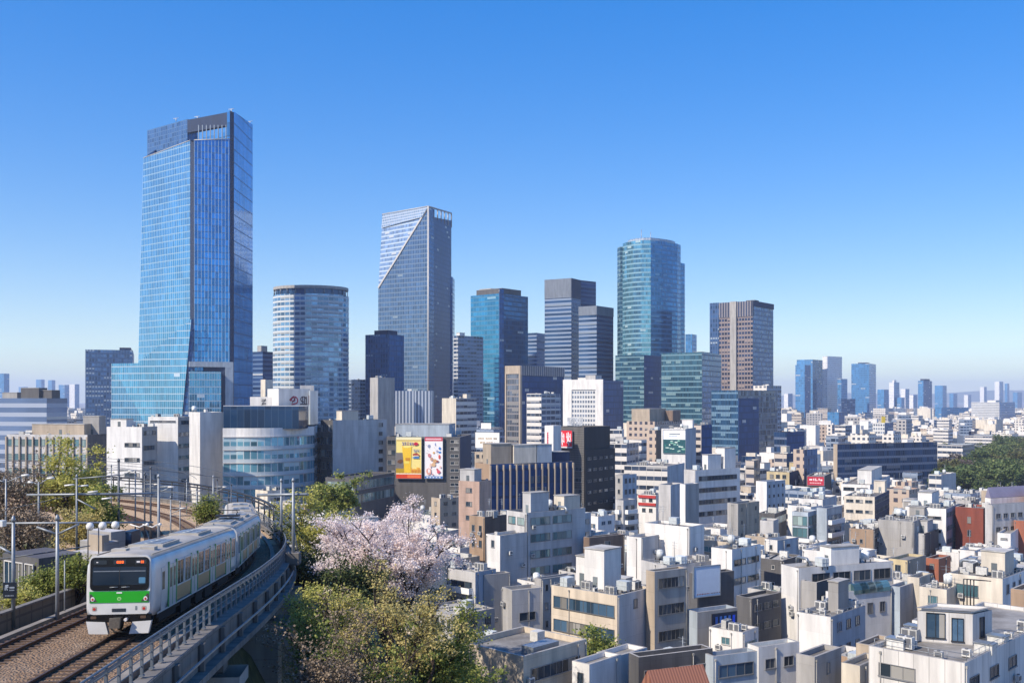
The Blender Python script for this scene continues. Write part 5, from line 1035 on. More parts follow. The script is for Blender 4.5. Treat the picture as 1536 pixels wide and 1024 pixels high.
for i in range(4):
    c = b['q'](.35, .45 + i * .13); m = MB(); n_ = 8
    for k in range(n_): a0, a1 = math.pi * k / n_, math.pi * (k + 1) / n_; m.poly([(-.9 * math.cos(a0), -1.5, 1.6 * math.sin(a0)), (-.9 * math.cos(a0), 1.5, 1.6 * math.sin(a0)), (-.9 * math.cos(a1), 1.5, 1.6 * math.sin(a1)), (-.9 * math.cos(a1), -1.5, 1.6 * math.sin(a1))][::-1])
    m.poly([(-.9 * math.cos(math.pi * k / n_), -1.5, 1.6 * math.sin(math.pi * k / n_)) for k in range(n_ + 1)]); at(b['T'], m.mesh('arched_skylight', [GLASS['t']]), 'arched_skylight', (c.x, c.y, b['dz']), b['rz'])
B('grey strip building right of the square-windowed white office', 1336, 1350, 1364, 880, h=19, a=45, wall='blue', wall_r='lgrey', yb=945, cl=.5, pent=[])
B('white walled block with a blue-grey glazed side and round rooftop dishes', 1195, 1246, 1298, 925, h=19, a=40, wall='white', wall_r='blue', rs=('punch', 3.4, 1.3, 1.4, 1.6, {'g': 'b'}), yb=1000, cl=3, pent=[(.3, .6, .5, .8, 4.5, 'grey')])
B('charcoal low building with rooftop tanks, at the bottom in front of the white banded office', 943, 958, 1069, 985, h=21, a=66, wall='dgrey', wall_r='dgrey', rs=('band', 3.3, 1.2, {'n': 4, 'top': 1.6}), yb=1015, cl=3.5, pent=[(.1, .5, .1, .6, 3.6, 'white')])
B('blue glass fronted shop right of the charcoal low building', 1064, 1070, 1137, 984, h=20.5, a=66, wall='blue', wall_r='blue', rs=('band', 3.0, 1.5, {'n': 1, 'g': 'b'}), yb=1020, cl=3, pent=[])
B('white house with a mossy flat roof and dark windows near the bottom', 1132, 1138, 1199, 970, h=21, a=64, wall='white', wall_r='white', rs=('punch', 3.2, 1.5, 1.2, 1.3, {'top': 1.5}), yb=1020, cl=2, roof=3, pent=[])
B('grey rendered block with a tall stair box near the bottom', 1194, 1222, 1262, 985, h=22, a=45, wall='grey', wall_r='grey', rs=('punch', 3.4, .7, 1.3, 6), yb=1100, cl=1.5, pent=[(.1, .6, .4, .85, 4, 'grey')])
b = B('terracotta tiled house at the bottom edge', 972, 978, 1062, 1036, h=18.4, a=68, wall='lgrey', yb=1100, cl=1, pent=[], par=.3)
B('white low terrace house left of the big white panelled building', 1262, 1290, 1305, 998, h=21, a=38, wall='cream', ls=('punch', 3.2, .9, 1.2, 1.2), yb=1100, cl=2, pent=[])
B('beige terrace house beyond the big white panelled building', 1284, 1310, 1330, 968, h=21, a=38, wall='beige', yb=1000, cl=2, pent=[])
# the big white panelled building at the lower right
b = B('big white panelled building with a tall glazed rooftop house at the lower right', 1303, 1447, 1600, 994, D=97, a=46, wall='ribbed', wall_r='ribbed', ls=('band', 60, 1.35, {'n': 1, 'l0': .04, 'l1': .58, 'top': 1.5, 'mull': 1.4}), rs=('punch', 60, 2.4, 1.3, 3, {'top': 1.7}), yb=1100, cl=0, pent=[], par=.5, maxL=40, roof=0)
q = b['q']; D1 = 106
zt = ZY(921, D1); pp = [P2(1376, 107.8), P2(1459, 106), P2(1488, 108.2), P2(1404, 110.2)]
Tp = b['T']; boxp(Tp, 'rooftop_house', [WALLS['ribbed'], ROOFS[1]], pp, b['dz'], zt); o = roof_parts(Tp, inset(pp, -.12), zt + .35, WALLS['white'], ROOFS[1], .3, .35)
d = (pp[1] - pp[0]); Ld = d.length; dn = d / Ld; rz = math.atan2(dn.y, dn.x)
for f, wd, zz, ht in ((.16, 1.9, .5, 2.7), (.62, 1.25, .3, 2.5)):
    at(Tp, window_mesh(wd, ht, 'b', 1.0, 'd'), 'window', (*(pp[0] + d * f), b['dz'] + zz), rz)
d2 = pp[2] - pp[1]; at(Tp, window_mesh(.9, 2.2, 'd', 0, 'd'), 'window', (*(pp[1] + d2 * .35), b['dz'] + .6), math.atan2(d2.y, d2.x))
r = random.Random(33)
for i in range(22):
    u, v = r.choice([(r.uniform(.04, .95), r.uniform(.04, .15)), (r.uniform(.04, .12), r.uniform(.2, .9)), (r.uniform(.85, .96), r.uniform(.2, .9))]); c = q(u, v); k = r.random()
    at(Tp, UNIT_MESH[0] if k < .7 else (UNIT_MESH[1] if k < .8 else HATCH), 'ac_unit' if k < .8 else 'roof_hatch', (c.x, c.y, b['dz']), b['rz'])
for (u0, v0, u1, v1) in ((.98, .03, .02, .03), (.02, .03, .02, .97)):
    a_, e_ = q(u0, v0), q(u1, v1); at(Tp, rail_mesh((e_ - a_).length), 'roof_railing', (a_.x, a_.y, b['dz'] + .1), math.atan2(e_.y - a_.y, e_.x - a_.x))
for f in (.5, .56, .62, .68): c = pp[3] + (pp[2] - pp[3]) * f; m = MB(); m.tube([(c.x, c.y, zt), (c.x, c.y, zt + 3.2)], .07, 5); m.tube([(c.x, c.y, zt + 3.2), (c.x + 1.4, c.y - 1, zt + 3.2)], .05, 5); m.build('roof_pipe', [M_DARK], Tp)

b = B('white shop house with two red roof bands, left of the grey white slab', 958, 984, 1000, 742, h=19.5, a=32, wall='white', ls=('punch', 3.3, 1.2, 1.2, 1.2), yb=765, cl=2, pent=[])
for z_ in (-.2, -2.6):
    a_, e_ = b['PL'], b['PC']; d = (e_ - a_).normalized(); n = Vector((d.y, -d.x)) * .4; boxp(b['T'], 'red_band', [plain('band_red', '#b0352f', .6), ROOFS[1]], slab(a_ + n, e_ + n, .38), b['zt'] + z_ - .9, b['zt'] + z_)
# terracotta pitched roof of the tiled house (b = that house was built earlier)
for o in list(bpy.data.objects):
    if o.get('label', '').startswith('terracotta tiled house'):
        e = [p for p in PLACED if p['label'].startswith('terracotta tiled')][0]; PLv, PCv, PRv, PBv = [Vector(p) for p in e['poly']]; z = ZY(1036, e['D'])
        t = NT('terracotta_tiles'); wv = t.n('ShaderNodeTexWave'); wv.inputs['Scale'].default_value = .9; wv.inputs['Distortion'].default_value = .4
        tc = t.n('ShaderNodeTexCoord').outputs['UV']; t.l(tc, wv.inputs['Vector']); t.l(t.mix(wv.outputs[1], c4('#75493a'), c4('#9c6a54')), t.b.inputs['Base Color']); t.b.inputs['Roughness'].default_value = .8
        m = MB(); d = (PRv - PCv); L = d.length; w_ = (PLv - PCv).length; od = (PCv - PLv).normalized() * .5
        M1, M2 = (PCv + PLv) / 2, (PRv + PBv) / 2
        for A1, A2, sg in ((PCv + od, PRv + od, 1), (PBv - od, PLv - od, 1)):
            R1, R2 = (M1, M2) if sg and A1 == PCv + od else (M2, M1)
            m.poly([(*A1, z + .02), (*A2, z + .02), (*R2, z + 2.0), (*R1, z + 2.0)], 0, [(0, 0), (L, 0), (L, 3), (0, 3)])
        m.poly([(*(PLv - od), z + .02), (*(PCv + od), z + .02), (*M1, z + 2.0)]); m.poly([(*(PRv + od), z + .02), (*(PBv - od), z + .02), (*M2, z + 2.0)]); m.build('tiled_roof', [t.m], o)
# ------------------------------------------------------------------ ordinary low buildings between them
def sat(A, Bp, gap=1.2):
    for P in (A, Bp):
        for i in range(len(P)):
            ax, ay = P[i]; bx, by = P[(i+1) % len(P)]; nx_, ny_ = by - ay, ax - bx; L = math.hypot(nx_, ny_) or 1
            pa = [(x * nx_ + y * ny_) / L for x, y in A]; pb = [(x * nx_ + y * ny_) / L for x, y in Bp]
            if max(pa) + gap < min(pb) or max(pb) + gap < min(pa): return False
    return True
def cap_height(poly, slack=2.0):
    """highest roof that does not hide what the photo shows of the buildings behind"""
    yn = min(p[1] for p in poly); x0 = min(pix(p[0], p[1], 0)[0] for p in poly); x1 = max(pix(p[0], p[1], 0)[0] for p in poly); z = 99
    yc = sum(p[1] for p in poly) / 4
    if yc > 330: z = ZY(598 + 14 + max(0, 1500 - yc) / 1500 * 46, yc)
    for P in PLACED:
        if P['x1'] > x0 + 1 and P['x0'] < x1 - 1 and P['D'] > yc - 2: z = min(z, ZY(P['yb'] - slack, yn))
    return z
WORDS = ['no', 'one', 'two', 'three', 'four', 'five', 'six', 'seven', 'eight', 'nine', 'ten', 'eleven', 'twelve']
ORD = ['', 'second', 'third', 'fourth', 'fifth', 'sixth', 'seventh', 'eighth', 'ninth', 'tenth']
import re
_cut = re.compile(r",| with | before | behind | beside | in front| below| at the| right of| left of| carrying| near| next| under | beyond| between| squeezed| joined| crowned| topped| roofed| standing| rising| on its| whose| alone| just| first| second| one of| in the| in far| peeping| touching| forming| leaning| set ")
refs = {}
for P in PLACED:
    rf = _cut.split(P['label'])[0].strip()
    if rf.startswith('the '): rf = rf[4:]
    P['ref'] = rf; refs[rf] = refs.get(rf, 0) + 1
NEAR = [P for P in PLACED if refs[P['ref']] == 1 and 2 <= len(P['ref'].split()) <= 6]
used_labels = {}
def auto_label(colour, n, feat, cx_, cy_):
    px = pix(cx_, cy_, 10)[0]
    P = min(NEAR, key=lambda p: (p['c'].x - cx_) ** 2 + (p['c'].y - cy_) ** 2 * .5)
    if px < P['x0']: rel = 'left of'
    elif px > P['x1']: rel = 'right of'
    elif cy_ < P['c'].y: rel = 'in front of'
    else: rel = 'behind'
    base = f"{colour} {WORDS[min(n, 12)]}-storey building{feat}, {rel} the {P['ref']}"
    k = used_labels.get(base, 0); used_labels[base] = k + 1
    return base if k == 0 else f"{ORD[min(k, 9)]} {base}"
CNAME = {'white': 'white', 'whitep': 'white panelled', 'cream': 'cream', 'creamp': 'cream tiled', 'beige': 'beige', 'grey': 'grey', 'lgrey': 'pale grey', 'dgrey': 'dark grey', 'blue': 'pale blue', 'pink': 'salmon', 'tan': 'tan', 'brown': 'brown', 'yellow': 'yellow'}
PICK = ['white'] * 13 + ['whitep'] * 7 + ['cream'] * 4 + ['creamp'] * 3 + ['lgrey'] * 6 + ['beige'] * 2 + ['grey'] * 2 + ['dgrey'] + ['blue'] * 2 + ['pink'] + ['tan']
FARM = {'white': 'punch_white', 'whitep': 'band_white', 'cream': 'punch_white', 'creamp': 'band_white', 'lgrey': 'punch_grey', 'beige': 'punch_tan', 'grey': 'punch_grey', 'dgrey': 'office_band', 'blue': 'resid_dim', 'pink': 'punch_tan', 'tan': 'punch_tan', 'brown': 'punch_tan'}
def rect_poly(cx_, cy_, w_, d_, a):
    dl, dr = Vector((-math.cos(a), math.sin(a))), Vector((math.sin(a), math.cos(a))); c = Vector((cx_, cy_))
    return [c + dl * w_/2 - dr * d_/2, c - dl * w_/2 - dr * d_/2, c - dl * w_/2 + dr * d_/2, c + dl * w_/2 + dr * d_/2]
FILL = []
PLACED.append(dict(poly=[(205, 470), (260, 455), (480, 940), (400, 960)], x0=1402, x1=1600, yb=740, D=470, c=Vector((340, 700)), r=290, far=960, label='', yt=700, ref=''))
def try_fill(cx_, cy_, w_, d_, a, h, smax=1.2):
    poly = rect_poly(cx_, cy_, w_, d_, a); t = [tuple(p) for p in poly]
    xx = [pix(p[0], max(p[1], 1), 0)[0] for p in t]
    if max(xx) < -10 or min(xx) > 1546 or min(p[1] for p in t) < 84: return None
    if max(ground_z(*p) for p in t) > 2.5: return None
    z = cap_height(t); h = min(h, z)
    if h < 4.2: return None
    if pix(cx_, cy_, h)[1] > 1060: return None
    R_ = max(w_, d_)
    for P in PLACED:
        if abs(P['c'].x - cx_) < P['r'] * 1.5 + R_ and abs(P['c'].y - cy_) < P['r'] * 1.5 + R_ and sat(t, P['poly'], smax): return None
    for P in FILL:
        if abs(P[1] - cx_) < 40 and abs(P[2] - cy_) < 40 and sat(t, P[0], .5): return None
    FILL.append((t, cx_, cy_, h, a, z - h)); return h
r = random.Random(42); cand = []
ga = R(44); ux, uy = Vector((math.cos(ga), -math.sin(ga))), Vector((math.sin(ga), math.cos(ga)))
for ring, (d0, d1, cell) in enumerate(((84, 170, 10.0), (170, 262, 11.5), (262, 480, 13.8))):
    n = int(700 / cell)
    for i in range(-n, n):
        for j in range(-n, n):
            p = ux * (i * cell) + uy * (j * cell) + Vector((r.uniform(-1.5, 1.5), r.uniform(-1.5, 1.5)))
            if not (d0 <= p.y < d1) or abs(p.x) > .55 * p.y + 20: continue
            cand.append((p.x, p.y, cell))
cand.sort(key=lambda c: c[1]); nfill = 0
for x, y, cell in cand:
    if nfill >= 640: break
    w_, d_ = cell * r.uniform(.68, .93), cell * r.uniform(.66, .9); a = ga + R(r.uniform(-6, 6))
    h = r.choice([r.uniform(7, 12), r.uniform(9, 15), r.uniform(12, 19), r.uniform(14, 24)]) if y > 130 else r.uniform(14, 24)
    ok = try_fill(x, y, w_, d_, a, h)
    if not ok:
        ok = try_fill(x, y, w_ * .62, d_ * .62, a, h)
        if not ok: continue
    nfill += 1; poly, cx_, cy_, h, a, room = FILL[-1]; poly = [Vector(p) for p in poly]
    wk = r.choice(PICK); wm = WALLS[wk]; far = y > 330; st = r.random(); n = max(1, int(h / 3.3))
    lvl = r.choice([1.4, 2.0, 2.6, 3.2]) if not far else r.choice([.5, 1, 1.6])
    feat = r.choice([' with cluttered roof', ' with flat roof', ' with rooftop units', ' with parapet roof'])
    T = thing(r.choice(['low_rise_building', 'apartment_building', 'town_house']), auto_label(CNAME[wk], n, feat, cx_, cy_), 'building', (cx_, cy_, 0), 'low buildings filling the city blocks')
    zvis = max(0, ZY(1060, y)); m = MB(); u = 0
    for i in range(4):
        if far and i < 2: continue
        m.wall(poly[i], poly[(i+1) % 4], 0, h, 0)
    m.build('wall', [wm], T)
    if far:
        for i in (0, 1): k = MB(); k.wall(poly[i], poly[i+1], 0, h, 0, r.random() * 9, h - 62); k.build('wall', [MATS[FARM[wk]]], T)
    else:
        fr = r.choice(['f', 'w', 'd']); g = r.choice('dddbt'); fh = r.uniform(2.9, 3.5)
        def style():
            s = r.random()
            if s < .42: return ('punch', fh, r.uniform(.7, 1.8), r.uniform(.9, 1.5), r.uniform(.8, 2.6), {'fr': fr, 'g': g, 'skip': .15, 'top': r.uniform(1, 1.8)})
            if s < .62: return ('band', fh, r.uniform(1.1, 1.7), {'fr': fr, 'g': g, 'n': r.choice([1, 2, 3]), 'top': r.uniform(1.1, 1.9)})
            if s < .76: return ('balc', fh, {'fr': fr, 'g': g})
            if s < .9: return ('punch', fh, .6, .9, 4.5, {'fr': fr})
            return None
        for i in (0, 1):
            face_detail(T, poly[i], poly[i+1], 0, h, style(), max(zvis, h - 15), 22)
            if y < 230: wall_bits(T, poly[i], poly[i+1], h, max(zvis, h - 12), r)
    dz = roof_parts(T, poly, h, wm, ROOFS[r.choice([0, 0, 1, 1, 2, 3])], r.uniform(.4, 1.1))
    clutter(T, poly, dz, lvl if room > 1.5 else min(lvl, 1.2), r, wm, None if room > 4 else [], y)
# ------------------------------------------------------------------ the rest of the city towards the horizon, more than anyone could count
SM = ['punch_white', 'band_white', 'punch_grey', 'punch_tan', 'band_beige', 'resid_dim', 'office_band', 'punch_white', 'band_white']
smats = [MATS[k] for k in dict.fromkeys(SM)]; sidx = [list(dict.fromkeys(SM)).index(k) for k in SM]; nb = len(smats)
smats += [WALLS['white'], WALLS['cream'], ROOFS[0], ROOFS[1], ROOFS[2]]
m = MB(); r = random.Random(77); D = 465.0; cnt = 0
while D < 8200:
    s = 9.5 + D * .0088; half = .56 * D + 30; x = -half + r.random() * s
    while x < half:
        w_, d_ = s * r.uniform(.5, .92), s * r.uniform(.5, .85); cx_, cy_ = x + s / 2 + r.uniform(-.15, .15) * s, D + r.uniform(-.2, .2) * s; x += s
        if D > 1500 and r.random() < .12: continue
        a = R(r.choice([40, 40, 44, 34, 20, 52]) + r.uniform(-4, 4)); k = r.random()
        h = r.uniform(6, 13) if k < .66 else (r.uniform(11, 22) if k < .93 else r.uniform(20, 36)); 
        if D > 3200 and r.random() < .035: h = r.uniform(50, 105); w_, d_ = r.uniform(25, 45), r.uniform(20, 32)
        poly = rect_poly(cx_, cy_, w_, d_, a); t = [tuple(p) for p in poly]
        pxx = [pix(*p, 0)[0] for p in t]
        if 1390 < max(pxx) and 450 < cy_ < 1060: continue      # the park
        h = min(h, cap_height(t, 1.0))
        if h < 3: continue
        if D < 1400 and any(abs(P['c'].x - cx_) < P['r'] * 1.5 + s and abs(P['c'].y - cy_) < P['r'] * 1.5 + s and sat(t, P['poly'], 1) for P in PLACED): continue
        if D < 520 and any(abs(P[1] - cx_) < 60 and abs(P[2] - cy_) < 60 and sat(t, P[0], .5) for P in FILL): continue
        mi = r.choice(sidx) if r.random() < .75 else nb + r.choice([0, 1]); u = r.random() * 10
        for i in range(4): u = m.wall(poly[i], poly[(i+1) % 4], 0, h, mi, u, h - 120.)
        m.poly([(*p, h) for p in poly], nb + 2 + r.choice([0, 1, 1, 2])); cnt += 1
        if D < 2600 and r.random() < .75:
            for q in range(r.choice([1, 1, 2])):
                f = r.uniform(.15, .4); pc = [(cx_ + (p[0] - cx_) * f + r.uniform(-.2, .2) * w_, cy_ + (p[1] - cy_) * f) for p in t]; hh = h + r.uniform(1.5, 4); mm = nb + r.choice([0, 0, 1])
                for i in range(4): m.wall(pc[i], pc[(i+1) % 4], h, hh, mm)
                m.poly([(*p, hh) for p in pc], nb + 3)
    D += s * .92
o = m.build('distant_buildings', smats); o['kind'] = 'stuff'
print('FILL', nfill, 'FAR', cnt)
# ------------------------------------------------------------------ track bed, rails, viaduct
def gravelmat(name, c1, c2, c3, s1=9.):
    t = NT(name); gp = t.n('ShaderNodeNewGeometry').outputs['Position']
    v = t.n('ShaderNodeTexVoronoi'); v.inputs['Scale'].default_value = s1; t.l(gp, v.inputs['Vector'])
    sc = t.n('ShaderNodeSeparateColor'); t.l(v.outputs['Color'], sc.inputs[0])
    n = t.noise(gp, .5, 4)
    cc = t.mix(sc.outputs[0], c4(c1), c4(c2)); cc = t.mix(t.rng(n, .4, .62, 0, .8), cc, c4(c3))
    t.l(cc, t.b.inputs['Base Color']); t.b.inputs['Roughness'].default_value = .95
    bp = t.n('ShaderNodeBump'); bp.inputs['Strength'].default_value = 1.0; bp.inputs['Distance'].default_value = .12; t.l(v.outputs[0], bp.inputs['Height']); t.l(bp.outputs[0], t.b.inputs['Normal'])
    return t.m
BALLAST = gravelmat('ballast_stone', '#6b543f', '#a58c72', '#84684c')
def sweep(m, prof, s0, s1, step=1.0, mi=0, closed=False):
    """prof: (offset to the right, height above rail) corners swept along the line; callables get s"""
    n = max(2, int((s1 - s0) / step)); rows = []
    for i in range(n + 1):
        s = s0 + (s1 - s0) * i / n; b = len(m.v)
        for o, dz in prof: m.v.append(tuple(off(s, o(s) if callable(o) else o, dz)))
        rows.append((b, s))
    k = len(prof)
    for i in range(n):
        for j in range(k if closed else k - 1):
            j2 = (j + 1) % k; a, b = rows[i][0], rows[i+1][0]
            m.f.append((a + j, a + j2, b + j2, b + j)[::-1]); m.mi.append(mi); m.sm.append(False)
            m.uv += [(rows[i][1], prof[j][1]), (rows[i][1], prof[j2][1]), (rows[i+1][1], prof[j2][1]), (rows[i+1][1], prof[j][1])][::-1]
    if closed:
        m.f.append(tuple(rows[0][0] + j for j in range(k))); m.mi.append(mi); m.sm.append(False); m.uv += [(0, 0)] * k
        m.f.append(tuple(rows[-1][0] + j for j in range(k))[::-1]); m.mi.append(mi); m.sm.append(False); m.uv += [(0, 0)] * k
SA, SB = 0.5, SLEN - 1
lw = lambda s: -6.0 - 5.2 * smooth((s - s_at_y(62)) / 40.0)
m = MB(); sweep(m, [(lambda s: lw(s) - .35, -.85), (lambda s: lw(s), -.22), (-2.0, -.16), (0, -.16), (2.0, -.2), (3.38, -.35)][::-1], SA, SB); o = m.build('ballast_bed', [BALLAST]); structure(o)
m = MB(); sweep(m, [(lambda s: lw(s) - 6.3, -.30), (lambda s: lw(s) - 5.9, -.205), (-2.0, -.145), (0, -.145), (2.0, -.185), (3.37, -.33)][::-1], s_at_y(97), SB); structure(m.build('slab_track_bed', [gravelmat('tan_track_bed', '#a88c6c', '#c7ab88', '#b39674', 5.)]))
STEEL = plain('rail_steel', '#5e4433', .45, .5, .3, 4.0); STEELT = plain('rail_head', '#a08a78', .3, .8, .2, 4.0)
def track(label, o0, s0, s1, of=None):
    T = thing('railway_track', label, 'railway track', tuple(off(s0, o0))); f = of or (lambda s: o0)
    for e in (-.5335, .5335):
        m = MB(); q = lambda d: (lambda s: f(s) + e + d)
        sweep(m, [(q(-.07), -.16), (q(-.07), -.13), (q(-.015), -.12), (q(-.015), -.04), (q(-.036), -.035), (q(-.036), 0), (q(.036), 0), (q(.036), -.035), (q(.015), -.04), (q(.015), -.12), (q(.07), -.13), (q(.07), -.16)], s0, s1, .8)
        m.build('rail', [STEEL], T)
    m = MB(); s = s0
    while s < s1:
        p, d = path(s); rr = Vector((d.y, -d.x, 0)).normalized(); fw = Vector((d.x, d.y, d.z)); c = off(s, f(s), -.13)
        a, b, cc, dd = c - rr - fw * .11, c + rr - fw * .11, c + rr + fw * .11, c - rr + fw * .11
        m.poly([a, b, cc, dd]); m.poly([a - Vector((0, 0, .12)), b - Vector((0, 0, .12)), b, a]); s += .62
    o = m.build('sleepers', [plain('sleeper_concrete', '#5d4a3a', .9, var=.3)], T); o['kind'] = 'stuff'
track('track the green-fronted train stands on, nearest to the viaduct railing', 0, SA, SB)
track('empty second track left of the train', -4.0, SA, SB)
sX = s_at_y(76); track('third track that appears only on the bend beyond the train', -8.2, sX, SB, lambda s: -8.2)
track('fourth track on the inside of the bend beyond the train', -12.4, s_at_y(92), SB)
for o_, lab in ((2.3, 'concrete cable trough running beside the train track'), (-5.5, 'concrete cable trough running beside the empty track')):
    m = MB(); sweep(m, [(o_, -.6), (o_, -.02), (o_ + .34, -.02), (o_ + .34, -.6)], SA, s_at_y(110), 1.0, closed=True); tag(m.build('cable_trough', [wallmat('trough_concrete', '#8f877c', (1.0, 50), .7, .3, .9, jw=.06)]), lab, 'cable trough')
V = thing('railway_viaduct', 'grey concrete railway viaduct curving away on square piers', 'viaduct', tuple(off(10, 3.5, -3)))
m = MB(); sweep(m, [(3.4, -1.05), (3.4, .22), (4.0, .22), (4.0, .08), (3.92, .08), (3.92, -1.05)], SA, SB, 1.0, closed=True); m.build('parapet', [M_CONC], V)
m = MB(); sweep(m, [(-2.0, -1.35), (-2.0, -1.06), (4.4, -1.06), (4.4, -1.35)], SA, SB, 1.0, closed=True); m.build('deck', [M_CONC], V)
PIERC = wallmat('pier_concrete', '#b3aea6', (50., 1.2), .75, .4, .85)  # lighter than the deck concrete, lifting the shade beneath by colour
m = MB(); sweep(m, [(1.2, -2.05), (1.2, -1.36), (3.5, -1.36), (3.5, -2.05)], SA, SB, 1.0, closed=True); m.build('girder', [PIERC], V)
m = MB(); sweep(m, [(4.25, -.45), (4.25, -.37), (4.33, -.37), (4.33, -.45)], SA, SB, 1.0, closed=True); m.build('conduit', [M_METAL], V)
s = s_at_y(30.5); k = 0
while s < SB - 4:
    p = off(s, 3.0); _, d = path(s); rz = math.atan2(d.y, d.x) - math.pi / 2; gz = ground_z(p.x, p.y) - 3; zt = p.z - 2.07
    if k == 0 or True:
        m = MB(); m.box(-1.9, 1.35, -1.0, 1.0, gz - zt - 6, -1.3); at(V, m.mesh('pier', [PIERC]), 'pier', (p.x, p.y, zt), rz)
        m = MB(); m.poly([(-2.4, -1.1, 0), (1.9, -1.1, 0), (1.9, -1.1, -.6), (1.35, -1.1, -1.29), (-1.9, -1.1, -1.29), (-2.4, -1.1, -.6)][::-1]); m.poly([(-2.4, 1.1, 0), (1.9, 1.1, 0), (1.9, 1.1, -.6), (1.35, 1.1, -1.29), (-1.9, 1.1, -1.29), (-2.4, 1.1, -.6)])
        for a, b in (((1.9, 0), (1.9, -.6)), ((1.9, -.6), (1.35, -1.29)), ((1.35, -1.29), (-1.9, -1.29)), ((-1.9, -1.29), (-2.4, -.6)), ((-2.4, -.6), (-2.4, 0))): m.poly([(a[0], -1.1, a[1]), (a[0], 1.1, a[1]), (b[0], 1.1, b[1]), (b[0], -1.1, b[1])])
        at(V, m.mesh('pier_cap', [PIERC]), 'pier_cap', (p.x, p.y, zt), rz)
    m = MB(); m.box(.56, 1.05, -.5, .5, -.001, 1.0); at(V, m.mesh('pilaster', [M_CONC]), 'pilaster', (p.x, p.y, zt), rz)
    s += 15.8; k += 1
s = s_at_y(24)
while s < s_at_y(125):
    p = off(s, 4.06, -.9); _, d = path(s); rz = math.atan2(d.y, d.x) - math.pi / 2; m = MB(); m.box(-.14, .1, -.16, .16, -.55, 1.0); at(V, m.mesh('bracket', [M_CONC]), 'bracket', tuple(p), rz); s += 4.33
RAILM = plain('railing_steel', '#737a80', .5, .4, .2, 2.0)
T = thing('railing', 'grey steel railing along the outer edge of the viaduct', 'railing', tuple(off(20, 3.6, .28)))
m = MB(); m.box(-.045, .045, -.06, .06, 0, 1.12); m.box(-.08, .08, -.1, .1, 0, .04); me = m.mesh('post', [RAILM]); s = s_at_y(22); npost = 0
while s < s_at_y(128) and npost < 98:
    p = off(s, 3.55, .285); _, d = path(s); at(T, me, 'post', tuple(p), math.atan2(d.y, d.x) - math.pi / 2); s += 1.22; npost += 1
for dz, rr in ((1.14, .042), (.92, .03), (.62, .022), (.36, .022)):
    m = MB(); m.tube([off(s, 3.55, .28 + dz) for s in np.arange(s_at_y(20), SB, 1.0)], rr, 6); m.build('rail', [RAILM], T)
m = MB(); sweep(m, [(3.60, 1.0 + .28), (3.60, 1.10 + .28), (3.62, 1.10 + .28), (3.62, 1.0 + .28)], s_at_y(20), SB, 1.0, closed=True); m.build('top_strip', [RAILM], T)
# tall guard pipe round the outside of the bend
T = thing('guard_pipe', 'double dark pipe rail carried on posts around the outside of the bend', 'pipe rail', tuple(off(s_at_y(105), 3.8)))
for dz, rr in ((2.75, .14), (2.35, .10)):
    m = MB(); m.tube([off(s, 3.9, dz) for s in np.arange(s_at_y(106), SB, 1.0)], rr, 6); m.build('pipe', [M_DARK], T)
m = MB(); m.tube([(0, 0, .28), (0, 0, 2.8)], .09, 6); me = m.mesh('post', [M_DARK]); s = s_at_y(106)
while s < SB: at(T, me, 'post', tuple(off(s, 3.9)), 0); s += 3.4
T = thing('boundary_wall', 'low concrete panel wall on the left of the tracks', 'wall', tuple(off(20, -7)))
m = MB(); e = s_at_y(64); sweep(m, [(-7.05, -.9), (-7.05, .42), (-6.85, .42), (-6.85, -.9)], SA, e, 1.0, closed=True); m.build('panel_wall', [wallmat('wall_panel_concrete', '#85796a', (1.5, 50), .6, .3, .9, jw=.12)], T)
m = MB(); sweep(m, [(-7.12, .42), (-7.12, .52), (-6.78, .52), (-6.78, .42)], SA, e, 1.0, closed=True); m.build('coping', [M_CONC], T)
# ------------------------------------------------------------------ the train
PAINT = plain('train_silver', '#cdcdcb', .36, .3, .14, .8); PAINTW = plain('train_white', '#cfcdc7', .38, .05, .12, 1.2); ROOFP = plain('train_roof', '#aaa499', .65, 0, .22, 1.2)
GREEN = plain('train_green', '#1f9a1a', .35, 0, .05); BLACKP = plain('train_black', '#0d0f12', .18, 0, .05); UNDER = plain('underframe', '#1d1c1b', .8, .1, .3)
TGLASS = glassmat('train_side_glass', (.12, .085, .05), .2, .06, .3, (.30, .24, .17), .5); WSHIELD = plain('windscreen', (.02, .035, .055), .05, .25, .1)
DOORG = plain('door_green', '#3f9a5a', .35, .2, .06); BEIGE = plain('side_panel_beige', '#b99a70', .35, .15, .06); GASK = plain('rubber', '#24262a', .7, 0, .1)
AMBER = plain('led_amber', '#ff5a1e', .5, 0, 0, emit=.5); LENS = plain('lamp_lens', '#e8e4e0', .1, .1, .05); REDL = plain('tail_red', '#b5322a', .25, 0, .05)
HW = 1.475
SEC = [(-1.40, .92), (-1.46, 1.25), (-1.475, 1.9), (-1.475, 2.75), (-1.44, 3.15), (-1.32, 3.40), (-1.05, 3.55), (-.55, 3.64), (0, 3.66), (.55, 3.64), (1.05, 3.55), (1.32, 3.40), (1.44, 3.15), (1.475, 2.75), (1.475, 1.9), (1.46, 1.25), (1.40, .92)]
LCAR = 19.4
TR = thing('commuter_train', 'silver commuter train with a green-banded black cab front on the viaduct', 'train', tuple(path(s_at_y(44))[0]))
sF = s_at_y(43.6)
def put_m(name, me, parent, M=None):
    o = bpy.data.objects.new(name, me); col.objects.link(o); o.parent = parent
    if M is not None: o.matrix_local = M
    return o
def loc(name, m, mats, parent, smooth=False): return put_m(name, m.mesh(name, mats), parent)
CACHE = {}
def cached(key, fn):
    if key not in CACHE: CACHE[key] = fn()
    return CACHE[key]
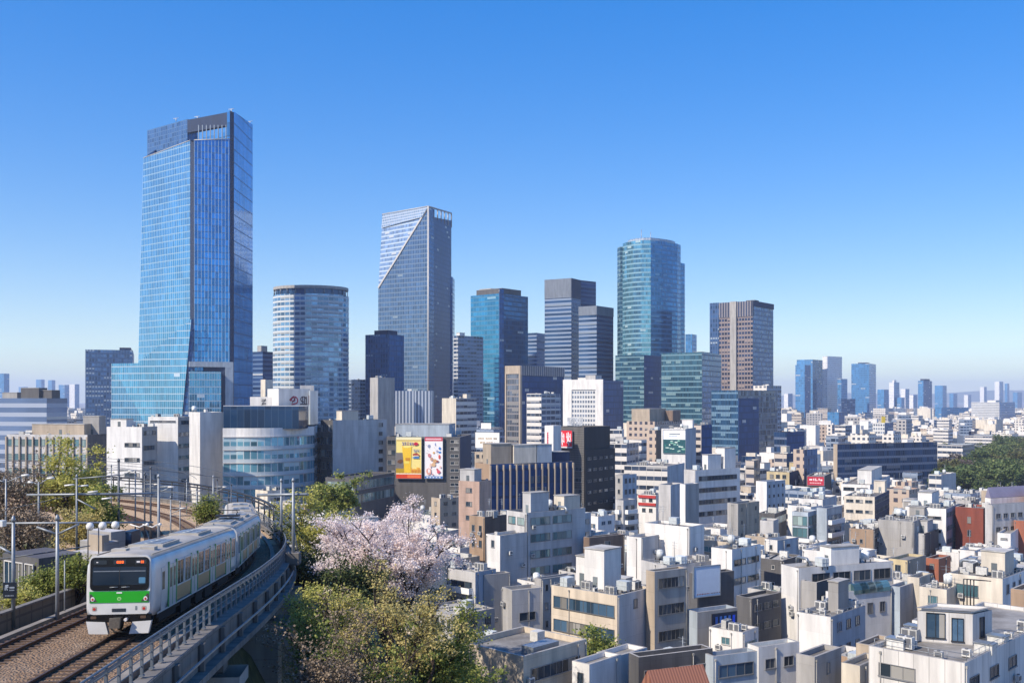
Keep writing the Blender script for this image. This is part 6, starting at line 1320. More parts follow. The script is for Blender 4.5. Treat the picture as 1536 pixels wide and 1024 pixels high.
def side_window():
    m = MB(); m.box(0, .012, -.62, .62, 1.80, 2.92, 1); t = .06
    m.box(.0, .035, -.70, -.62, 1.74, 3.0, 0); m.box(.0, .035, .62, .70, 1.74, 3.0, 0); m.box(.0, .035, -.62, .62, 2.92, 3.0, 0); m.box(.0, .035, -.62, .62, 1.74, 1.80, 0); m.box(.0, .025, -.02, .02, 1.86, 2.86, 0)
    return m.mesh('window', [PAINTW, TGLASS])
def door_mesh():
    m = MB()
    for y in (-.65, .01): m.box(-.01, .018, y, y + .64, 1.0, 2.92, 0); m.box(.0181, .026, y + .14, y + .50, 1.85, 2.75, 1)
    m.box(-.005, .032, -.82, -.655, .98, 3.05, 2); m.box(-.005, .032, .655, .82, .98, 3.05, 2); m.box(.0, .02, -.05, .05, 1.02, 2.92, 2)
    return m.mesh('door', [PAINT, TGLASS, DOORG])
def panel_mesh():
    m = MB(); m.box(0, .010, -1.55, 1.55, 1.08, 1.74, 0); m.box(0.0, .014, -1.72, -1.56, 1.08, 1.74, 1); m.box(0.0, .014, 1.56, 1.72, 1.08, 1.74, 1); return m.mesh('side_panel', [BEIGE, DOORG])
def bogie():
    m = MB(); m.box(-1.2, 1.2, -1.5, 1.5, .45, .75, 0)
    for y in (-1.05, 1.05):
        for x in (-.6, .6): m.tube([(x - .06, y, .43), (x + .06, y, .43)], .43, 18, 0)
        m.tube([(-1.1, y, .43), (1.1, y, .43)], .09, 8)
    for x in (-1.15, 1.15): m.box(x - .1, x + .1, -1.6, 1.6, .4, .62, 0)
    return m.mesh('bogie', [UNDER])
def roof_unit():
    m = MB(); m.box(-.8, .8, -1.7, 1.7, 3.55, 3.73, 0); m.box(-.66, .66, -1.45, 1.45, 3.731, 3.76, 1); 
    for y in (-1, 0, 1): m.cyl(0, y, 3.76, 3.78, .3, 12, 1)
    return m.mesh('roof_unit', [ROOFP, M_METAL])
def rot180(): return Matrix.Rotation(math.pi, 4, 'Z')
for ci in range(3):
    s0 = sF + ci * (LCAR + .55); a = path(s0)[0]; b = path(s0 + LCAR)[0]; y = (b - a).normalized(); x = y.cross(Vector((0, 0, 1))).normalized(); z = x.cross(y)
    Mx = Matrix(((x.x, y.x, z.x, 0), (x.y, y.y, z.y, 0), (x.z, y.z, z.z, 0), (0, 0, 0, 1))); o = Vector(TR['_o'][:])
    M = Matrix.Translation(a - o) @ Mx
    m = MB(); L = LCAR; rings = [(0, 1.0, 0)] + [(L * i / 8, 1.0, 0) for i in range(1, 9)]
    if ci == 0: rings = [(-.34, .86, 1), (-.30, .94, 1), (-.18, .985, 1)] + rings
    base = []
    for yy, sc, fl in rings:
        base.append(len(m.v))
        for (px, pz) in SEC: m.v.append((px * sc, yy, 2.3 + (pz - 2.3) * (1 - (1 - sc) * .75)))
    n = len(SEC)
    for i in range(len(base) - 1):
        for j in range(n - 1):
            m.f.append((base[i] + j, base[i] + j + 1, base[i+1] + j + 1, base[i+1] + j)[::-1]); roofp = 5 <= j <= 10
            m.mi.append(1 if roofp else 0); m.sm.append(True); m.uv += [(0, 0)] * 4
        m.f.append((base[i] + n - 1, base[i], base[i+1], base[i+1] + n - 1)[::-1]); m.mi.append(0); m.sm.append(False); m.uv += [(0, 0)] * 4
    for i, rev in ((0, True), (-1, False)):
        q = tuple(base[i] + j for j in range(n)); m.f.append(q if not rev else q[::-1]); m.mi.append(0); m.sm.append(False); m.uv += [(0, 0)] * n
    C = put_m('carriage', m.mesh('carriage', [PAINT, ROOFP]), TR, M)
    dys = [2.9, 7.5, 12.1, 16.7]
    for side in (1, -1):
        Ms = (lambda yy: Matrix.Translation((HW, yy, 0))) if side == 1 else (lambda yy: Matrix.Translation((-HW, yy, 0)) @ rot180())
        for yy in dys: put_m('door', cached('door', door_mesh), C, Ms(yy))
        for k in range(3):
            yc = (dys[k] + dys[k+1]) / 2
            for e in (-.78, .78): put_m('window', cached('win', side_window), C, Ms(yc + e))
            put_m('side_panel', cached('pan', panel_mesh), C, Ms(yc))
        put_m('window', cached('win', side_window), C, Ms(18.35))
        if ci == 0:
            m = MB(); m.box(-.01, .02, -.36, .36, 1.0, 2.9, 0); m.box(.0201, .028, -.22, .22, 1.9, 2.7, 1); put_m('cab_door', m.mesh('cab_door', [PAINT, TGLASS]), C, Ms(1.15))
        else: put_m('window', cached('win', side_window), C, Ms(1.05))
        m = MB(); m.box(0, .02, .2, L - .3, .93, 1.0, 0); put_m('skirt_line', m.mesh('skirt_line', [PAINTW]), C, Ms(0) if side == 1 else Matrix.Translation((-HW, L, 0)) @ rot180())
    m = MB(); m.box(-1.25, 1.25, 1.0, L - .4, .62, .91, 0)
    for yy, w_ in ((6.5, 2.2), (9.5, 1.6), (12, 2.0)): m.box(.55, 1.3, yy - w_/2, yy + w_/2, .25, .8, 0); m.box(-1.3, -.55, yy - w_/2, yy + w_/2, .25, .8, 0)
    loc('underframe', m, [UNDER], C)
    for yy in (3.0, L - 3.0): put_m('bogie', cached('bogie', bogie), C, Matrix.Translation((0, yy, 0)))
    for yy in (5.4, 13.2) if ci != 1 else (4.6, 9.7, 14.8): put_m('roof_unit', cached('ru', roof_unit), C, Matrix.Translation((0, yy, 0)))
    for yy in (1.4, 2.4): m = MB(); m.box(-.32 + (yy - 1.9), .32 + (yy - 1.9), yy - .3, yy + .3, 3.6, 3.74, 0); loc('roof_vent', m, [ROOFP], C)
    m = MB(); 
    for xx in (-1.18, 1.18): m.tube([(xx, .3, 3.56), (xx, L - .2, 3.56)], .03, 4)
    loc('roof_rail', m, [ROOFP], C)
    if ci == 1:
        m = MB(); m.tube([(-.6, 8.0, 4.0), (-.6, 9.2, 4.15), (-.6, 8.2, 4.32)], .035, 4); m.tube([(.6, 8.0, 4.0), (.6, 9.2, 4.15), (.6, 8.2, 4.32)], .035, 4); m.box(-.85, .85, 8.1, 8.3, 4.3, 4.36, 0); m.box(-.8, .8, 7.6, 9.0, 3.87, 4.0, 0); loc('pantograph', m, [M_DARK], C)
    if ci < 2:
        m = MB(); m.box(-.75, .75, L, L + .55, 1.0, 3.2, 0); loc('gangway', m, [GASK], C)
    if ci == 0:
        Y0 = -.345
        def rr(x0, z0, x1, z1, rad=.12, n=4):
            P = []
            for cx_, cz_, a0 in ((x1 - rad, z0 + rad, -90), (x1 - rad, z1 - rad, 0), (x0 + rad, z1 - rad, 90), (x0 + rad, z0 + rad, 180)):
                for k in range(n + 1): aa = R(a0 + 90 * k / n); P.append((cx_ + rad * math.cos(aa), cz_ + rad * math.sin(aa)))
            return P
        def plate(name, pts, mat, y0, y1, parent):
            m = MB(); m.poly([(p[0], y0, p[1]) for p in pts]); k = len(pts)
            for i in range(k): p, q = pts[i], pts[(i+1) % k]; m.poly([(p[0], y1, p[1]), (q[0], y1, q[1]), (q[0], y0, q[1]), (p[0], y0, p[1])])
            return loc(name, m, [mat], parent)
        plate('cab_surround', rr(-1.30, 1.02, 1.30, 3.56, .22), PAINTW, Y0 - .02, Y0 + .12, C)
        plate('black_mask', rr(-1.25, 2.05, 1.25, 3.50, .2), BLACKP, Y0 - .05, Y0 - .019, C)
        plate('windscreen', rr(-1.14, 2.30, 1.14, 3.08, .07), WSHIELD, Y0 - .065, Y0 - .049, C)
        plate('screen_divider', [(-.012, 2.30), (.012, 2.30), (.012, 3.08), (-.012, 3.08)], GASK, Y0 - .075, Y0 - .066, C)
        plate('sun_blind', [(-1.1, 2.88), (1.1, 2.88), (1.1, 2.915), (-1.1, 2.915)], M_METAL, Y0 - .07, Y0 - .066, C)
        plate('cab_console', rr(.82, 2.36, 1.1, 2.62, .05), plain('cab_blue', '#4f7f9c', .3), Y0 - .07, Y0 - .066, C)
        for x0, x1 in ((-1.10, -.55), (-.27, .27), (.66, 1.14)):
            plate('display_glass', rr(x0, 3.20, x1, 3.38, .03), plain('display_dark', '#2b3238', .2), Y0 - .065, Y0 - .049, C)
        rg = random.Random(2)
        for x0, k, wd in ((-.13, 3, .09), (.90, 2, .055)):
            for i in range(k): plate('led_sign', rr(x0 + i * (wd + .015), 3.235, x0 + i * (wd + .015) + wd, 3.345, .02), AMBER, Y0 - .075, Y0 - .0651, C)
        plate('route_lamp', rr(-.99, 3.27, -.91, 3.31, .015), LENS, Y0 - .075, Y0 - .0651, C); plate('route_lamp', rr(.72, 3.26, .86, 3.33, .015), LENS, Y0 - .075, Y0 - .0651, C)
        for x0 in (-.25, .25): m = MB(); m.tube([(x0 - .15, Y0 - .09, 2.2), (x0 + .2, Y0 - .1, 2.22)], .015, 4); loc('wiper', m, [M_METAL], C)
        plate('green_band', [(-1.25, 1.53), (1.25, 1.53), (1.27, 2.02), (-1.27, 2.02)], GREEN, Y0 - .045, Y0 - .019, C)
        for sx in (-1, 1):
            P = [(sx * 1.25, 1.58), (sx * .92, 1.58), (sx * 1.20, 1.93), (sx * 1.25, 1.86)]; P = P if sx < 0 else P[::-1]
            plate('lamp_housing', P if sx > 0 else P, plain('lamp_housing', '#55504e', .3, .4), Y0 - .055, Y0 - .0451, C)
            plate('headlight', [(sx * 1.12 + .085 * math.cos(R(40 * k)), 1.70 + .10 * math.sin(R(40 * k))) for k in range(9)], LENS, Y0 - .07, Y0 - .0551, C)
            plate('tail_light', [(sx * 1.12 + .045 * math.cos(R(40 * k)), 1.69 + .055 * math.sin(R(40 * k))) for k in range(9)], REDL, Y0 - .08, Y0 - .0701, C)
            plate('marker_light', rr(sx * 1.05 - .1, 1.18, sx * 1.05 + .1, 1.38, .05), plain('marker_grey', '#a89a90', .4), Y0 - .03, Y0 - .019, C); plate('tail_light', rr(sx * 1.05 - .055, 1.21, sx * 1.05 + .055, 1.32, .04), REDL, Y0 - .04, Y0 - .0301, C)
            P = [(sx * 1.38, .74), (sx * 1.26, .20), (sx * .44, .18), (sx * .58, .70)]
            P = P if sx < 0 else P[::-1]; m = MB(); m.poly([(p[0], Y0 - .05, p[1]) for p in P]); m.poly([(p[0], Y0 + .2, p[1]) for p in P][::-1])
            for i in range(4): p, q = P[i], P[(i+1) % 4]; m.poly([(q[0], Y0 - .05, q[1]), (p[0], Y0 - .05, p[1]), (p[0], Y0 + .2, p[1]), (q[0], Y0 + .2, q[1])])
            loc('skirt_plate', m, [PAINTW], C)
        plate('emblem', [(.09 * math.cos(R(30 * k)), 1.70 + .08 * math.sin(R(30 * k))) for k in range(12)], plain('emblem_pale', '#a9d88f', .4), Y0 - .055, Y0 - .0451, C); plate('emblem_centre', [(.055 * math.cos(R(30 * k)), 1.70 + .045 * math.sin(R(30 * k))) for k in range(12)], GREEN, Y0 - .06, Y0 - .0551, C); plate('emblem_bar', [(-.05, 1.69), (.05, 1.69), (.05, 1.71), (-.05, 1.71)], plain('emblem_pale', '#a9d88f'), Y0 - .065, Y0 - .0601, C)
        plate('handle', rr(-.12, 1.93, .12, 1.99, .02), LENS, Y0 - .06, Y0 - .0451, C)
        plate('number_plate', rr(-.31, 1.13, .29, 1.28, .02), plain('plate_dark', '#3d444c', .4), Y0 - .03, Y0 - .019, C)
        for i in range(6): plate('plate_letter', [(-.26 + i * .09, 1.16), (-.20 + i * .09, 1.16), (-.20 + i * .09, 1.25), (-.26 + i * .09, 1.25)], plain('plate_text', '#232a33', .4), Y0 - .036, Y0 - .0301, C)
        plate('coupler_cover', rr(.68, 1.2, .76, 1.38, .02), M_METAL, Y0 - .03, Y0 - .019, C)
        m = MB(); m.box(-1.36, 1.36, Y0 - .02, Y0 + .4, .70, 1.03, 0); loc('bumper_band', m, [BLACKP], C)
        for sx in (-1.08, 1.02): plate('marker_light', rr(sx - .12, .84, sx + .12, .96, .03), plain('lamp_bronze', '#5a4636', .3), Y0 - .03, Y0 - .0201, C)
        m = MB(); m.box(-.17, .17, Y0 - .55, Y0, .55, .92, 0); m.box(-.22, .22, Y0 - .7, Y0 - .55, .52, .95, 1); loc('coupler', m, [UNDER, plain('coupler_steel', '#6d655a', .5, .5, .3, 8)], C)
        m = MB(); m.tube([(.34, Y0 - .3, .82), (.34, Y0 - .02, .82)], .07, 12); loc('air_hose', m, [LENS], C)
        m = MB(); m.tube([(-.5, Y0 + .2, .5), (-.2, Y0 + .1, .25), (.3, Y0 + .1, .25), (.5, Y0 + .2, .5)], .04, 6); loc('hose', m, [UNDER], C)
# ------------------------------------------------------------------ masts, gantries and lamps along the line
POLEM = plain('mast_steel', '#8d9296', .5, .4, .2, 2.0, tint=.15); DPOLE = plain('mast_dark', '#5a5f66', .5, .4, .2, 2.0, tint=.15)
INS = plain('insulator_white', '#d9d6cf', .3, 0, .08)
def Wp(px, py, D): return Vector(W3(px, py, D))
def mast(label, px, ytop, D, zb=None, r=.13, mat=None, arms=(), name='catenary_mast', cat='mast', cap=True):
    t = Wp(px, ytop, D); zb = ground_z(t.x, t.y) - .3 if zb is None else zb; mat = mat or POLEM
    T = thing(name, label, cat, (t.x, t.y, zb)); m = MB(); m.tube([(t.x, t.y, zb), (t.x, t.y, t.z)], [r * .78, r * .6], 10); m.build('pole', [mat], T)
    if cap: m = MB(); m.lathe(t.x, t.y, [(r * .8, t.z), (r * .8, t.z + .12), (r * .3, t.z + .3)], 10); m.build('cap', [mat], T)
    for x, y, x2, y2, D2 in arms:
        m = MB(); m.tube([Wp(x, y, D), Wp(x2, y2, D2)], .06, 6); m.build('arm', [mat], T)
    return T
def beam(T, pts, r=.09, mat=None, name='beam'):
    m = MB(); m.tube([Wp(*p) for p in pts], r, 8); return m.build(name, [mat or POLEM], T)
# nearest gantry, with round white insulators under its beam
T = mast('gantry with a long thin beam and three round white bulbs, left of the train front', 86, 780, 50, arms=((55, 790, 86, 801, 50), (118, 786, 86, 801, 50)), name='gantry', cat='gantry')
beam(T, [(9, 784.5, 50), (230, 783, 53)], .055)
for px, py in ((135, 789), (154, 788), (173, 787)):
    c = Wp(px, py, 51.4); m = MB(); m.lathe(c.x, c.y, [(.02, c.z + .20), (.14, c.z + .16), (.20, c.z + .02), (.19, c.z - .1), (.10, c.z - .2), (.02, c.z - .22)], 14); m.build('bulb', [INS], T)
for px in (195, 214):
    c = Wp(px, 786, 52); m = MB(); m.tube([c, c + Vector((.5, 0, -.15)), c + Vector((.9, 0, .05))], .035, 5); m.lathe(c.x + .9, c.y, [(.03, c.z + .08), (.1, c.z), (.03, c.z - .1)], 8); m.build('wire_bracket', [INS], T)
for px in (132, 148): beam(T, [(px, 786, 51.6), (px, 842, 51.6)], .03, DPOLE, 'dropper')
T = mast('gantry post carrying a dark sign plate at the far left', 20, 782, 49, zb=38.8, arms=((0, 820, 20, 831, 49),), name='sign_mast', cat='mast')
c = Wp(5, 897, 48.7); m = MB(); m.box(0, .62, -.04, .04, 0, .78); at(T, m.mesh('sign_plate', [plain('sign_navy', '#1b222e', .4, 0, .1)]), 'sign_plate', tuple(c), .1)
r = random.Random(2); L = [(s_, '#b9c2cc') for s_, _ in scribble(.10, .40, .16, .25, r, '', 5)]
for i in range(4): L += [(rect(.32 + i * .06, .5, .365 + i * .06, .57), '#aab2bc'), (rect(.32 + i * .06, .38, .36 + i * .06, .44), '#8f97a2')]
for i in range(6): L.append((rect(.12 + i * .07, .12, .16 + i * .07, .17), '#98a0ab'))
marks(T, tuple(c + Vector((0, -.045, 0))), .1, L, 'sign_lettering', lift=.01)
c = Wp(3, 784, 49); m = MB(); m.box(c.x - .28, c.x + .12, c.y - .2, c.y + .2, c.z - .16, c.z + .12); m.build('camera_box', [INS], T)
mast('thin grey pole between the sign post and the train', 97, 840, 52, r=.05, cap=False, name='thin_pole', cat='pole')
# second gantry
T = mast('second gantry whose long beam crosses before the green tree', 115, 716, 84, arms=(), r=.12, name='gantry', cat='gantry')
beam(T, [(40, 742, 84), (232, 740, 86)], .10); beam(T, [(115, 748, 84), (143, 763, 84)], .06); beam(T, [(110, 718, 84), (180, 712, 84)], .05)
for px, py in ((104, 728), (125, 729), (139, 738), (160, 748)): c = Wp(px, py, 84.2); m = MB(); m.tube([c - Vector((.4, 0, 0)), c + Vector((.4, 0, .08))], .075, 7); m.build('insulator', [INS], T)
def lamp(label, px, ytop, D, dx, side=1):
    t = Wp(px, ytop, D); zb = ground_z(t.x, t.y) - .3; T = thing('street_lamp', label, 'street lamp', (t.x, t.y, zb))
    m = MB(); m.tube([(t.x, t.y, zb), (t.x, t.y, t.z)], [.12, .08], 8); m.build('pole', [POLEM], T)
    for s_, k in ((1, dx), (-1, -dx * .5)):
        e = t + Vector((k, 0, .3 if s_ > 0 else -.1)); m = MB(); m.tube([t - Vector((0, 0, .3)), e], .05, 6); m.build('arm', [POLEM], T); m = MB(); m.tube([e - Vector((.1, 0, 0)), e + Vector((.55 * (1 if k > 0 else -1), 0, .05))], [.09, .12], 8); m.build('lamp_head', [INS], T)
lamp('street lamp with two drooping arms at the far left, above bare branches', 9, 718, 90, 1.5)
lamp('slim street lamp left of the green tree', 58, 722, 95, .9)
for i, (px, yt, D, rr_, mt) in enumerate(((178, 692, 92, .16, 1), (167, 700, 112, .10, 0), (238, 716, 80, .16, 0), (203, 708, 108, .11, 0), (217, 712, 105, .12, 1), (226, 703, 104, .14, 1), (256, 748, 96, .10, 0), (270, 755, 99, .09, 0), (320, 716, 124, .17, 0), (326, 720, 128, .12, 1), (280, 722, 128, .10, 0), (347, 728, 122, .10, 1), (295, 735, 115, .09, 0))):
    lab = ['thick dark mast before the green tree, tallest among the bend masts', 'thin mast behind the thick dark mast', 'stout pale mast rising just behind the train roof', 'thin pale mast left of a group of dark masts on the bend', 'dark mast in the middle of the group on the bend', 'thick dark mast at the right of the group on the bend', 'short pale mast just right of the stout pale mast', 'second short pale mast right of the stout pale mast', 'thick pale mast on the inside of the bend, near the train tail', 'dark twin standing close behind the thick pale bend mast', 'thin mast before the white tiled block', 'dark slim mast nearest to the train tail', 'thin pale mast left of the thick pale bend mast'][i]
    t = Wp(px, yt, D); T = mast(lab, px, yt, D, r=rr_, mat=DPOLE if mt else POLEM, zb=min(34.0, t.z - 3))
    if i % 2 == 0: beam(T, [(px, yt + 14, D), (px + 24, yt + 13, D)], .05); beam(T, [(px, yt + 22, D), (px + 20, yt + 14, D)], .035, name='stay'); c = Wp(px + 14, yt + 14, D); m = MB(); m.tube([c, c + Vector((.5, 0, 0))], .08, 7); m.build('insulator', [INS], T)
    else: beam(T, [(px - 16, yt + 18, D), (px + 16, yt + 18, D)], .05, DPOLE)
T = mast('tall pale mast on the viaduct edge right of the train, taller of two', 440, 722, 76, zb=off(s_at_y(76), 4.3)[2] - .4, r=.17)
beam(T, [(386, 742, 78), (462, 741, 76)], .11); beam(T, [(440, 790, 76), (447, 826, 76)], .05); c = Wp(440, 826, 76); m = MB(); m.box(c.x - .5, c.x + .5, c.y - .5, c.y + .5, c.z - 1, c.z - .1); m.build('footing', [M_CONC], T)
mast('pale mast on the viaduct edge right of the train, shorter of two', 422, 722, 92, zb=off(s_at_y(92), 4)[2] - .4, r=.17)
for i, (pts, lab) in enumerate((([(0, 708, 100), (120, 704, 110), (240, 705, 125), (330, 716, 130)], 'thin overhead wire from the far left to the bend, upper one'), ([(0, 766, 86), (115, 741, 84), (240, 745, 96), (345, 752, 118)], 'thin overhead wire from the far left to the bend, lower one'), ([(0, 838, 50), (86, 826, 50), (135, 818, 58)], 'sagging wire behind the sign post'))):
    P = [Wp(*p) for p in pts]; o = MB(); o.tube(P, .032, 4); ob = o.build('overhead_wire', [DPOLE]); tag(ob, lab, 'wire')
for o_, lab in ((-4.0, 'contact wire over the empty second track on the bend'), (-8.2, 'contact wire over the third track on the bend'), (0.0, 'contact wire over the train track beyond the train')):
    P = [off(s_, o_, 5.0) for s_ in np.arange(s_at_y(106), SB, 2.0)]; q_ = MB(); q_.tube(P, .03, 4); q_.tube([p + Vector((0, 0, .9)) for p in P], .03, 4); tag(q_.build('overhead_wire', [DPOLE]), lab, 'wire')
# ------------------------------------------------------------------ bits on the slope left of the train
a0, b0 = P2(8, 66), P2(54, 64); T = thing('glass_shed', 'low dark shed with pale blue glazed doors on the slope at the left', 'shed', (a0.x, a0.y, 37))
gz = ground_z(a0.x, a0.y); zt = ZY(830, 66); boxp(T, 'wall', [WALLS['dgrey'], ROOFS[2]], slab(P2(4, 66.4), P2(58, 64), 3), gz - 1, zt)
for i in range(3): p = ab(a0, b0, i / 3); at(T, window_mesh((b0 - a0).length / 3 - .15, min(1.9, zt - gz - .5), 'b', 0, 'w'), 'door', (p.x, p.y, zt - 2.2), math.atan2((b0 - a0).y, (b0 - a0).x))
a0, b0 = P2(97, 74), P2(134, 72.5); T = thing('retaining_wall', 'stepped grey block wall with rails left of the train cab', 'wall', (a0.x, a0.y, 37)); 
for i in range(4):
    s_ = slab(a0 + Vector((0, i * 1.3)), b0 + Vector((0, i * 1.3)), 1.3); boxp(T, 'step', [WALLS['grey'], WALLS['lgrey']], s_, 33, ZY(846 - i * 13, 73))
boxp(T, 'wall', [WALLS['beige'], WALLS['grey']], slab(P2(131, 76), P2(153, 75), .6), 33, ZY(800, 76))
T = thing('parked_truck', 'dark blue truck parked behind the train roof', 'truck', (PX(172, 78), 78, ZY(830, 78)))
bx = P2(155, 78); z0 = ZY(830, 78); m = MB(); m.box(0, 1.55, 0, 1.5, .35, 1.15); at(T, m.mesh('cargo_bed', [plain('truck_navy', '#22344e', .4, .2)]), 'cargo_bed', (bx.x, bx.y, z0), -.1)
m = MB(); m.box(1.6, 2.3, 0, 1.5, .35, 1.75); at(T, m.mesh('cab', [plain('truck_navy', '#22344e')]), 'cab', (bx.x, bx.y, z0), -.1); m = MB(); m.box(1.66, 2.24, -.02, .0, 1.1, 1.6); at(T, m.mesh('window', [G_BLUE]), 'window', (bx.x, bx.y, z0), -.1)
for x in (.4, 1.9): m = MB(); m.tube([(x, -.02, .33), (x, .2, .33)], .33, 14); at(T, m.mesh('wheel', [UNDER]), 'wheel', (bx.x, bx.y, z0), -.1)
T = thing('fence', 'thin pale handrail on the grassy bank at the left', 'fence', (PX(60, 58), 58, 38)); m = MB(); P = [Wp(24, 889, 56), Wp(55, 878, 58), Wp(80, 868, 60)]; m.tube(P, .03, 5); m.tube([p - Vector((0, 0, .4)) for p in P], .025, 5); m.build('rail', [M_METAL], T)
for p in P: m = MB(); m.tube([p, p - Vector((0, 0, 1.0))], .035, 5); m.build('post', [M_METAL], T)
# ------------------------------------------------------------------ trees
def leafmat(name, cs, trans=.35, rough=.6):
    t = NT(name); ge = t.n('ShaderNodeNewGeometry'); cr = t.n('ShaderNodeValToRGB'); cr.color_ramp.interpolation = 'LINEAR'
    e = cr.color_ramp.elements; e[0].color = c4(cs[0]); e[1].color = c4(cs[-1])
    for i in range(1, len(cs) - 1): n = e.new(i / (len(cs) - 1)); n.color = c4(cs[i])
    t.l(ge.outputs['Random Per Island'], cr.inputs[0]); t.l(cr.outputs[0], t.b.inputs['Base Color']); t.b.inputs['Roughness'].default_value = rough; t.b.inputs['Specular IOR Level'].default_value = .25
    tr = t.n('ShaderNodeBsdfTranslucent'); t.l(cr.outputs[0], tr.inputs[0]); mx = t.n('ShaderNodeMixShader'); mx.inputs[0].default_value = trans
    t.l(t.b.outputs[0], mx.inputs[1]); t.l(tr.outputs[0], mx.inputs[2]); t.l(mx.outputs[0], t.out.inputs[0]); return t.m
LEAF = {'lime': leafmat('lime_leaves', [(.31, .32, .07), (.52, .50, .13), (.68, .61, .20)], .5), 'olive': leafmat('olive_leaves', [(.34, .29, .09), (.56, .47, .17), (.72, .59, .26)], .5),
        'dark': leafmat('dark_leaves', [(.03, .05, .016), (.06, .085, .027), (.11, .125, .035)], .3), 'blossom': leafmat('cherry_blossom', [(.74, .60, .56), (.87, .76, .71), (.95, .88, .83)], .42),
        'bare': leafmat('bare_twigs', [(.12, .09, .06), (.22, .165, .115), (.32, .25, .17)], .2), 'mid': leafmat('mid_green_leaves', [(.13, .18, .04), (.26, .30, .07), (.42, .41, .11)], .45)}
LEAF['pdark'] = leafmat('park_dark_leaves', [(.06, .095, .03), (.105, .15, .045), (.17, .20, .065)], .28); LEAF['pmid'] = leafmat('park_mid_leaves', [(.09, .13, .035), (.16, .20, .055), (.24, .26, .085)], .32)
LEAF['polive'] = leafmat('park_olive_leaves', [(.08, .085, .03), (.13, .13, .045), (.18, .17, .06)], .25); LEAF['pbare'] = leafmat('park_bare_twigs', [(.08, .065, .055), (.13, .105, .085), (.18, .145, .12)], .1)
BARK = plain('bark', '#3d3128', .9, 0, .35, 3.0, .5); BARKP = plain('pale_bark', '#6b5b4a', .9, 0, .35, 3.0, .5)
def leaves_mesh(name, C, size, mat, seed, flat=.5, aspect=1.0):
    rs = np.random.RandomState(seed); n = len(C); a = rs.normal(size=(n, 3)); a[:, 2] += flat * np.sign(a[:, 2] + 1e-6); a /= np.linalg.norm(a, axis=1)[:, None]
    b = rs.normal(size=(n, 3)); u = np.cross(a, b); u /= np.linalg.norm(u, axis=1)[:, None] + 1e-9; v = np.cross(a, u); s = (size * rs.uniform(.55, 1.25, n))[:, None] / 2
    u *= s * aspect; v *= s
    V = np.stack([C - u * .9, C - v, C + u, C + v * 1.1], 1).reshape(-1, 3); me = bpy.data.meshes.new(name)
    me.vertices.add(4 * n); me.vertices.foreach_set('co', V.astype(np.float32).ravel()); me.loops.add(4 * n); me.loops.foreach_set('vertex_index', np.arange(4 * n, dtype=np.int32))
    me.polygons.add(n); me.polygons.foreach_set('loop_start', np.arange(0, 4 * n, 4, dtype=np.int32)); me.materials.append(mat); me.update(); return me
def grow(h, crx, cry, crz, seed, nlimb=6, trunk_r=.28, base=.3, sub=3, depth=2, spread=1.0):
    """branch paths from the trunk into an oval crown; returns (paths, tips)"""
    rs = random.Random(seed); paths = []; tips = []; zc = h - crz
    fork = h * base; paths.append(([(0, 0, -1.5), (.05, .03, fork * .5), (rs.uniform(-.2, .2), rs.uniform(-.2, .2), fork)], [trunk_r * 1.3, trunk_r, trunk_r * .85]))
    def limb(p, r0, tgt, d):
        p, tgt = Vector(p), Vector(tgt); mid = p.lerp(tgt, .5) + Vector((rs.uniform(-.6, .6), rs.uniform(-.6, .6), rs.uniform(0, .5))) * (tgt - p).length * .18
        pts = [p, p.lerp(mid, .55), mid, mid.lerp(tgt, .55) + Vector((rs.uniform(-.2, .2), rs.uniform(-.2, .2), rs.uniform(-.1, .2))), tgt]; paths.append(([tuple(q) for q in pts], [r0, r0 * .8, r0 * .62, r0 * .45, r0 * .28]))
        tips.append(tuple(tgt)); tips.append(tuple(pts[3]))
        if d > 0:
            for k in range(sub):
                s_ = pts[rs.choice([1, 2, 2, 3])]; L = (tgt - p).length * rs.uniform(.35, .65); dirv = (tgt - p).normalized() + Vector((rs.uniform(-1, 1), rs.uniform(-1, 1), rs.uniform(-.35, .8))); limb(s_, r0 * .5, s_ + dirv.normalized() * L, d - 1)
    for i in range(nlimb):
        a = 2 * math.pi * (i + rs.uniform(-.3, .3)) / nlimb; e = rs.uniform(.15, 1.25); q = rs.uniform(.7, .98)
        tgt = (crx * math.cos(a) * math.cos(e) * q, cry * math.sin(a) * math.cos(e) * q, zc + crz * math.sin(e) * q * (1 if rs.random() < .9 else -.4)); limb((0, 0, fork * rs.uniform(.8, 1.0)), trunk_r * .6, tgt, depth)
    return paths, tips
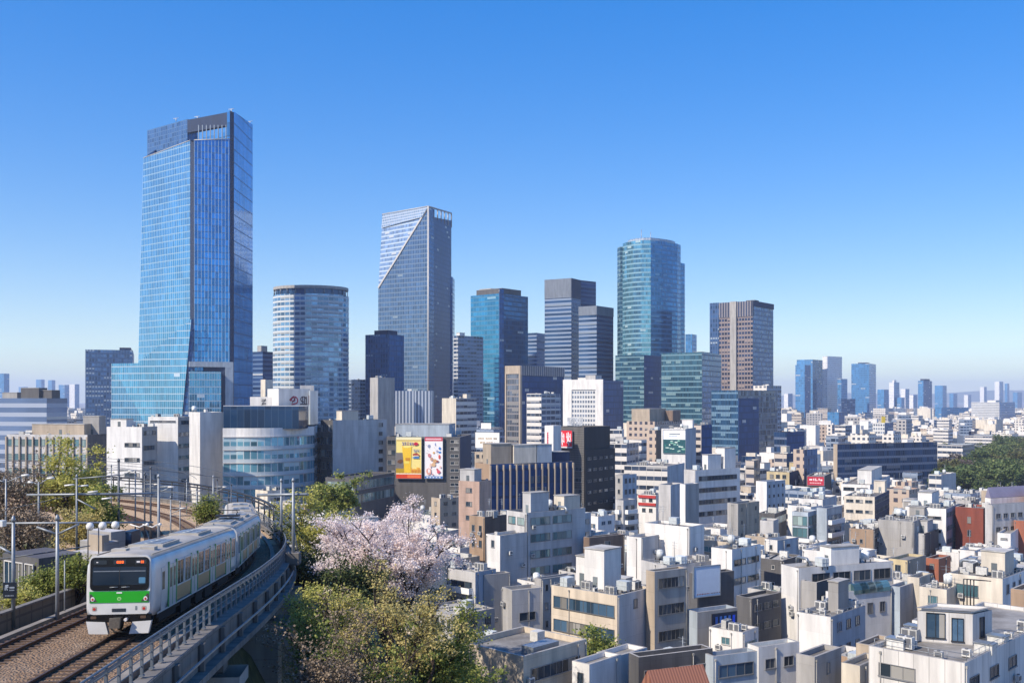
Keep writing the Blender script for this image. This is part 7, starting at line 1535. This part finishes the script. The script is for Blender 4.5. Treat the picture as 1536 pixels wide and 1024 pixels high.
def tree(name, label, x, y, z0, h, crx, cry, crz, kind, seed, n=9000, size=.25, clump=.9, base=.28, bark=None, nlimb=7, trunk_r=.26, depth=2, under=.15, shell=.55, cat='tree', group=None, sub=3):
    T = thing(name, label, cat, (x, y, z0), group); paths, tips = grow(h, crx, cry, crz, seed, nlimb, trunk_r, base, sub, depth)
    m = MB()
    for p, r_ in paths: m.tube(p, r_, 6 if r_[0] > .08 else 4, cap=False)
    put('trunk', m.mesh('trunk', [bark or BARK]), T)
    rs = np.random.RandomState(seed); tips = np.array(tips); zc = h - crz
    ext = rs.normal(size=(max(30, len(tips) // 2), 3)); ext /= np.linalg.norm(ext, axis=1)[:, None]; ext *= (rs.uniform(shell, 1.0, len(ext)) ** .6)[:, None]; ext[:, 2] = np.where(ext[:, 2] < -under, np.abs(ext[:, 2]) * .6, ext[:, 2]); ext = ext * [crx, cry, crz] + [0, 0, zc]
    cc = np.concatenate([tips, ext]); wgt = rs.gamma(1.6, 1.0, len(cc)); wgt /= wgt.sum(); idx = rs.choice(len(cc), n, p=wgt); rad = clump * rs.uniform(.45, 1.25, len(cc))
    C = cc[idx] + rs.normal(size=(n, 3)) * rad[idx][:, None] * [.62, .62, .42]
    put('crown', leaves_mesh('crown', C, size, LEAF[kind], seed), T); return T
def at_px(px, D): x = PX(px, D); return x, D, ground_z(x, D)
def ptree(name, label, px, D, ytop, wpx, kind, seed, crz=None, z0=None, **k):
    x = PX(px, D); zt = ZY(ytop, D); zg = ground_z(x, D) if z0 is None else z0; h = zt - zg; r_ = wpx / 2 / F * D
    return tree(name, label, x, D, zg, h, r_, r_ * .9, crz or min(h * .42, r_ * .8), kind, seed, **k)
ptree('cherry_tree', 'large cherry tree in full pale pink blossom beside the viaduct', 583, 84, 790, 232, 'blossom', 5, n=60000, size=.15, clump=.6, nlimb=12, trunk_r=.34, base=.3, shell=.3, crz=3.6, depth=2)
ptree('cherry_tree', 'smaller cherry tree with thinner pink blossom behind the large one', 548, 104, 779, 150, 'blossom', 6, n=22000, size=.18, clump=.7, nlimb=7, trunk_r=.26, shell=.4, crz=2.9)
ptree('spring_tree', 'broad olive-yellow tree with forked dark limbs, nearest to the bottom edge', 612, 60, 893, 215, 'olive', 8, n=10500, size=.14, clump=.5, nlimb=8, trunk_r=.24, base=.18, depth=3, sub=2, crz=2.7)
ptree('spring_tree', 'yellow-green tree beside the bridge pier, left of the broad olive one', 500, 66, 890, 104, 'lime', 9, n=10000, size=.16, clump=.6, nlimb=7, crz=2.8)
ptree('spring_tree', 'dense darker green tree below the broad olive one, by the white hall', 648, 63, 950, 125, 'mid', 10, n=17000, size=.16, clump=.6, nlimb=7, crz=2.4)
ptree('spring_tree', 'pale willow-like yellow-green tree behind the viaduct masts', 482, 118, 762, 100, 'lime', 12, n=12000, size=.26, clump=.9, nlimb=7, crz=3.6)
ptree('evergreen_tree', 'round dark green tree below the grey panelled block', 508, 190, 733, 62, 'mid', 13, n=8000, size=.42, clump=1.0, nlimb=6, crz=3.4, z0=18)
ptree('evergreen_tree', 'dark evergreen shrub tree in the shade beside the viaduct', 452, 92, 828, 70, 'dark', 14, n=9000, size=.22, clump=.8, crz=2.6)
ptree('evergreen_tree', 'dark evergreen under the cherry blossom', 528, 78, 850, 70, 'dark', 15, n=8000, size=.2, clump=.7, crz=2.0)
ptree('evergreen_tree', 'green tree at the foot of the bridge pier', 482, 60, 940, 70, 'mid', 16, n=9000, size=.17, clump=.7, crz=2.2)
ptree('bare_tree', 'brown leafless bush at the bottom edge beside the viaduct', 492, 50, 978, 105, 'bare', 17, n=9000, size=.13, clump=.5, crz=1.9, bark=BARKP, nlimb=10, depth=3, base=.15, trunk_r=.12)
ptree('spring_tree', 'bright green spreading tree inside the railway bend at the left', 103, 104, 694, 108, 'lime', 18, n=15000, size=.24, clump=.8, nlimb=8, trunk_r=.3, base=.25, depth=3, sub=2, crz=3.4)
ptree('bare_tree', 'tall bare brown tree at the far left edge', 14, 100, 700, 105, 'bare', 19, n=6500, size=.2, clump=.8, nlimb=9, depth=3, trunk_r=.28, bark=BARKP, crz=4)
ptree('bare_tree', 'bare brown tree behind the sign post at the left', 40, 80, 768, 100, 'bare', 20, n=5500, size=.17, clump=.7, nlimb=9, depth=3, trunk_r=.2, crz=2.6)
ptree('bare_tree', 'loose olive thicket tree below the bright green spreading tree', 120, 88, 772, 80, 'olive', 21, n=8000, size=.17, clump=.7, nlimb=8, depth=3, trunk_r=.18, crz=2.2)
ptree('spring_tree', 'small green tree left of the stout mast inside the bend', 150, 92, 752, 64, 'mid', 22, n=8000, size=.2, clump=.7, crz=2)
ptree('shrub', 'rounded green bush in front of the dark bend mast', 312, 112, 757, 34, 'mid', 24, n=5000, size=.2, clump=.7, crz=1.4, z0=34, cat='bush')
ptree('shrub', 'dense green bush touching the left side of the train cab', 113, 58, 845, 56, 'mid', 25, n=8000, size=.12, clump=.45, crz=1.1, cat='bush', base=.1)
ptree('shrub', 'green bush behind the gantry post left of the train', 64, 58, 868, 50, 'mid', 26, n=6000, size=.12, clump=.45, crz=.9, cat='bush', base=.1)
ptree('shrub', 'low yellow-green bush under the sign post', 34, 54, 893, 44, 'lime', 27, n=4000, size=.1, clump=.35, crz=.5, cat='bush', base=.1)
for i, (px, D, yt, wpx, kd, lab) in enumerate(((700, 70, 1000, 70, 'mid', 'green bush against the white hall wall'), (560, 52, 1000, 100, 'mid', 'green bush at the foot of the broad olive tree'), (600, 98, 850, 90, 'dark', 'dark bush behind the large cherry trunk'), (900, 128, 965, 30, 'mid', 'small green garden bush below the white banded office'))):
    ptree('shrub', lab, px, D, yt, wpx, kd, 40 + i, n=6000, size=.0027 * D, clump=.0085 * D, crz=1.6, cat='bush', base=.15, z0=None if px < 880 else 12)
# grass on the banks
rs = np.random.RandomState(3); G = []
while len(G) < 26000:
    x, y = rs.uniform(-62, 6), rs.uniform(34, 110); z = ground_z(x, y); s_ = RAWX[int(np.argmin((RAWX - x) ** 2 + (RAWY - y) ** 2))]; d = math.sqrt(float(np.min((RAWX - x) ** 2 + (RAWY - y) ** 2)))
    if (x < s_ and d < 8.2 + (3.5 if y > 70 else 0)) or d < 3 or z < 3: continue
    G.append((x, y, z + rs.uniform(.0, .22)))
o = put('grass', leaves_mesh('grass', np.array(G), .34, leafmat('grass_blades', [(.05, .06, .015), (.11, .12, .03), (.18, .16, .05)]), 4, 0, .5)); o['kind'] = 'stuff'
# the park at the right: every tree on its own, crowns shared between them
protos = []
for k in range(7):
    kd = ['pdark', 'pmid', 'pdark', 'pmid', 'pdark', 'polive', 'pbare'][k]; protos.append(tree('park_tree', 'x', 0, 0, -50 - 0, 13, 6.5, 6.2, 5.2, kd, 60 + k, n=2600, size=.95, clump=1.7, nlimb=6, depth=1, base=.25, trunk_r=.4, shell=.4))
for T in protos: T['_used'] = 0
r = random.Random(5); PK = []
for row, (y_px, D, x0, x1, st) in enumerate(((742, 470, 1408, 1480, 21), (728, 505, 1432, 1545, 20), (713, 545, 1426, 1545, 19), (700, 590, 1420, 1545, 18), (690, 640, 1412, 1545, 17), (681, 700, 1407, 1545, 17), (672, 770, 1440, 1545, 15), (663, 850, 1476, 1545, 15), (655, 940, 1492, 1545, 14))):
    px = x0 + r.uniform(0, 8)
    while px < x1: PK.append((px, D + r.uniform(-14, 14), row)); px += st * r.uniform(.8, 1.25)
KN = ['dark green', 'mid green', 'deep green', 'leafy green', 'blackish green', 'olive', 'brown bare']
for i, (px, D, row) in enumerate(PK):
    k = r.choice([0, 1, 2, 3, 4, 5, 0, 1]) if not (px < 1450 and row >= 3) else r.choice([6, 6, 5, 0]); src = protos[k]; x = PX(px, D); sc = r.uniform(.8, 1.25)
    sz = 'tall' if sc > 1.08 else ('low' if sc < .92 else 'round'); lab = f"{sz} {KN[k]} park tree in the right-hand woodland, {WORDS[row + 1] if row else 'front'} {'rows back' if row else 'row'} from the city edge"
    if not src['_used']: T = src; src['_used'] = 1
    else:
        T = src.copy(); col.objects.link(T)
        for ch in src.children: c = ch.copy(); c.parent = T; col.objects.link(c)
    T.location = (x, D, 0); T.rotation_euler = (0, 0, r.uniform(0, 6.28)); T.scale = (sc, sc, sc * r.uniform(.85, 1.1)); T['label'] = lab; T['category'] = 'tree'; T['group'] = 'trees in the park woodland'
for T in protos:
    if not T['_used']:
        for ch in list(T.children): bpy.data.objects.remove(ch)
        bpy.data.objects.remove(T)
# ------------------------------------------------------------------ hazy air
m = MB(); m.box(-12500, 12500, -12500, 12500, -2, 262)
hz = NT('haze_air'); hz.t.nodes.remove(hz.b); pv = hz.n('ShaderNodeVolumePrincipled'); pv.inputs['Color'].default_value = (.66, .76, .95, 1); pv.inputs['Density'].default_value = 0.000105; pv.inputs['Anisotropy'].default_value = 0.1
hz.l(pv.outputs[0], hz.out.inputs['Volume'])
o = m.build('haze', [hz.m]); o['kind'] = 'stuff'
for o in bpy.data.objects:
    for k in ('_o', '_used'):
        if k in o: del o[k]
